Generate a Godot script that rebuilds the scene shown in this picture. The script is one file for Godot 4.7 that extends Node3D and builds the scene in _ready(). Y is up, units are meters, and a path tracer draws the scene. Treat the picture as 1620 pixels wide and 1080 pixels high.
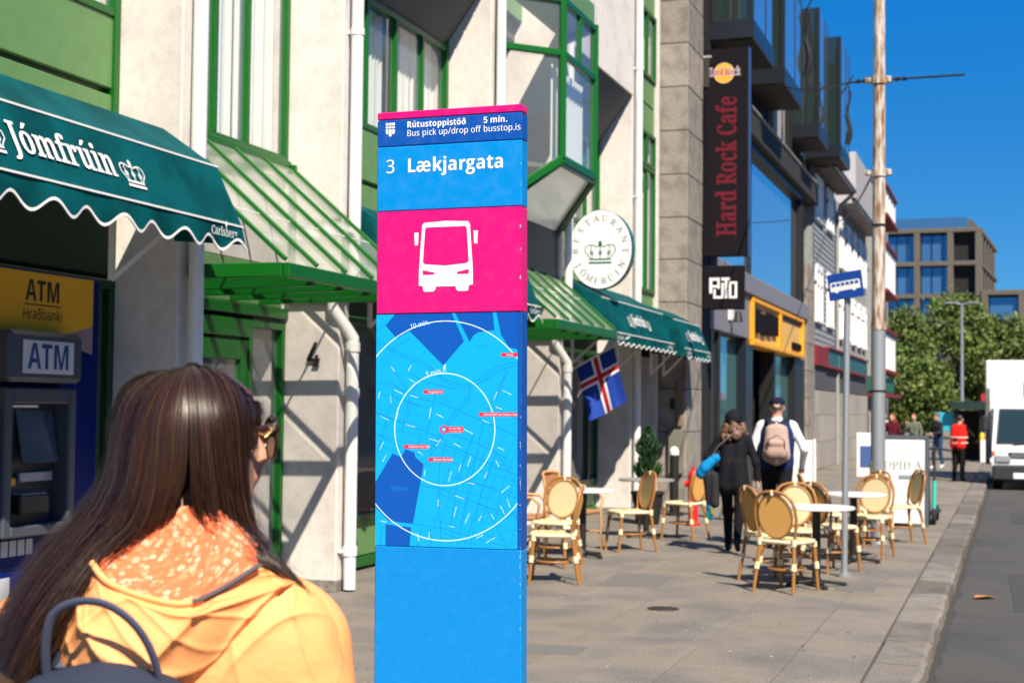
extends Node3D

var mats := {}
var taken := {}
var rng := RandomNumberGenerator.new()
var fonts := {}

# ---------------------------------------------------------------- mesh builder
class MB:
	var v := PackedVector3Array()
	var n := PackedVector3Array()
	var uv := PackedVector2Array()
	var c := PackedColorArray()
	var col := Color(1, 1, 1)
	var colored := false
	var xf := Transform3D()

	func paint(k: Color) -> MB:
		col = k
		colored = true
		return self

	func put(p: Vector3, nn: Vector3, t := Vector2.ZERO) -> void:
		v.append(xf * p)
		n.append((xf.basis * nn).normalized())
		uv.append(t)
		c.append(col)

	# flat triangle facing along hint
	func tri(a: Vector3, b: Vector3, d: Vector3, hint := Vector3.ZERO) -> void:
		var nn := (d - a).cross(b - a)
		if hint != Vector3.ZERO and nn.dot(hint) < 0.0:
			nn = -nn
			var t := b
			b = d
			d = t
		nn = nn.normalized()
		put(a, nn)
		put(b, nn)
		put(d, nn)

	func smooth(a: Vector3, b: Vector3, d: Vector3, na: Vector3, nb: Vector3, nd: Vector3, ta := Vector2.ZERO, tb := Vector2.ZERO, td := Vector2.ZERO) -> void:
		var nn := (d - a).cross(b - a)
		if nn.dot(na + nb + nd) < 0.0:
			put(a, na, ta)
			put(d, nd, td)
			put(b, nb, tb)
		else:
			put(a, na, ta)
			put(b, nb, tb)
			put(d, nd, td)

	func quad(a: Vector3, b: Vector3, d: Vector3, e: Vector3, hint := Vector3.ZERO) -> void:
		tri(a, b, d, hint)
		tri(a, d, e, hint)

	func quad_uv(a: Vector3, b: Vector3, d: Vector3, e: Vector3, hint: Vector3, ta := Vector2(0, 0), te := Vector2(1, 1)) -> void:
		var h := hint.normalized()
		smooth(a, b, d, h, h, h, ta, Vector2(te.x, ta.y), te)
		smooth(a, d, e, h, h, h, ta, te, Vector2(ta.x, te.y))

	# closed slab from a planar outline (any winding), thickness behind along -nn
	func slab(pts: Array, nn: Vector3, th: float) -> void:
		nn = nn.normalized()
		var m := Vector3.ZERO
		for p in pts:
			m += p
		m /= pts.size()
		for i in range(1, pts.size() - 1):
			tri(pts[0], pts[i], pts[i + 1], nn)
			tri(pts[0] - nn * th, pts[i] - nn * th, pts[i + 1] - nn * th, -nn)
		for i in pts.size():
			var a: Vector3 = pts[i]
			var b: Vector3 = pts[(i + 1) % pts.size()]
			var side := (b - a).cross(nn)
			if side.dot((a + b) * 0.5 - m) < 0.0:
				side = -side
			quad(a, b, b - nn * th, a - nn * th, side)

	func box(ce: Vector3, s: Vector3, bev := 0.0, ba := Basis()) -> void:
		var h := s * 0.5
		var k: float = min(bev, min(h.x, min(h.y, h.z)) * 0.9)
		for ax in 3:
			var a1 := (ax + 1) % 3
			var a2 := (ax + 2) % 3
			for sg in [-1.0, 1.0]:
				var nn := Vector3.ZERO
				nn[ax] = sg
				var q := []
				for cc in [[-1, -1], [1, -1], [1, 1], [-1, 1]]:
					var p := Vector3.ZERO
					p[ax] = sg * h[ax]
					p[a1] = cc[0] * (h[a1] - k)
					p[a2] = cc[1] * (h[a2] - k)
					q.append(ce + ba * p)
				quad(q[0], q[1], q[2], q[3], ba * nn)
				if k > 0.0:
					for s2 in [-1.0, 1.0]:
						var n2 := nn
						n2[a1] = s2
						var e1 := Vector3.ZERO
						e1[ax] = sg * h[ax]
						e1[a1] = s2 * (h[a1] - k)
						e1[a2] = h[a2] - k
						var e2 := e1
						e2[a2] = -e1[a2]
						var e3 := e2
						e3[ax] = sg * (h[ax] - k)
						e3[a1] = s2 * h[a1]
						var e4 := e3
						e4[a2] = -e3[a2]
						quad(ce + ba * e1, ce + ba * e2, ce + ba * e3, ce + ba * e4, ba * n2)
		if k > 0.0:
			for sx in [-1.0, 1.0]:
				for sy in [-1.0, 1.0]:
					for sz in [-1.0, 1.0]:
						var g := Vector3(sx, sy, sz)
						tri(ce + ba * (g * Vector3(h.x, h.y - k, h.z - k)), ce + ba * (g * Vector3(h.x - k, h.y, h.z - k)), ce + ba * (g * Vector3(h.x - k, h.y - k, h.z)), ba * g)

	# box given by two opposite corners
	func bx(a: Vector3, b: Vector3, bev := 0.0) -> void:
		box((a + b) * 0.5, (b - a).abs(), bev)

	# beam of rectangular section
	func beam(a: Vector3, b: Vector3, w: float, h: float, up := Vector3.UP, bev := 0.0) -> void:
		var z := (b - a).normalized()
		if absf(z.dot(up)) > 0.99:
			up = Vector3.RIGHT
		var x := up.cross(z).normalized()
		var y := z.cross(x)
		box((a + b) * 0.5, Vector3(w, h, a.distance_to(b)), bev, Basis(x, y, z))

	# round tube along a path; r is a number or an array
	func tube(path: Array, r, sides := 8, caps := true, flat := 1.0) -> void:
		var k := path.size()
		var rings := []
		var nors := []
		var up := Vector3.UP
		var d0: Vector3 = (path[1] - path[0]).normalized()
		if absf(d0.dot(up)) > 0.95:
			up = Vector3.RIGHT
		var x := up.cross(d0).normalized()
		for i in k:
			var d: Vector3 = (path[mini(i + 1, k - 1)] - path[maxi(i - 1, 0)]).normalized()
			x = (x - d * x.dot(d)).normalized()
			var y := d.cross(x)
			var rr: float = r[i] if r is Array else r
			var ring := []
			var nor := []
			for j in sides:
				var a := TAU * j / sides
				var o := x * cos(a) + y * sin(a) * flat
				ring.append(path[i] + o * rr)
				nor.append((x * cos(a) * flat + y * sin(a)).normalized())
			rings.append(ring)
			nors.append(nor)
		for i in k - 1:
			for j in sides:
				var j2 := (j + 1) % sides
				var t0 := Vector2(float(j) / sides, float(i) / (k - 1))
				smooth(rings[i][j], rings[i][j2], rings[i + 1][j2], nors[i][j], nors[i][j2], nors[i + 1][j2], t0, t0, t0)
				smooth(rings[i][j], rings[i + 1][j2], rings[i + 1][j], nors[i][j], nors[i + 1][j2], nors[i + 1][j], t0, t0, t0)
		if caps:
			for e in [0, k - 1]:
				var dd: Vector3 = path[0] - path[1] if e == 0 else path[k - 1] - path[k - 2]
				for j in range(1, sides - 1):
					tri(rings[e][0], rings[e][j], rings[e][j + 1], dd)

	# revolve [r, y] pairs about the y axis of t
	func lathe(prof: Array, sides := 16, t := Transform3D()) -> void:
		for i in prof.size() - 1:
			var p: Array = prof[i]
			var q: Array = prof[i + 1]
			var dr: float = q[0] - p[0]
			var dy: float = q[1] - p[1]
			for j in sides:
				var a := TAU * j / sides
				var b := TAU * (j + 1) / sides
				var na := Vector3(cos(a) * dy, -dr, sin(a) * dy)
				var nb := Vector3(cos(b) * dy, -dr, sin(b) * dy)
				if dy < 0.0 or (dy == 0.0 and false):
					na = -na
					nb = -nb
				if absf(dy) < 1e-6:
					na = Vector3(0, -signf(dr), 0)
					nb = na
				na = (t.basis * na).normalized()
				nb = (t.basis * nb).normalized()
				var A := t * Vector3(cos(a) * p[0], p[1], sin(a) * p[0])
				var B := t * Vector3(cos(b) * p[0], p[1], sin(b) * p[0])
				var C := t * Vector3(cos(b) * q[0], q[1], sin(b) * q[0])
				var D := t * Vector3(cos(a) * q[0], q[1], sin(a) * q[0])
				if p[0] > 1e-6:
					smooth(A, B, C, na, nb, nb)
				if q[0] > 1e-6:
					smooth(A, C, D, na, nb, na)

	# flat outline in the xy plane of t, thickness d behind (towards -z)
	func prism(poly: PackedVector2Array, t: Transform3D, d: float) -> void:
		var idx := Geometry2D.triangulate_polygon(poly)
		var nz := t.basis.z.normalized()
		for i in range(0, idx.size(), 3):
			var q := []
			for j in 3:
				var p := poly[idx[i + j]]
				q.append(t * Vector3(p.x, p.y, 0))
			tri(q[0], q[1], q[2], nz)
			if d > 0.0:
				tri(q[0] - nz * d, q[1] - nz * d, q[2] - nz * d, -nz)
		if d > 0.0:
			var s := -1.0 if Geometry2D.is_polygon_clockwise(poly) else 1.0
			for i in poly.size():
				var a := poly[i]
				var b := poly[(i + 1) % poly.size()]
				var o := Vector2((b - a).y, -(b - a).x) * s
				var A := t * Vector3(a.x, a.y, 0)
				var B := t * Vector3(b.x, b.y, 0)
				quad(A, B, B - nz * d, A - nz * d, t.basis * Vector3(o.x, o.y, 0))

	func disc(r: float, t: Transform3D, d: float, sides := 32, sx := 1.0) -> void:
		var p := PackedVector2Array()
		for i in sides:
			p.append(Vector2(cos(TAU * i / sides) * r * sx, sin(TAU * i / sides) * r))
		prism(p, t, d)

	func ring(r0: float, r1: float, t: Transform3D, d: float, a0 := 0.0, a1 := TAU, sides := 40) -> void:
		for i in sides:
			var a := a0 + (a1 - a0) * i / sides
			var b := a0 + (a1 - a0) * (i + 1) / sides
			prism(PackedVector2Array([Vector2(cos(a), sin(a)) * r0, Vector2(cos(a), sin(a)) * r1, Vector2(cos(b), sin(b)) * r1, Vector2(cos(b), sin(b)) * r0]), t, d)

	# lettering: triangles of a TextMesh, placed by t (baseline middle or left at origin)
	func text(s: String, font: Font, h: float, t: Transform3D, align := 1, d := 0.002, sx := 1.0) -> void:
		var m := TextMesh.new()
		m.text = s
		m.font = font
		m.font_size = 64
		m.pixel_size = h / 46.0
		m.depth = 0.0
		m.curve_step = 2.0
		m.horizontal_alignment = [HORIZONTAL_ALIGNMENT_LEFT, HORIZONTAL_ALIGNMENT_CENTER, HORIZONTAL_ALIGNMENT_RIGHT][align]
		m.vertical_alignment = VERTICAL_ALIGNMENT_CENTER
		var nz := t.basis.z.normalized()
		for si in m.get_surface_count():
			var arr := m.surface_get_arrays(si)
			var vs: PackedVector3Array = arr[Mesh.ARRAY_VERTEX]
			var ix = arr[Mesh.ARRAY_INDEX]
			var cnt: int = ix.size() if ix != null and ix.size() > 0 else vs.size()
			for i in range(0, cnt, 3):
				var q := []
				for j in 3:
					var p := vs[ix[i + j]] if cnt != vs.size() or (ix != null and ix.size() > 0) else vs[i + j]
					q.append(t * Vector3(p.x * sx, p.y, d))
				tri(q[0], q[1], q[2], nz)

	func mesh(off := Vector3.ZERO) -> ArrayMesh:
		if off != Vector3.ZERO:
			for i in v.size():
				v[i] -= off
		var a := []
		a.resize(Mesh.ARRAY_MAX)
		a[Mesh.ARRAY_VERTEX] = v
		a[Mesh.ARRAY_NORMAL] = n
		a[Mesh.ARRAY_TEX_UV] = uv
		if colored:
			a[Mesh.ARRAY_COLOR] = c
		var m := ArrayMesh.new()
		m.add_surface_from_arrays(Mesh.PRIMITIVE_TRIANGLES, a)
		return m

# ---------------------------------------------------------------- naming
func numbered(s: String) -> String:
	if not taken.has(s):
		taken[s] = 0
		return s
	taken[s] += 1
	return "%s_%03d" % [s, taken[s]]

func tag(o: Node3D, label: String, category := "", group := "") -> Node3D:
	if label:
		o.set_meta("label", label)
	if category:
		o.set_meta("category", category)
	if group:
		o.set_meta("group", group)
	return o

func thing(called: String, label: String, category: String, at := Vector3.ZERO, turn := 0.0, group := "") -> Node3D:
	var o := Node3D.new()
	o.name = numbered(called)
	o.position = at
	o.rotation.y = turn
	add_child(o, true)
	return tag(o, label, category, group)

# part given in its parent's own axes
func part(parent: Node3D, called: String, mb, m: Material, label := "") -> MeshInstance3D:
	var o := MeshInstance3D.new()
	o.name = called
	o.mesh = mb.mesh() if mb is MB else mb
	o.material_override = m
	parent.add_child(o, true)
	if label:
		o.set_meta("label", label)
	return o

# part given in world coordinates, for things that are not turned
func wpart(parent: Node3D, called: String, mb: MB, m: Material, label := "") -> MeshInstance3D:
	var off := parent.position
	var q := parent.get_parent()
	while q is Node3D and q != self:
		off += q.position
		q = q.get_parent()
	return part(parent, called, mb.mesh(off), m, label)

# a thing that is one mesh, given in world coordinates around its base
func single(called: String, mb: MB, m: Material, label: String, category: String, at: Vector3, group := "") -> MeshInstance3D:
	var o := MeshInstance3D.new()
	o.name = numbered(called)
	o.position = at
	o.mesh = mb.mesh(at)
	o.material_override = m
	add_child(o, true)
	tag(o, label, category, group)
	return o

func struct(called: String, mb: MB, m: Material) -> MeshInstance3D:
	var o := MeshInstance3D.new()
	o.name = numbered(called)
	o.mesh = mb.mesh()
	o.material_override = m
	add_child(o, true)
	o.set_meta("kind", "structure")
	return o

func dup(src: Node3D, at: Vector3, turn: float, label: String, group := "") -> Node3D:
	var r: Node3D = src.duplicate()
	r.name = numbered(String(src.name).rstrip("0123456789").trim_suffix("_"))
	add_child(r, true)
	r.position = at
	r.rotation = Vector3(0, turn, 0)
	return tag(r, label, src.get_meta("category"), group)

# ---------------------------------------------------------------- materials
func lin(r: float, g: float, b: float) -> Color:
	return Color(r, g, b).linear_to_srgb()

# base colour given as linear values
func mat(key: String, c: Color, rough := 0.7, metal := 0.0) -> StandardMaterial3D:
	if mats.has(key):
		return mats[key]
	var m := StandardMaterial3D.new()
	m.resource_name = key
	m.albedo_color = c.linear_to_srgb()
	m.roughness = rough
	m.metallic = metal
	mats[key] = m
	return m

func vmat(key: String, rough := 0.7) -> StandardMaterial3D:
	var m := mat(key, Color(1, 1, 1), rough)
	m.vertex_color_use_as_albedo = true
	return m

func noise(sd: int, freq: float, stops: Array, size := 512, oct := 4, kind := FastNoiseLite.TYPE_SIMPLEX_SMOOTH) -> NoiseTexture2D:
	var t := NoiseTexture2D.new()
	var f := FastNoiseLite.new()
	f.seed = sd
	f.frequency = freq
	f.noise_type = kind
	f.fractal_octaves = oct
	t.noise = f
	t.width = size
	t.height = size
	t.seamless = true
	var g := Gradient.new()
	var offs := PackedFloat32Array()
	var cols := PackedColorArray()
	for s in stops:
		offs.append(s[0])
		var q = s[1]
		cols.append(q if q is Color else Color(q, q, q))
	g.offsets = offs
	g.colors = cols
	t.color_ramp = g
	return t

func nmap(sd: int, freq: float, strength: float, size := 512, oct := 4) -> NoiseTexture2D:
	var t := NoiseTexture2D.new()
	var f := FastNoiseLite.new()
	f.seed = sd
	f.frequency = freq
	f.fractal_octaves = oct
	t.noise = f
	t.width = size
	t.height = size
	t.seamless = true
	t.as_normal_map = true
	t.bump_strength = strength
	return t

# weathering: fine grain times a broad stain, in world space
func weather(m: StandardMaterial3D, fine: Texture2D, fs: float, broad: Texture2D = null, bs := 0.2, nm: Texture2D = null, nsc := 0.5) -> StandardMaterial3D:
	m.albedo_texture = fine
	m.uv1_triplanar = true
	m.uv1_world_triplanar = true
	m.uv1_scale = Vector3.ONE * fs
	if broad:
		m.detail_enabled = true
		m.detail_albedo = broad
		m.detail_blend_mode = BaseMaterial3D.BLEND_MODE_MUL
		m.detail_uv_layer = BaseMaterial3D.DETAIL_UV_2
		m.uv2_triplanar = true
		m.uv2_world_triplanar = true
		m.uv2_scale = Vector3.ONE * bs
	if nm:
		m.normal_enabled = true
		m.normal_texture = nm
		m.normal_scale = nsc
	return m

func font(kind: String) -> Font:
	if fonts.has(kind):
		return fonts[kind]
	var f := SystemFont.new()
	f.font_names = PackedStringArray(["Droid Serif" if kind.contains("serif") else "Droid Sans"])
	f.font_weight = 700 if kind.contains("bold") else 400
	f.font_italic = kind.contains("italic")
	fonts[kind] = f
	return f

func P(x: float, y: float, z: float) -> Vector3:
	return Vector3(x, y, z)

func frame_at(o: Vector3, right: Vector3, up: Vector3) -> Transform3D:
	var x := right.normalized()
	var z := x.cross(up).normalized()
	return Transform3D(Basis(x, z.cross(x), z), o)

# ---------------------------------------------------------------- camera, sky, sun
const SUN := Vector3(0.408, 0.743, 0.529)

func sky_and_camera() -> void:
	var cam := Camera3D.new()
	cam.name = "camera"
	var yaw := atan(790.0 / 2400.0)
	var pitch := atan(106.0 / 2400.0)
	cam.transform = Transform3D(Basis(Vector3.UP, yaw) * Basis(Vector3.RIGHT, pitch) * Basis(Vector3.BACK, 0.0105), Vector3(0, 1.6, 0))
	cam.fov = rad_to_deg(2.0 * atan(540.0 / 2400.0))
	cam.near = 0.05
	cam.far = 2000.0
	var at := CameraAttributesPhysical.new()
	at.frustum_focal_length = 12.0 / (540.0 / 2400.0)
	at.frustum_focus_distance = 4.3
	at.frustum_near = 0.05
	at.frustum_far = 2000.0
	at.exposure_aperture = 6.3
	cam.attributes = at
	add_child(cam)
	var we := WorldEnvironment.new()
	we.name = "environment"
	var e := Environment.new()
	e.background_mode = Environment.BG_SKY
	var sk := ProceduralSkyMaterial.new()
	sk.sky_top_color = lin(0.0, 0.17, 0.57)
	sk.sky_horizon_color = lin(0.17, 0.55, 0.86)
	sk.sky_curve = 0.06
	sk.ground_bottom_color = lin(0.13, 0.12, 0.11)
	sk.ground_horizon_color = lin(0.3, 0.36, 0.42)
	sk.sun_angle_max = 1.0
	var s := Sky.new()
	s.sky_material = sk
	e.sky = s
	e.background_energy_multiplier = 0.64
	e.tonemap_mode = Environment.TONE_MAPPER_LINEAR
	e.tonemap_exposure = 1.75
	e.sdfgi_enabled = true
	e.ssao_enabled = true
	e.ssil_enabled = true
	we.environment = e
	add_child(we)
	var sun := DirectionalLight3D.new()
	sun.name = "sun"
	sun.light_energy = 1.6
	sun.light_color = Color(1.0, 0.95, 0.87)
	sun.light_angular_distance = 0.5
	sun.shadow_enabled = true
	sun.transform = Transform3D(Basis.looking_at(-SUN, Vector3.UP), Vector3(20, 36, 26))
	add_child(sun)

# ---------------------------------------------------------------- ground
func ground() -> void:
	var gr := MB.new()
	gr.quad(P(-400, -0.2, 300), P(400, -0.2, 300), P(400, -0.2, -900), P(-400, -0.2, -900), Vector3.UP)
	struct("ground", gr, mat("ground_mat", Color(0.16, 0.155, 0.14), 0.95))
	var fine := noise(11, 0.16, [[0.0, 0.5], [0.42, 0.93], [0.7, 1.0], [1.0, 0.72]], 512, 5)
	var broad := noise(12, 0.009, [[0.15, Color(0.84, 0.85, 0.86)], [0.45, 0.95], [0.6, Color(1, 0.985, 0.95)], [0.85, Color(0.93, 0.92, 0.9)]], 512, 5)
	var bump := nmap(13, 0.12, 6.0)
	# road
	var rd := MB.new()
	rd.quad(P(-0.56, -0.12, 40), P(9.5, -0.12, 40), P(9.5, -0.12, -120), P(-0.56, -0.12, -120), Vector3.UP)
	struct("road", rd, weather(mat("asphalt", Color(0.085, 0.083, 0.082), 0.9), fine, 0.9, broad, 0.11, bump, 0.8))
	var dk := weather(mat("asphalt_patch", Color(0.06, 0.059, 0.058), 0.92), fine, 0.9, null, 0.2, bump, 0.8)
	for q in [[0.55, -15.6, 1.1, 3.2, 0.02], [1.9, -22.0, 1.5, 5.0, -0.015], [0.35, -26.5, 0.7, 2.6, 0.01]]:
		var b := MB.new()
		b.box(P(q[0], -0.1185, q[1]), P(q[2], 0.006, q[3]), 0.0015, Basis(Vector3.UP, q[4]))
		part(get_node("road"), "asphalt_patch", b, dk)
	rng.seed = 23
	for k in 4:
		var ck := MB.new()
		var c := P(rng.randf_range(0.0, 2.2), -0.1175, -9.5 - k * 4.3)
		var w := 0.006
		for i in 22:
			var d := P(rng.randf_range(-0.06, 0.09), 0, -rng.randf_range(0.05, 0.16))
			ck.quad(c - P(w, 0, 0), c + P(w, 0, 0), c + d + P(w, 0, 0), c + d - P(w, 0, 0), Vector3.UP)
			c += d
		part(get_node("road"), "crack", ck, mat("crack_dark", Color(0.025, 0.024, 0.023), 0.95))
	var gd := MB.new()
	for i in 120:
		var z := -6.0 - i * 0.25
		var w0 := 0.035 + 0.014 * sin(i * 0.9) + 0.012 * sin(i * 2.3) + 0.01 * sin(i * 5.1)
		var w1 := 0.035 + 0.014 * sin((i + 1) * 0.9) + 0.012 * sin((i + 1) * 2.3) + 0.01 * sin((i + 1) * 5.1)
		gd.quad(P(-0.53, -0.116, z), P(-0.5 + w0, -0.116, z), P(-0.5 + w1, -0.116, z - 0.25), P(-0.53, -0.116, z - 0.25), Vector3.UP)
	part(get_node("road"), "gutter_grit", gd, weather(mat("gutter_dirt", Color(0.05, 0.045, 0.038), 0.95), fine, 1.3)).set_meta("kind", "stuff")
	var cr := MB.new()
	cr.quad(P(-0.52, -0.116, -36.5), P(9.4, -0.116, -36.5), P(9.4, -0.116, -39.5), P(-0.52, -0.116, -39.5), Vector3.UP)
	struct("crossing_strip", cr, weather(mat("crossing", Color(0.3, 0.28, 0.26), 0.9), fine, 0.9, broad, 0.15))
	# pavement: a bed with concrete slabs laid on it
	var pm := []
	for i in 5:
		var t: float = [1.0, 0.97, 1.03, 0.985, 1.015][i]
		pm.append(weather(mat("pavement_%d" % i, Color(0.252 * t, 0.222 * t, 0.192 * t), 0.88), fine, 0.7, broad, 0.17, bump, 0.55))
	var bed := MB.new()
	bed.bx(P(-9, -0.2, 40), P(-0.86, -0.012, -120))
	var pave := struct("pavement", bed, weather(mat("joint", Color(0.15, 0.132, 0.113), 0.95), fine, 0.7))
	var cols := [-0.86, -1.36, -2.02, -2.9, -3.8, -4.7, -5.6]
	var kinds := {}
	rng.seed = 5
	for ci in cols.size() - 1:
		var z := -1.0 - rng.randf() * 0.8
		while z > -42.0:
			var l := 1.35 + 0.25 * (ci % 3)
			if ci == 0:
				l = 1.1
			var w: float = cols[ci] - cols[ci + 1]
			var key := "%d" % ci
			if not kinds.has(key):
				var b := MB.new()
				b.box(P(0, -0.02, 0), P(w - 0.007, 0.04, l - 0.007), 0.004)
				kinds[key] = b.mesh()
			var o := part(pave, "paving_slab", kinds[key], pm[rng.randi() % 5])
			o.position = P((cols[ci] + cols[ci + 1]) * 0.5, rng.randf_range(-0.0015, 0.0015), z - l * 0.5)
			z -= l
	var far := MB.new()
	far.bx(P(-5.6, -0.1, -43.4), P(-0.86, 0.0, -120))
	part(pave, "far_paving", far, pm[0])
	var inner := MB.new()
	inner.bx(P(-9, -0.1, 2), P(-5.606, -0.003, -120))
	part(pave, "threshold_paving", inner, pm[1])
	# repair patches with a crisp outline
	for q in [[-3.35, -14.0, 0.55, 1.0], [-1.35, -14.2, 0.35, 0.6], [-2.95, -9.75, 0.5, 0.35]]:
		var b := MB.new()
		b.box(P(q[0], 0.002, q[1]), P(q[2], 0.006, q[3]), 0.002, Basis(Vector3.UP, 0.06))
		part(pave, "repair_patch", b, weather(mat("patch", Color(0.16, 0.15, 0.138), 0.9), fine, 0.8))
	# trodden gum, grit and small stains
	rng.seed = 64
	for kind in 2:
		var gs := MB.new()
		for k in 130:
			var c := P(rng.randf_range(-5.4, -0.95), 0.0035, -3.0 - 22.0 * rng.randf())
			var r := rng.randf_range(0.006, 0.02) if kind == 0 else rng.randf_range(0.004, 0.013)
			var poly := PackedVector2Array()
			for a in 9:
				poly.append(Vector2.from_angle(a * TAU / 9) * r * rng.randf_range(0.7, 1.2))
			gs.prism(poly, Transform3D(Basis(Vector3.RIGHT, -PI / 2), c), 0.002)
		part(pave, "gum_spot", gs, mat("gum_dark", Color(0.1, 0.092, 0.085), 0.8) if kind == 0 else mat("grit_pale", Color(0.42, 0.39, 0.35), 0.9)).set_meta("kind", "stuff")
	var mh := MB.new()
	mh.lathe([[0.0, 0.006], [0.1, 0.006], [0.105, 0.003], [0.125, 0.005], [0.13, 0.0]], 24, Transform3D(Basis(), P(-2.67, 0.0015, -12.08)))
	for k in 5:
		mh.box(P(-2.67 + (k - 2) * 0.035, 0.0085, -12.08), P(0.012, 0.004, 0.13 if k % 4 else 0.09))
	single("valve_cover", mh, mat("iron", Color(0.06, 0.05, 0.045), 0.6, 0.6), "small round iron valve cover set in the pavement", "manhole cover", P(-2.67, 0, -12.08))
	# kerb of granite blocks
	var kb := MB.new()
	kb.bx(P(-0.86, -0.2, 40), P(-0.56, -0.135, -120))
	var kerb := struct("kerb", kb, mats["joint"])
	var km := []
	for i in 4:
		var t: float = [1.0, 0.7, 1.15, 0.85][i]
		km.append(weather(mat("granite_%d" % i, Color(0.25 * t, 0.225 * t, 0.2 * t), 0.85), noise(31 + i, 0.2, [[0.0, 0.6], [0.5, 0.95], [1.0, 1.0]], 256, 4), 1.1, broad, 0.4, bump, 0.8))
	var kmesh := []
	for i in 4:
		var b := MB.new()
		rng.seed = 40 + i
		var j := func() -> float: return rng.randf_range(-0.012, 0.012)
		# a rough-hewn block
		var x0 := -0.845
		var x1 := -0.52
		var zz := [0.0, -0.25, -0.5, -0.75, -0.985]
		var rows := []
		for q in zz:
			var f: float = j.call()
			rows.append([P(x0, -0.16, q), P(x0, -0.004, q), P(x0 + 0.012, 0.006 + j.call() * 0.5, q), P(x1 - 0.035 + f, 0.006 + j.call() * 0.6, q), P(x1 - 0.008 + f, -0.014 + j.call(), q), P(x1 + f * 0.5 + 0.004, -0.16, q)])
		for a in 4:
			for s in 5:
				b.quad(rows[a][s], rows[a][s + 1], rows[a + 1][s + 1], rows[a + 1][s], [Vector3.LEFT, Vector3(-1, 1, 0), Vector3.UP, Vector3(1, 1, 0), Vector3.RIGHT][s])
		for e in [0, 4]:
			for s in range(1, 5):
				b.tri(rows[e][0], rows[e][s], rows[e][s + 1], Vector3.BACK if e == 0 else Vector3.FORWARD)
		kmesh.append(b.mesh())
	rng.seed = 77
	for i in 62:
		var o := part(kerb, "kerb_stone", kmesh[rng.randi() % 4], km[rng.randi() % 4])
		o.position = P(rng.randf_range(-0.006, 0.006), rng.randf_range(-0.004, 0.004), 3.0 - i * 1.0)
	var kf := MB.new()
	kf.bx(P(-0.845, -0.16, -59.01), P(-0.52, 0.004, -120))
	part(kerb, "far_kerb", kf, km[0])
	# the far side of the street
	var fp := MB.new()
	fp.bx(P(9.5, -0.2, 40), P(16, 0.0, -120))
	struct("far_pavement", fp, pm[0])
	var sq := MB.new()
	sq.quad(P(-120, -0.115, -120), P(120, -0.115, -120), P(120, -0.115, -260), P(-120, -0.115, -260), Vector3.UP)
	struct("square", sq, pm[2])
	# litter
	var lf := MB.new()
	lf.slab([P(-0.33, -0.1, -14.75), P(-0.21, -0.085, -14.8), P(-0.13, -0.1, -14.9), P(-0.2, -0.105, -15.0), P(-0.32, -0.098, -14.95)], Vector3(0.1, 1, 0.2), 0.003)
	single("dead_leaf", lf, mat("leaf_brown", Color(0.5, 0.2, 0.07), 0.8), "curled orange brown leaf lying on the asphalt by the kerb", "leaf", P(-0.23, -0.12, -14.9))

# ---------------------------------------------------------------- the green and white building
const XO := -5.55    # outer line of the fins
const XI := -6.1     # line of the windows

var G: Node3D

func green_mats() -> void:
	var grain := noise(51, 0.03, [[0.0, 0.93], [0.5, 0.985], [1.0, 1.0]], 512, 5)
	var stain := noise(52, 0.012, [[0.2, 0.94], [0.6, 1.0]], 256, 3)
	weather(mat("plaster", Color(0.68, 0.64, 0.6), 0.9), grain, 0.5, stain, 0.35, nmap(53, 0.2, 1.2, 256), 0.12)
	mat("green_frame", Color(0.002, 0.105, 0.008), 0.38)
	mat("green_dark", Color(0.002, 0.05, 0.01), 0.4)
	weather(mat("green_panel", Color(0.125, 0.265, 0.09), 0.5), grain, 0.35)
	mat("pipe_white", Color(0.78, 0.78, 0.76), 0.35)
	var g := mat("glass", Color(0.75, 0.85, 0.88), 0.03)
	g.transparency = BaseMaterial3D.TRANSPARENCY_ALPHA
	g.albedo_color.a = 0.1
	g.metallic_specular = 0.65
	var dg := mat("dark_glass", Color(0.02, 0.035, 0.035), 0.04)
	dg.metallic_specular = 0.7
	mat("curtain", Color(0.66, 0.69, 0.67), 0.9).backlight = Color(0.25, 0.25, 0.25)
	mat("fascia_dark", Color(0.004, 0.008, 0.006), 0.7).metallic_specular = 0.12
	mat("interior", Color(0.1, 0.095, 0.09), 0.9)
	mat("grey_panel", Color(0.09, 0.09, 0.088), 0.7)
	mat("dark_metal", Color(0.02, 0.021, 0.023), 0.45, 0.3)

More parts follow.
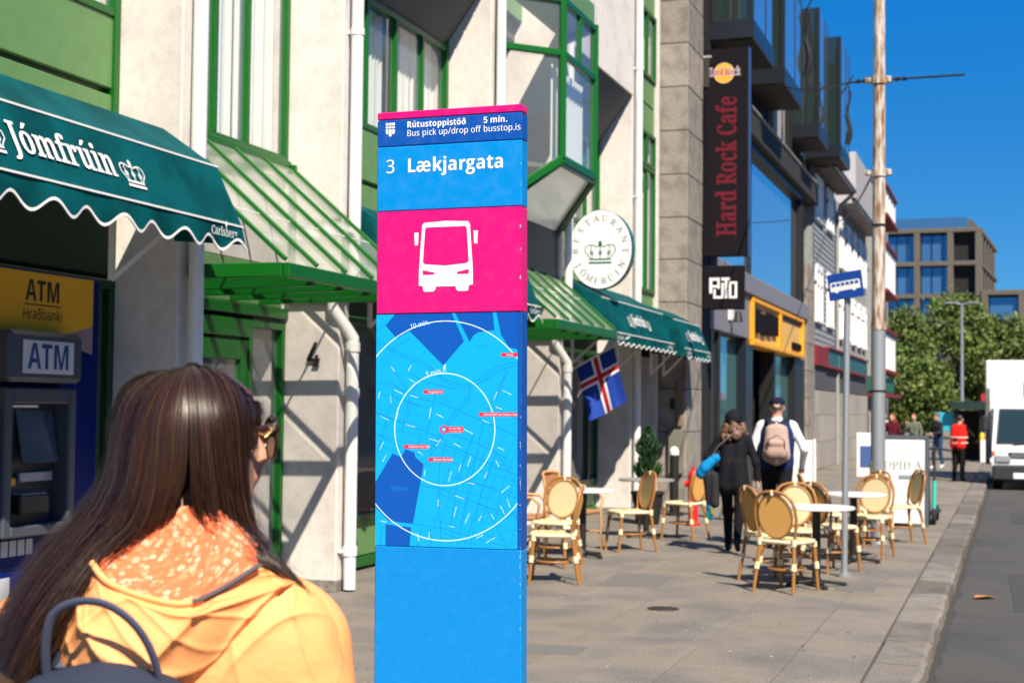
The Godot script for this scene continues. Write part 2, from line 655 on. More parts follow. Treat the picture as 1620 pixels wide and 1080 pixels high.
# a glazed frame in a vertical plane: o lower corner, r along, w wide, h high
func window(parent: Node3D, o: Vector3, r: Vector3, w: float, h: float, lights: Array, rails: Array, fm: Material, gm: Material, curtain := true, bar := 0.06, dp := 0.07) -> void:
	r = r.normalized()
	var nn := Vector3.UP.cross(r)
	if nn.dot(Vector3(0.8, 0, 0.6)) < 0.0:
		nn = -nn
	var f := MB.new()
	var u := Vector3.UP
	var b := bar
	f.beam(o + u * b * 0.5, o + u * b * 0.5 + r * w, dp, b, u, 0.006)
	f.beam(o + u * (h - b * 0.5), o + u * (h - b * 0.5) + r * w, dp, b, u, 0.006)
	var xs := [0.0]
	xs.append_array(lights)
	xs.append(w)
	for i in xs.size():
		var x: float = xs[i]
		var bw := b if i == 0 or i == xs.size() - 1 else b * 0.85
		x = clampf(x, b * 0.5, w - b * 0.5)
		f.box(o + r * x + u * h * 0.5, Vector3(bw, h - 2 * b, dp - 0.004), 0.005, Basis(r, u, r.cross(u)))
	for y in rails:
		f.beam(o + u * y + r * b, o + u * y + r * (w - b), dp - 0.008, b * 0.8, u, 0.004)
	var fw := wpart(parent, "window", f, fm)
	var ys := [0.0]
	ys.append_array(rails)
	ys.append(h)
	for i in xs.size() - 1:
		for k in ys.size() - 1:
			var p := MB.new()
			var a: float = xs[i] + b * 0.5
			var c: float = xs[i + 1] - b * 0.5
			var y0: float = ys[k] + b * 0.4
			var y1: float = ys[k + 1] - b * 0.4
			# each pane sits at a very slightly different angle
			var t := rng.randf_range(-0.004, 0.004)
			p.quad(o + r * a + u * y0 - nn * (0.01 + t), o + r * c + u * y0 - nn * (0.01 - t), o + r * c + u * y1 - nn * (0.01 - t), o + r * a + u * y1 - nn * (0.01 + t), nn)
			wpart(fw, "pane", p, gm)
		if curtain:
			var q := MB.new()
			var a2: float = xs[i] + 0.02
			var n := int((xs[i + 1] - xs[i]) / 0.045)
			var cover: float = [1.0, 0.5, 0.6, 1.0][(i + int(absf(o.z))) % 4]
			for j in n:
				if float(j) / n > cover:
					break
				var s0 := a2 + j * 0.045
				var d0 := 0.13 + 0.018 * (j % 2) + 0.006 * sin(j * 1.7)
				var d1 := 0.13 + 0.018 * ((j + 1) % 2) + 0.006 * sin(j * 1.7 + 1.7)
				q.quad(o + r * s0 + u * 0.05 - nn * d0, o + r * (s0 + 0.045) + u * 0.05 - nn * d1, o + r * (s0 + 0.045) + u * (h - 0.03) - nn * d1, o + r * s0 + u * (h - 0.03) - nn * d0, nn)
			if n > 0:
				wpart(fw, "curtain", q, mats.curtain)

func board(parent: Node3D, called: String, z0: float, z1: float, y0: float, y1: float, m: Material, x := XI, th := 0.05) -> void:
	var b := MB.new()
	b.bx(P(x - th, y0, z0), P(x, y1, z1), 0.006)
	wpart(parent, called, b, m)

func downpipe(z: float, y_top: float, bend: bool) -> void:
	var p := MB.new()
	var x := -5.46
	p.tube([P(x, y_top, z), P(x, 2.62 if bend else 0.02, z)], 0.055, 12)
	for y in ([4.9, 6.9, 8.9] if bend else [1.7, 4.9, 6.9, 8.9]):
		p.lathe([[0.055, -0.03], [0.063, -0.03], [0.063, 0.03], [0.055, 0.03]], 12, Transform3D(Basis(), P(x, y, z)))
		p.beam(P(x, y, z), P(XO, y, z), 0.03, 0.025)
	var w := wpart(G, "downpipe", p, mats.pipe_white)
	if not bend:
		return
	var q := MB.new()
	q.tube([P(-5.6, 2.56, z + 0.12), P(-5.6, 2.46, z + 0.12), P(-5.57, 2.4, z + 0.1), P(-5.5, 2.27, z + 0.03), P(x, 2.2, z), P(x, 2.1, z), P(x, 0.02, z)], 0.055, 12)
	for y in [2.12, 1.72, 0.35]:
		q.lathe([[0.055, -0.04], [0.065, -0.04], [0.065, 0.04], [0.055, 0.04]], 12, Transform3D(Basis(), P(x, y, z)))
	q.beam(P(x, 1.72, z), P(XO, 1.72, z + 0.06), 0.03, 0.025)
	q.beam(P(x, 0.35, z), P(XO, 0.35, z + 0.06), 0.03, 0.025)
	wpart(w, "pipe_outlet", q, mats.pipe_white)

# oriel on the outer line with a sloping glazed underside
func oriel(z0: float, z1: float, yb: float, yt: float, y_rail: float, glazed: bool) -> void:
	var xf := XO + 0.6
	var s := 0.95
	var pts := [P(XO, 0, z0), P(xf, 0, z0 - 0.6), P(xf, 0, z1 + 0.6), P(XO, 0, z1)]
	var bay := MB.new()
	var yw := yb - 0.6 * s
	# corner posts, rails
	var low := [P(XO, yw, z0), P(xf, yb, z0 - 0.6), P(xf, yb, z1 + 0.6), P(XO, yw, z1)]
	for i in 4:
		bay.beam(low[i], P(pts[i].x, yt, pts[i].z), 0.085, 0.085, Vector3(1, 0, 1), 0.01)
	for i in 3:
		bay.beam(low[i], low[i + 1], 0.085, 0.09, Vector3.UP, 0.008)
		for y in [y_rail, yt - 0.05]:
			bay.beam(P(pts[i].x, y, pts[i].z), P(pts[i + 1].x, y, pts[i + 1].z), 0.07, 0.075, Vector3.UP, 0.006)
	var mid: Vector3 = (pts[1] + pts[2]) * 0.5
	bay.beam(P(mid.x, y_rail, mid.z), P(mid.x, yt, mid.z), 0.055, 0.055, Vector3(1, 0, 1), 0.005)
	# frame of the underside
	var lw := [P(XO - 0.08, yw - 0.08, z0 - 0.03), P(XO - 0.08, yw - 0.08, z1 + 0.03)]
	var o := wpart(G, "oriel", bay, mats.green_frame)
	var uf := MB.new()
	uf.beam(lw[0] - P(0, 0.03, 0), low[1] - P(0, 0.05, 0), 0.07, 0.06)
	uf.beam(lw[1] - P(0, 0.03, 0), low[2] - P(0, 0.05, 0), 0.07, 0.06)
	uf.beam(lw[0] - P(0, 0.03, 0), lw[1] - P(0, 0.03, 0), 0.06, 0.07)
	uf.beam(low[1] - P(0, 0.05, 0.0), low[2] - P(0, 0.05, 0), 0.06, 0.06)
	wpart(o, "underside_frame", uf, mats.green_dark)
	var us := MB.new()
	us.slab([lw[0], low[1] + P(-0.02, -0.03, 0), low[2] + P(-0.02, -0.03, 0), lw[1]], Vector3(0.69, -0.72, 0), 0.02)
	wpart(o, "underside_pane", us, mats.frosted if glazed else mats.grey_panel)
	for i in 3:
		var a: Vector3 = pts[i]
		var b: Vector3 = pts[i + 1]
		var nn := (b - a).cross(Vector3.UP)
		if nn.dot(mid - P(XI, 0, mid.z)) < 0.0 and i == 1:
			nn = -nn
		var pn := MB.new()
		pn.quad(low[i] + P(0, 0.02, 0), low[i + 1] + P(0, 0.02, 0), P(b.x, y_rail, b.z), P(a.x, y_rail, a.z), nn)
		wpart(o, "pane", pn, mats.glass)
		var p2 := MB.new()
		p2.quad(P(a.x, y_rail, a.z), P(b.x, y_rail, b.z), P(b.x, yt, b.z), P(a.x, yt, a.z), nn)
		wpart(o, "pane", p2, mats.glass)
	# apron, roof and the back of the room behind
	var ap := MB.new()
	ap.slab([P(XO, yt, z0), P(xf, yt, z0 - 0.6), P(xf, yt, z1 + 0.6), P(XO, yt, z1)], Vector3.DOWN, 0.25)
	wpart(o, "apron", ap, mats.green_panel)
	var fl := MB.new()
	fl.slab([P(XI - 0.1, yb - 0.05, z0 - 0.02), P(XO, yb - 0.05, z0 - 0.06), P(xf - 0.1, yb - 0.05, z0 - 0.66), P(xf - 0.1, yb - 0.05, z1 + 0.66), P(XO, yb - 0.05, z1 + 0.06), P(XI - 0.1, yb - 0.05, z1 + 0.02)], Vector3.UP, 0.05)
	wpart(o, "room_floor", fl, mats.interior)
	if glazed:
		var cu := MB.new()
		var n := 22
		for j in n:
			var t0 := z1 + 0.62 + (z0 - z1 - 1.24) * j / n
			var t1 := z1 + 0.62 + (z0 - z1 - 1.24) * (j + 1) / n
			cu.quad(P(xf - 0.14 - 0.02 * (j % 2), yb, t0), P(xf - 0.14 - 0.02 * ((j + 1) % 2), yb, t1), P(xf - 0.14 - 0.02 * ((j + 1) % 2), y_rail - 0.1, t1), P(xf - 0.14 - 0.02 * (j % 2), y_rail - 0.1, t0), Vector3.RIGHT)
		wpart(o, "curtain", cu, mats.curtain)

func shop_bay(z0: float, z1: float, glass_z: Array, with_oriel: bool, upper: bool) -> void:
	# ground floor glazing
	var w := z0 - z1
	window(G, P(XI, 0.48, z1), Vector3.BACK, w, 2.0, glass_z, [], mats.green_dark, mats.glass, false, 0.07, 0.09)
	var xs := [0.0]
	xs.append_array(glass_z)
	xs.append(w)
	for i in xs.size() - 1:
		board(G, "stall_riser", z1 + xs[i] + 0.07, z1 + xs[i + 1] - 0.07, 0.14, 0.44, mats.green_panel, XI + 0.01)
	var sill := MB.new()
	sill.bx(P(XI - 0.05, 0.03, z1), P(XI + 0.03, 0.13, z0), 0.006)
	sill.bx(P(XI - 0.05, 0.44, z1), P(XI + 0.03, 0.5, z0), 0.006)
	wpart(G, "shopfront_rail", sill, mats.green_frame)
	board(G, "fascia_board", z0, z1, 2.48, 3.42, mats.fascia_dark, XI + 0.02)
	# panels
	var n := 3
	for i in n:
		var a := z1 + w * i / n + 0.012
		var b := z1 + w * (i + 1) / n - 0.012
		board(G, "green_board", a, b, 3.44, 3.795, mats.green_panel, XI + 0.02)
		board(G, "green_board", a, b, 3.845, 4.36, mats.green_panel, XI + 0.02)
	board(G, "backing_board", z0, z1, 3.42, 4.38, mats.green_dark, XI - 0.03)
	for zp in [z0 - 0.035, z1 + 0.035]:
		var gpost := MB.new()
		gpost.bx(P(XI - 0.04, 3.42, zp - 0.035), P(XI + 0.045, 6.4, zp + 0.035), 0.006)
		wpart(G, "green_post", gpost, mats.green_frame)
	if upper:
		window(G, P(XI, 4.36, z1), Vector3.BACK, w, 1.34, [w * 0.2, w * 0.4, w * 0.6, w * 0.8], [], mats.green_frame, mats.glass)
	if with_oriel:
		var lo := MB.new()
		lo.slab([P(XI - 0.02, 5.68, z0), P(XO, 6.48, z0), P(XO, 6.48, z1), P(XI - 0.02, 5.68, z1)], Vector3(0.82, -0.57, 0), 0.06)
		wpart(G, "soffit", lo, mats.grey_panel)
		var cl := MB.new()
		var k := int(w / 0.14)
		for q in k:
			cl.bx(P(XO - 0.06, 6.46, z0 - w * (q + 0.04) / k), P(XO + 0.012, 9.9, z0 - w * (q + 0.96) / k), 0.008)
		cl.bx(P(XO - 0.12, 6.48, z0), P(XO - 0.03, 9.9, z1))
		wpart(G, "ribbed_cladding", cl, mats.plaster).set_meta("kind", "stuff")

func door_bay(z0: float, z1: float, has_window: bool) -> void:
	var w := z0 - z1
	# door leaf pair, sidelight
	var zs := z1 + 0.68
	window(G, P(XI, 0.05, z1 + 0.02), Vector3.BACK, 0.66, 2.27, [], [], mats.green_frame, mats.glass, false, 0.06, 0.09)
	var ib := MB.new()
	ib.quad(P(XI - 0.3, 0.05, z1), P(XI - 0.3, 0.05, z1 + 0.66), P(XI - 0.3, 2.3, z1 + 0.66), P(XI - 0.3, 2.3, z1), Vector3.RIGHT)
	wpart(G, "blind", ib, mats.interior)
	for k in 2:
		var d := MB.new()
		var a := zs + k * (w - 0.7) * 0.5
		var b := zs + (k + 1) * (w - 0.7) * 0.5
		d.bx(P(XI - 0.03, 0.02, a), P(XI + 0.03, 2.15, a + 0.12), 0.008)
		d.bx(P(XI - 0.03, 0.02, b - 0.12), P(XI + 0.03, 2.15, b), 0.008)
		d.bx(P(XI - 0.03, 0.02, a + 0.12), P(XI + 0.029, 0.26, b - 0.12), 0.008)
		d.bx(P(XI - 0.03, 1.98, a + 0.12), P(XI + 0.029, 2.15, b - 0.12), 0.008)
		var dw := wpart(G, "door", d, mats.green_frame)
		var p := MB.new()
		p.quad(P(XI, 0.26, a + 0.12), P(XI, 0.26, b - 0.12), P(XI, 1.98, b - 0.12), P(XI, 1.98, a + 0.12), Vector3.RIGHT)
		wpart(dw, "pane", p, mats.glass)
		var hd := MB.new()
		var hz := b - 0.06 if k == 0 else a + 0.06
		hd.tube([P(XI + 0.03, 0.85, hz), P(XI + 0.08, 0.88, hz), P(XI + 0.08, 1.25, hz), P(XI + 0.03, 1.28, hz)], 0.012, 8)
		wpart(dw, "handle", hd, mats.pipe_white)
	var hb := MB.new()
	hb.bx(P(XI - 0.05, 2.17, zs), P(XI + 0.05, 2.32, z0), 0.008)
	hb.bx(P(XI - 0.06, 2.36, z1), P(XI + 0.06, 2.45, z0), 0.008)
	wpart(G, "door_header", hb, mats.green_frame)
	board(G, "transom_board", z0, z1, 2.46, 2.82, mats.green_panel, XI - 0.01)
	board(G, "transom_wall", z0, z1, 2.825, 3.62, mats.plaster, XI - 0.012)
	if has_window:
		var sill := MB.new()
		sill.bx(P(XI - 0.06, 3.64, z1), P(XI + 0.07, 3.74, z0), 0.008)
		wpart(G, "window_sill", sill, mats.green_frame)
		window(G, P(XI, 3.74, z1), Vector3.BACK, w, 2.5, [w * 0.3, w * 0.52, w * 0.76], [], mats.green_frame, mats.glass)
		board(G, "green_board", z0, z1, 6.26, 7.2, mats.green_panel)
		window(G, P(XI, 7.2, z1), Vector3.BACK, w, 2.3, [w * 0.33, w * 0.66], [], mats.green_frame, mats.glass)
	else:
		board(G, "grey_board", z0, z1, 3.3, 3.94, mats.grey_panel, XO - 0.03, 0.1)
		oriel(z0, z1, 4.5, 6.42, 5.74, true)
		board(G, "green_board", z0, z1, 6.68, 7.2, mats.green_panel)
		window(G, P(XI, 7.2, z1), Vector3.BACK, w, 2.3, [w * 0.33, w * 0.66], [], mats.green_frame, mats.glass)

func green_building() -> void:
	green_mats()
	var fr := mat("frosted", Color(0.85, 0.88, 0.86), 0.2)
	fr.backlight = Color(0.6, 0.6, 0.6)
	fr.metallic_specular = 0.6
	G = thing("green_white_building", "white rendered building with bright green window frames and glazed oriel", "building", P(-7, 0, -15))
	rng.seed = 21
	var fins := [-4.6, -9.35, -12.05, -16.0, -18.82, -22.7]
	for z in fins:
		var b := MB.new()
		b.bx(P(-6.4, 0.0, z - 0.2), P(XO, 10.0, z), 0.012)
		wpart(G, "wall_fin", b, mats.plaster)
		if z < -5.0:
			downpipe(z - 0.09, 10.0, z == -12.05 or z == -18.82)
	var e := MB.new()
	e.bx(P(-6.4, 0, -24.64), P(XO, 10.0, -24.49), 0.01)
	wpart(G, "end_wall", e, mats.plaster)
	# rooms
	var back := MB.new()
	back.bx(P(-10.2, 0, -4.5), P(-10.0, 10, -24.6))
	back.bx(P(-10.0, 0, -4.75), P(-6.4, 10, -4.6))
	back.bx(P(-10.0, 0, -24.62), P(-6.4, 10, -24.5))
	wpart(G, "rear_wall", back, mats.interior)
	var sl := MB.new()
	for y in [3.4, 6.55]:
		sl.bx(P(-10, y - 0.12, -4.75), P(XI - 0.1, y + 0.12, -24.5))
	sl.bx(P(-10.2, 9.9, -4.5), P(-5.5, 10.1, -24.6))
	wpart(G, "floor_slab", sl, mats.interior)
	for z in [-9.4, -12.1, -16.05, -18.9, -22.75]:
		var pw := MB.new()
		pw.bx(P(-10, 0, z - 0.1), P(-6.4, 10, z))
		wpart(G, "partition", pw, mats.interior)
	shop_bay(-4.8, -9.35, [2.2, 3.4], true, true)
	door_bay(-9.55, -12.05, true)
	shop_bay(-12.25, -16.0, [0.9, 2.7], true, true)
	door_bay(-16.2, -18.82, false)
	shop_bay(-19.02, -22.7, [0.55, 1.5, 2.6], true, true)
	# the narrow last bay, flush with the outer line
	var bx0 := XO - 0.06
	board(G, "bay_wall", -22.88, -23.25, 2.46, 10.0, mats.plaster, bx0 - 0.01, 0.2)
	window(G, P(bx0, 3.5, -24.48), Vector3.BACK, 1.22, 2.04, [0.6], [], mats.green_frame, mats.glass)
	window(G, P(bx0, 5.55, -24.48), Vector3.BACK, 1.22, 0.56, [0.6], [], mats.green_frame, mats.glass)
	board(G, "green_board", -23.26, -24.48, 6.12, 6.55, mats.green_panel, bx0)
	board(G, "green_board", -23.26, -24.48, 6.58, 6.99, mats.green_panel, bx0)
	window(G, P(bx0, 7.0, -24.48), Vector3.BACK, 1.22, 1.1, [0.6], [], mats.green_frame, mats.glass)
	board(G, "green_board", -23.26, -24.48, 8.11, 9.9, mats.green_panel, bx0)
	board(G, "green_board", -23.26, -24.48, 3.1, 3.49, mats.green_panel, bx0)
	board(G, "fascia_board", -22.9, -24.5, 2.46, 3.08, mats.fascia_dark, bx0 - 0.02)
	window(G, P(XI, 0.05, -24.5), Vector3.BACK, 1.6, 2.4, [0.8], [], mats.green_dark, mats.glass, false)

	# plinth
	var pl := MB.new()
	var pgm := weather(mat("plinth_grey", Color(0.3, 0.28, 0.26), 0.9), noise(61, 0.1, [[0.0, 0.6], [1.0, 1.0]], 256), 0.5)
	for z in fins:
		pl = MB.new()
		pl.bx(P(-6.38, 0.0, z - 0.206), P(XO + 0.006, 0.1, z + 0.006), 0.004)
		wpart(G, "plinth", pl, pgm)
	# house number on the fin
	var nb := MB.new()
	var t := frame_at(P(-5.79, 2.05, -12.04), Vector3.RIGHT, Vector3(-0.25, 1, 0))
	nb.prism(PackedVector2Array([Vector2(0.055, 0.17), Vector2(0.085, 0.165), Vector2(0.0, -0.045), Vector2(0.06, -0.045), Vector2(0.066, 0.0), Vector2(0.105, 0.0), Vector2(0.098, -0.045), Vector2(0.125, -0.045), Vector2(0.125, -0.085), Vector2(0.093, -0.085), Vector2(0.095, -0.13), Vector2(0.118, -0.13), Vector2(0.118, -0.155), Vector2(0.028, -0.155), Vector2(0.028, -0.13), Vector2(0.055, -0.13), Vector2(0.055, -0.085), Vector2(-0.055, -0.085), Vector2(-0.055, -0.05)]), t.translated_local(P(-0.02, 0.0, 0.02)).scaled_local(Vector3(0.66, 0.66, 1)), 0.02)
	wpart(G, "house_number", nb, mat("black_paint", Color(0.012, 0.012, 0.012), 0.5))

# ---------------------------------------------------------------- awnings
func crown(mb: MB, t: Transform3D, s: float) -> void:
	# an outlined crown: band, three arches with beads, a cross on top
	mb.prism(PackedVector2Array([Vector2(-0.36, -0.42), Vector2(0.36, -0.42), Vector2(0.36, -0.48), Vector2(-0.36, -0.48)]).duplicate(), t.scaled_local(Vector3.ONE * s), 0.0)
	mb.prism(PackedVector2Array([Vector2(-0.33, -0.32), Vector2(0.33, -0.32), Vector2(0.34, -0.37), Vector2(-0.34, -0.37)]), t.scaled_local(Vector3.ONE * s), 0.0)
	for sd in [-1.0, 1.0]:
		var path := [Vector2(0.3, -0.32), Vector2(0.36, -0.24), Vector2(0.47, -0.12), Vector2(0.46, 0.02), Vector2(0.36, 0.09), Vector2(0.22, 0.08), Vector2(0.08, 0.02), Vector2(0.0, 0.1)]
		ribbon(mb, t, path, sd, s, 0.03)
		ribbon(mb, t, [Vector2(0.24, -0.32), Vector2(0.27, -0.12), Vector2(0.3, 0.0), Vector2(0.26, 0.06)], sd, s, 0.025)
		var q := t.translated_local(P(sd * 0.27 * s, -0.15 * s, 0))
		mb.ring(0.035 * s, 0.065 * s, q, 0.0, 0, TAU, 12)
	ribbon(mb, t, [Vector2(0, -0.32), Vector2(0, 0.22)], 1.0, s, 0.03)
	ribbon(mb, t, [Vector2(-0.06, 0.17), Vector2(0.06, 0.17)], 1.0, s, 0.03)
	mb.ring(0.0, 0.06 * s, t.translated_local(P(0, 0.1 * s, 0)), 0.0, 0, TAU, 12)
	mb.ring(0.035 * s, 0.065 * s, t.translated_local(P(0, -0.15 * s, 0)), 0.0, 0, TAU, 12)

func ribbon(mb: MB, t: Transform3D, path: Array, sx: float, s: float, w: float) -> void:
	for i in path.size() - 1:
		var a := Vector2(path[i].x * sx, path[i].y) * s
		var b := Vector2(path[i + 1].x * sx, path[i + 1].y) * s
		var d := (b - a).normalized()
		var o := Vector2(-d.y, d.x) * w * 0.5 * s
		a -= d * w * 0.2 * s
		b += d * w * 0.2 * s
		mb.prism(PackedVector2Array([a + o, b + o, b - o, a - o]), t, 0.0)

func awning(z0: float, z1: float, prof: Array, title_z: Array, th: float, label: String, marks: Array, scal := 0.3, amp := 0.035) -> Node3D:
	# prof: wall, fold, front edge, foot of the valance, each [x, y]
	var zc := (z0 + z1) * 0.5
	var T := thing("shop_awning", label, "awning", P(-5.5, 2.5, zc), 0.0, "dark green scalloped awnings along the white building")
	var q := []
	for p in prof:
		q.append(P(p[0], p[1], 0))
	var cl := MB.new()
	var seg := int((z0 - z1) / 0.12)
	var Z := Vector3(0, 0, 1)
	var dn := Vector3(0.75, 0.66, 0)
	for i in seg:
		var a := Z * (z0 + (z1 - z0) * i / seg)
		var b := Z * (z0 + (z1 - z0) * (i + 1) / seg)
		# the cloth sags a little between its bars
		var sa := sin(PI * fmod(float(i) / seg * 3.0, 1.0)) * 0.012
		var sb := sin(PI * fmod(float(i + 1) / seg * 3.0, 1.0)) * 0.012
		if i == seg - 1:
			sb = 0.0
		var f := q[0].lerp(q[1], 0.5) as Vector3
		var h := q[1].lerp(q[2], 0.5) as Vector3
		cl.quad(q[0] + a, q[0] + b, f + b - dn * sb, f + a - dn * sa, dn)
		cl.quad(f + a - dn * sa, f + b - dn * sb, q[1] + b, q[1] + a, dn)
		cl.quad(q[1] + a, q[1] + b, h + b - dn * sb * 0.6, h + a - dn * sa * 0.6, dn)
		cl.quad(h + a - dn * sa * 0.6, h + b - dn * sb * 0.6, q[2] + b, q[2] + a, dn)
	for e in [z0, z1]:
		var s := 1.0 if e == z0 else -1.0
		var o: Vector3 = Z * e
		var k := P(q[0].x, q[2].y, 0)
		cl.quad(q[0] + o, q[1] + o, q[2] + o, k + o, Z * s)
	wpart(T, "cloth", cl, mats.awning)
	var va := MB.new()
	var tr := MB.new()
	var n := int((z0 - z1) / 0.02)
	for i in n:
		var a := z0 + (z1 - z0) * i / n
		var b := z0 + (z1 - z0) * (i + 1) / n
		var ya: float = q[3].y + amp * cos(TAU * (z0 - a) / scal)
		var yb: float = q[3].y + amp * cos(TAU * (z0 - b) / scal)
		var xa: float = q[3].x + 0.02 * sin(TAU * (z0 - a) / scal * 0.5 + 0.8)
		var xb: float = q[3].x + 0.02 * sin(TAU * (z0 - b) / scal * 0.5 + 0.8)
		va.quad(P(q[2].x, q[2].y, a), P(q[2].x, q[2].y, b), P(xb, yb, b), P(xa, ya, a), Vector3.RIGHT)
		tr.quad(P(xa + 0.004, ya + 0.012, a), P(xb + 0.004, yb + 0.012, b), P(xb + 0.004, yb - 0.006, b), P(xa + 0.004, ya - 0.006, a), Vector3.RIGHT)
		tr.quad(P(xa - 0.004, ya + 0.012, a), P(xb - 0.004, yb + 0.012, b), P(xb - 0.004, yb - 0.006, b), P(xa - 0.004, ya - 0.006, a), Vector3.LEFT)
	for s in [z0, z1]:
		var zz: float = s
		va.quad(P(q[2].x, q[2].y, zz), P(q[3].x, q[3].y + 0.02, zz), P(q[0].x + 0.1, q[3].y + 0.06, zz), P(q[0].x + 0.1, q[2].y, zz), Vector3(0, 0, 1))
	var vp := wpart(T, "valance", va, mats.awning)
	tr.beam(q[1] + Z * z0 + dn * 0.004, q[1] + Z * z1 + dn * 0.004, 0.012, 0.012)
	tr.beam(q[2] + Z * z0 + P(0.006, 0, 0), q[2] + Z * z1 + P(0.006, 0, 0), 0.012, 0.012)
	wpart(vp, "white_piping", tr, mats.white_trim)
	# lettering lies on the slope between fold and front edge
	var up: Vector3 = (q[1] - q[2]).normalized()
	var mid := (q[1] + q[2]) * 0.5 as Vector3
	for tz in title_z:
		var le := MB.new()
		var t := frame_at(mid + Z * tz + dn * 0.006, Vector3.FORWARD, up)
		le.text("Jómfrúin", font("serif bold"), th, t, 1, 0.004, 0.86)
		var sp := th * 3.75
		crown(le, t.translated_local(P(-sp, 0.0, 0.004)), th * 1.5)
		crown(le, t.translated_local(P(sp, 0.0, 0.004)), th * 1.5)
		wpart(T, "lettering", le, mats.white_trim)
	for mz in marks:
		var mk := MB.new()
		var t2 := frame_at(P(q[2].x + 0.012, lerpf(q[2].y, q[3].y, 0.45), mz), Vector3.FORWARD, Vector3.UP)
		mk.text("Carlsberg", font("serif italic"), 0.055, t2, 1, 0.012)
		mk.ring(0.0, 0.018, t2.translated_local(P(0.02, 0.055, 0.012)), 0.0, 0, TAU, 8)
		wpart(T, "maker_mark", mk, mats.white_trim)
	# folding arms
	for az in [z0 - 0.55, z1 + 0.55]:
		var ar := MB.new()
		var k := P(q[0].x - 0.03, q[3].y - 0.25, az)
		ar.beam(k, P((q[0].x + q[2].x) * 0.5, q[2].y + 0.02, az - 0.25), 0.022, 0.03)
		ar.beam(P((q[0].x + q[2].x) * 0.5, q[2].y + 0.02, az - 0.25), P(q[2].x - 0.03, q[2].y - 0.02, az), 0.03, 0.04)
		ar.beam(k, k + P(0, 0.9, 0), 0.035, 0.035)
		wpart(T, "arm", ar, mats.pipe_white)
	return T

func awnings() -> void:
	var a := weather(mat("awning", Color(0.0005, 0.085, 0.095), 0.7), noise(71, 0.25, [[0.0, 0.82], [0.5, 0.97], [1.0, 1.0]], 512, 3), 1.0, noise(72, 0.02, [[0.25, 0.8], [0.6, 1.0]], 256), 0.4)
	a.metallic_specular = 0.2
	mat("white_trim", Color(0.8, 0.8, 0.78), 0.7)
	awning(-4.9, -9.1, [[-5.54, 3.5], [-5.12, 3.215], [-4.92, 2.8], [-4.9, 2.66]], [-7.2, -5.3], 0.18, "long dark green awning at the left edge, above the yellow and blue cash machine panel", [-8.82], 0.34, 0.04)
	awning(-12.2, -15.95, [[-5.54, 3.4], [-5.1, 3.13], [-4.93, 2.72], [-4.91, 2.58]], [-14.0], 0.15, "dark green awning half hidden behind the blue and pink pylon", [-12.6, -15.7])
	awning(-18.95, -22.55, [[-5.54, 3.33], [-5.02, 3.05], [-4.84, 2.6], [-4.82, 2.46]], [-20.6], 0.15, "dark green awning above the hanging blue flag with the red cross", [-19.15, -22.2], 0.15, 0.018)
	awning(-22.6, -24.6, [[-5.3, 3.2], [-4.86, 2.98], [-4.68, 2.54], [-4.66, 2.4]], [-23.7], 0.15, "short dark green awning ending at the grey stone pier", [-22.85, -24.4], 0.15, 0.018)

# ---------------------------------------------------------------- glazed canopies over the doors
func canopy(z0: float, z1: float, label: String) -> void:
	var zc := (z0 + z1) * 0.5
	var T := thing("glass_canopy", label, "canopy", P(-5.5, 2.4, zc), 0.0, "green glazed canopies above the doors")
	var xw := XI + 0.05
	var xf := -4.79
	var yw := 3.72
	var yf := 2.6
	var g := MB.new()
	g.beam(P(xf, 2.55, z0), P(xf, 2.55, z1), 0.05, 0.1, Vector3.UP, 0.006)
	wpart(T, "front_gutter", g, mats.green_frame)
	for z in [z0, z1]:
		var s := MB.new()
		s.beam(P(xw, 2.55, z), P(xf - 0.026, 2.55, z), 0.05, 0.1, Vector3.UP, 0.006)
		wpart(T, "side_gutter", s, mats.green_frame)
	var top := MB.new()
	top.beam(P(xw, yw, z0), P(xw, yw, z1), 0.06, 0.06, Vector3.UP, 0.005)
	wpart(T, "wall_rail", top, mats.green_frame)
	var n := 5
	for i in n + 1:
		var z := lerpf(z0, z1, float(i) / n)
		var r := MB.new()
		r.beam(P(xw, yw, z), P(xf, yf + 0.02, z), 0.03, 0.032, Vector3.UP, 0.004)
		var rp := wpart(T, "rafter", r, mats.green_frame)
		var c := MB.new()
		if i > 0 and i < n:
			c.beam(P(xw, 2.5, z), P(xf - 0.03, 2.52, z), 0.04, 0.09, Vector3.UP, 0.005)
		else:
			c.beam(P(xw + 0.05, 2.6, z), P(xw + 0.05, yw, z), 0.045, 0.045)
			c.beam(P(lerpf(xw, xf, 0.45), 2.6, z), P(lerpf(xw, xf, 0.45), lerpf(yw, yf, 0.45), z), 0.04, 0.04)
		wpart(rp, "tie_bar", c, mats.green_frame)
	for i in n:
		var a := lerpf(z0, z1, (i + 0.06) / n)
		var b := lerpf(z0, z1, (i + 0.94) / n)
		var p := MB.new()
		p.quad(P(xw, yw - 0.005, a), P(xw, yw - 0.005, b), P(xf, yf, b), P(xf, yf, a), Vector3(0.7, 0.7, 0))
		wpart(T, "pane", p, mats.canopy_glass)
	for k in 1:
		var m := MB.new()
		var f := 0.62
		m.beam(P(lerpf(xw, xf, f), lerpf(yw, yf, f) - 0.01, z0), P(lerpf(xw, xf, f), lerpf(yw, yf, f) - 0.01, z1), 0.015, 0.012)
		wpart(T, "glazing_bar", m, mats.white_trim)

func canopies() -> void:
	var cg := mat("canopy_glass", Color(0.46, 0.5, 0.4), 0.12)
	cg.transparency = BaseMaterial3D.TRANSPARENCY_ALPHA
	cg.albedo_color.a = 0.36
	canopy(-9.5, -12.02, "green framed sloping glass canopy left of the pylon, above the green entrance door")
	canopy(-16.1, -18.78, "green framed sloping glass canopy right of the pylon, under the oriel")

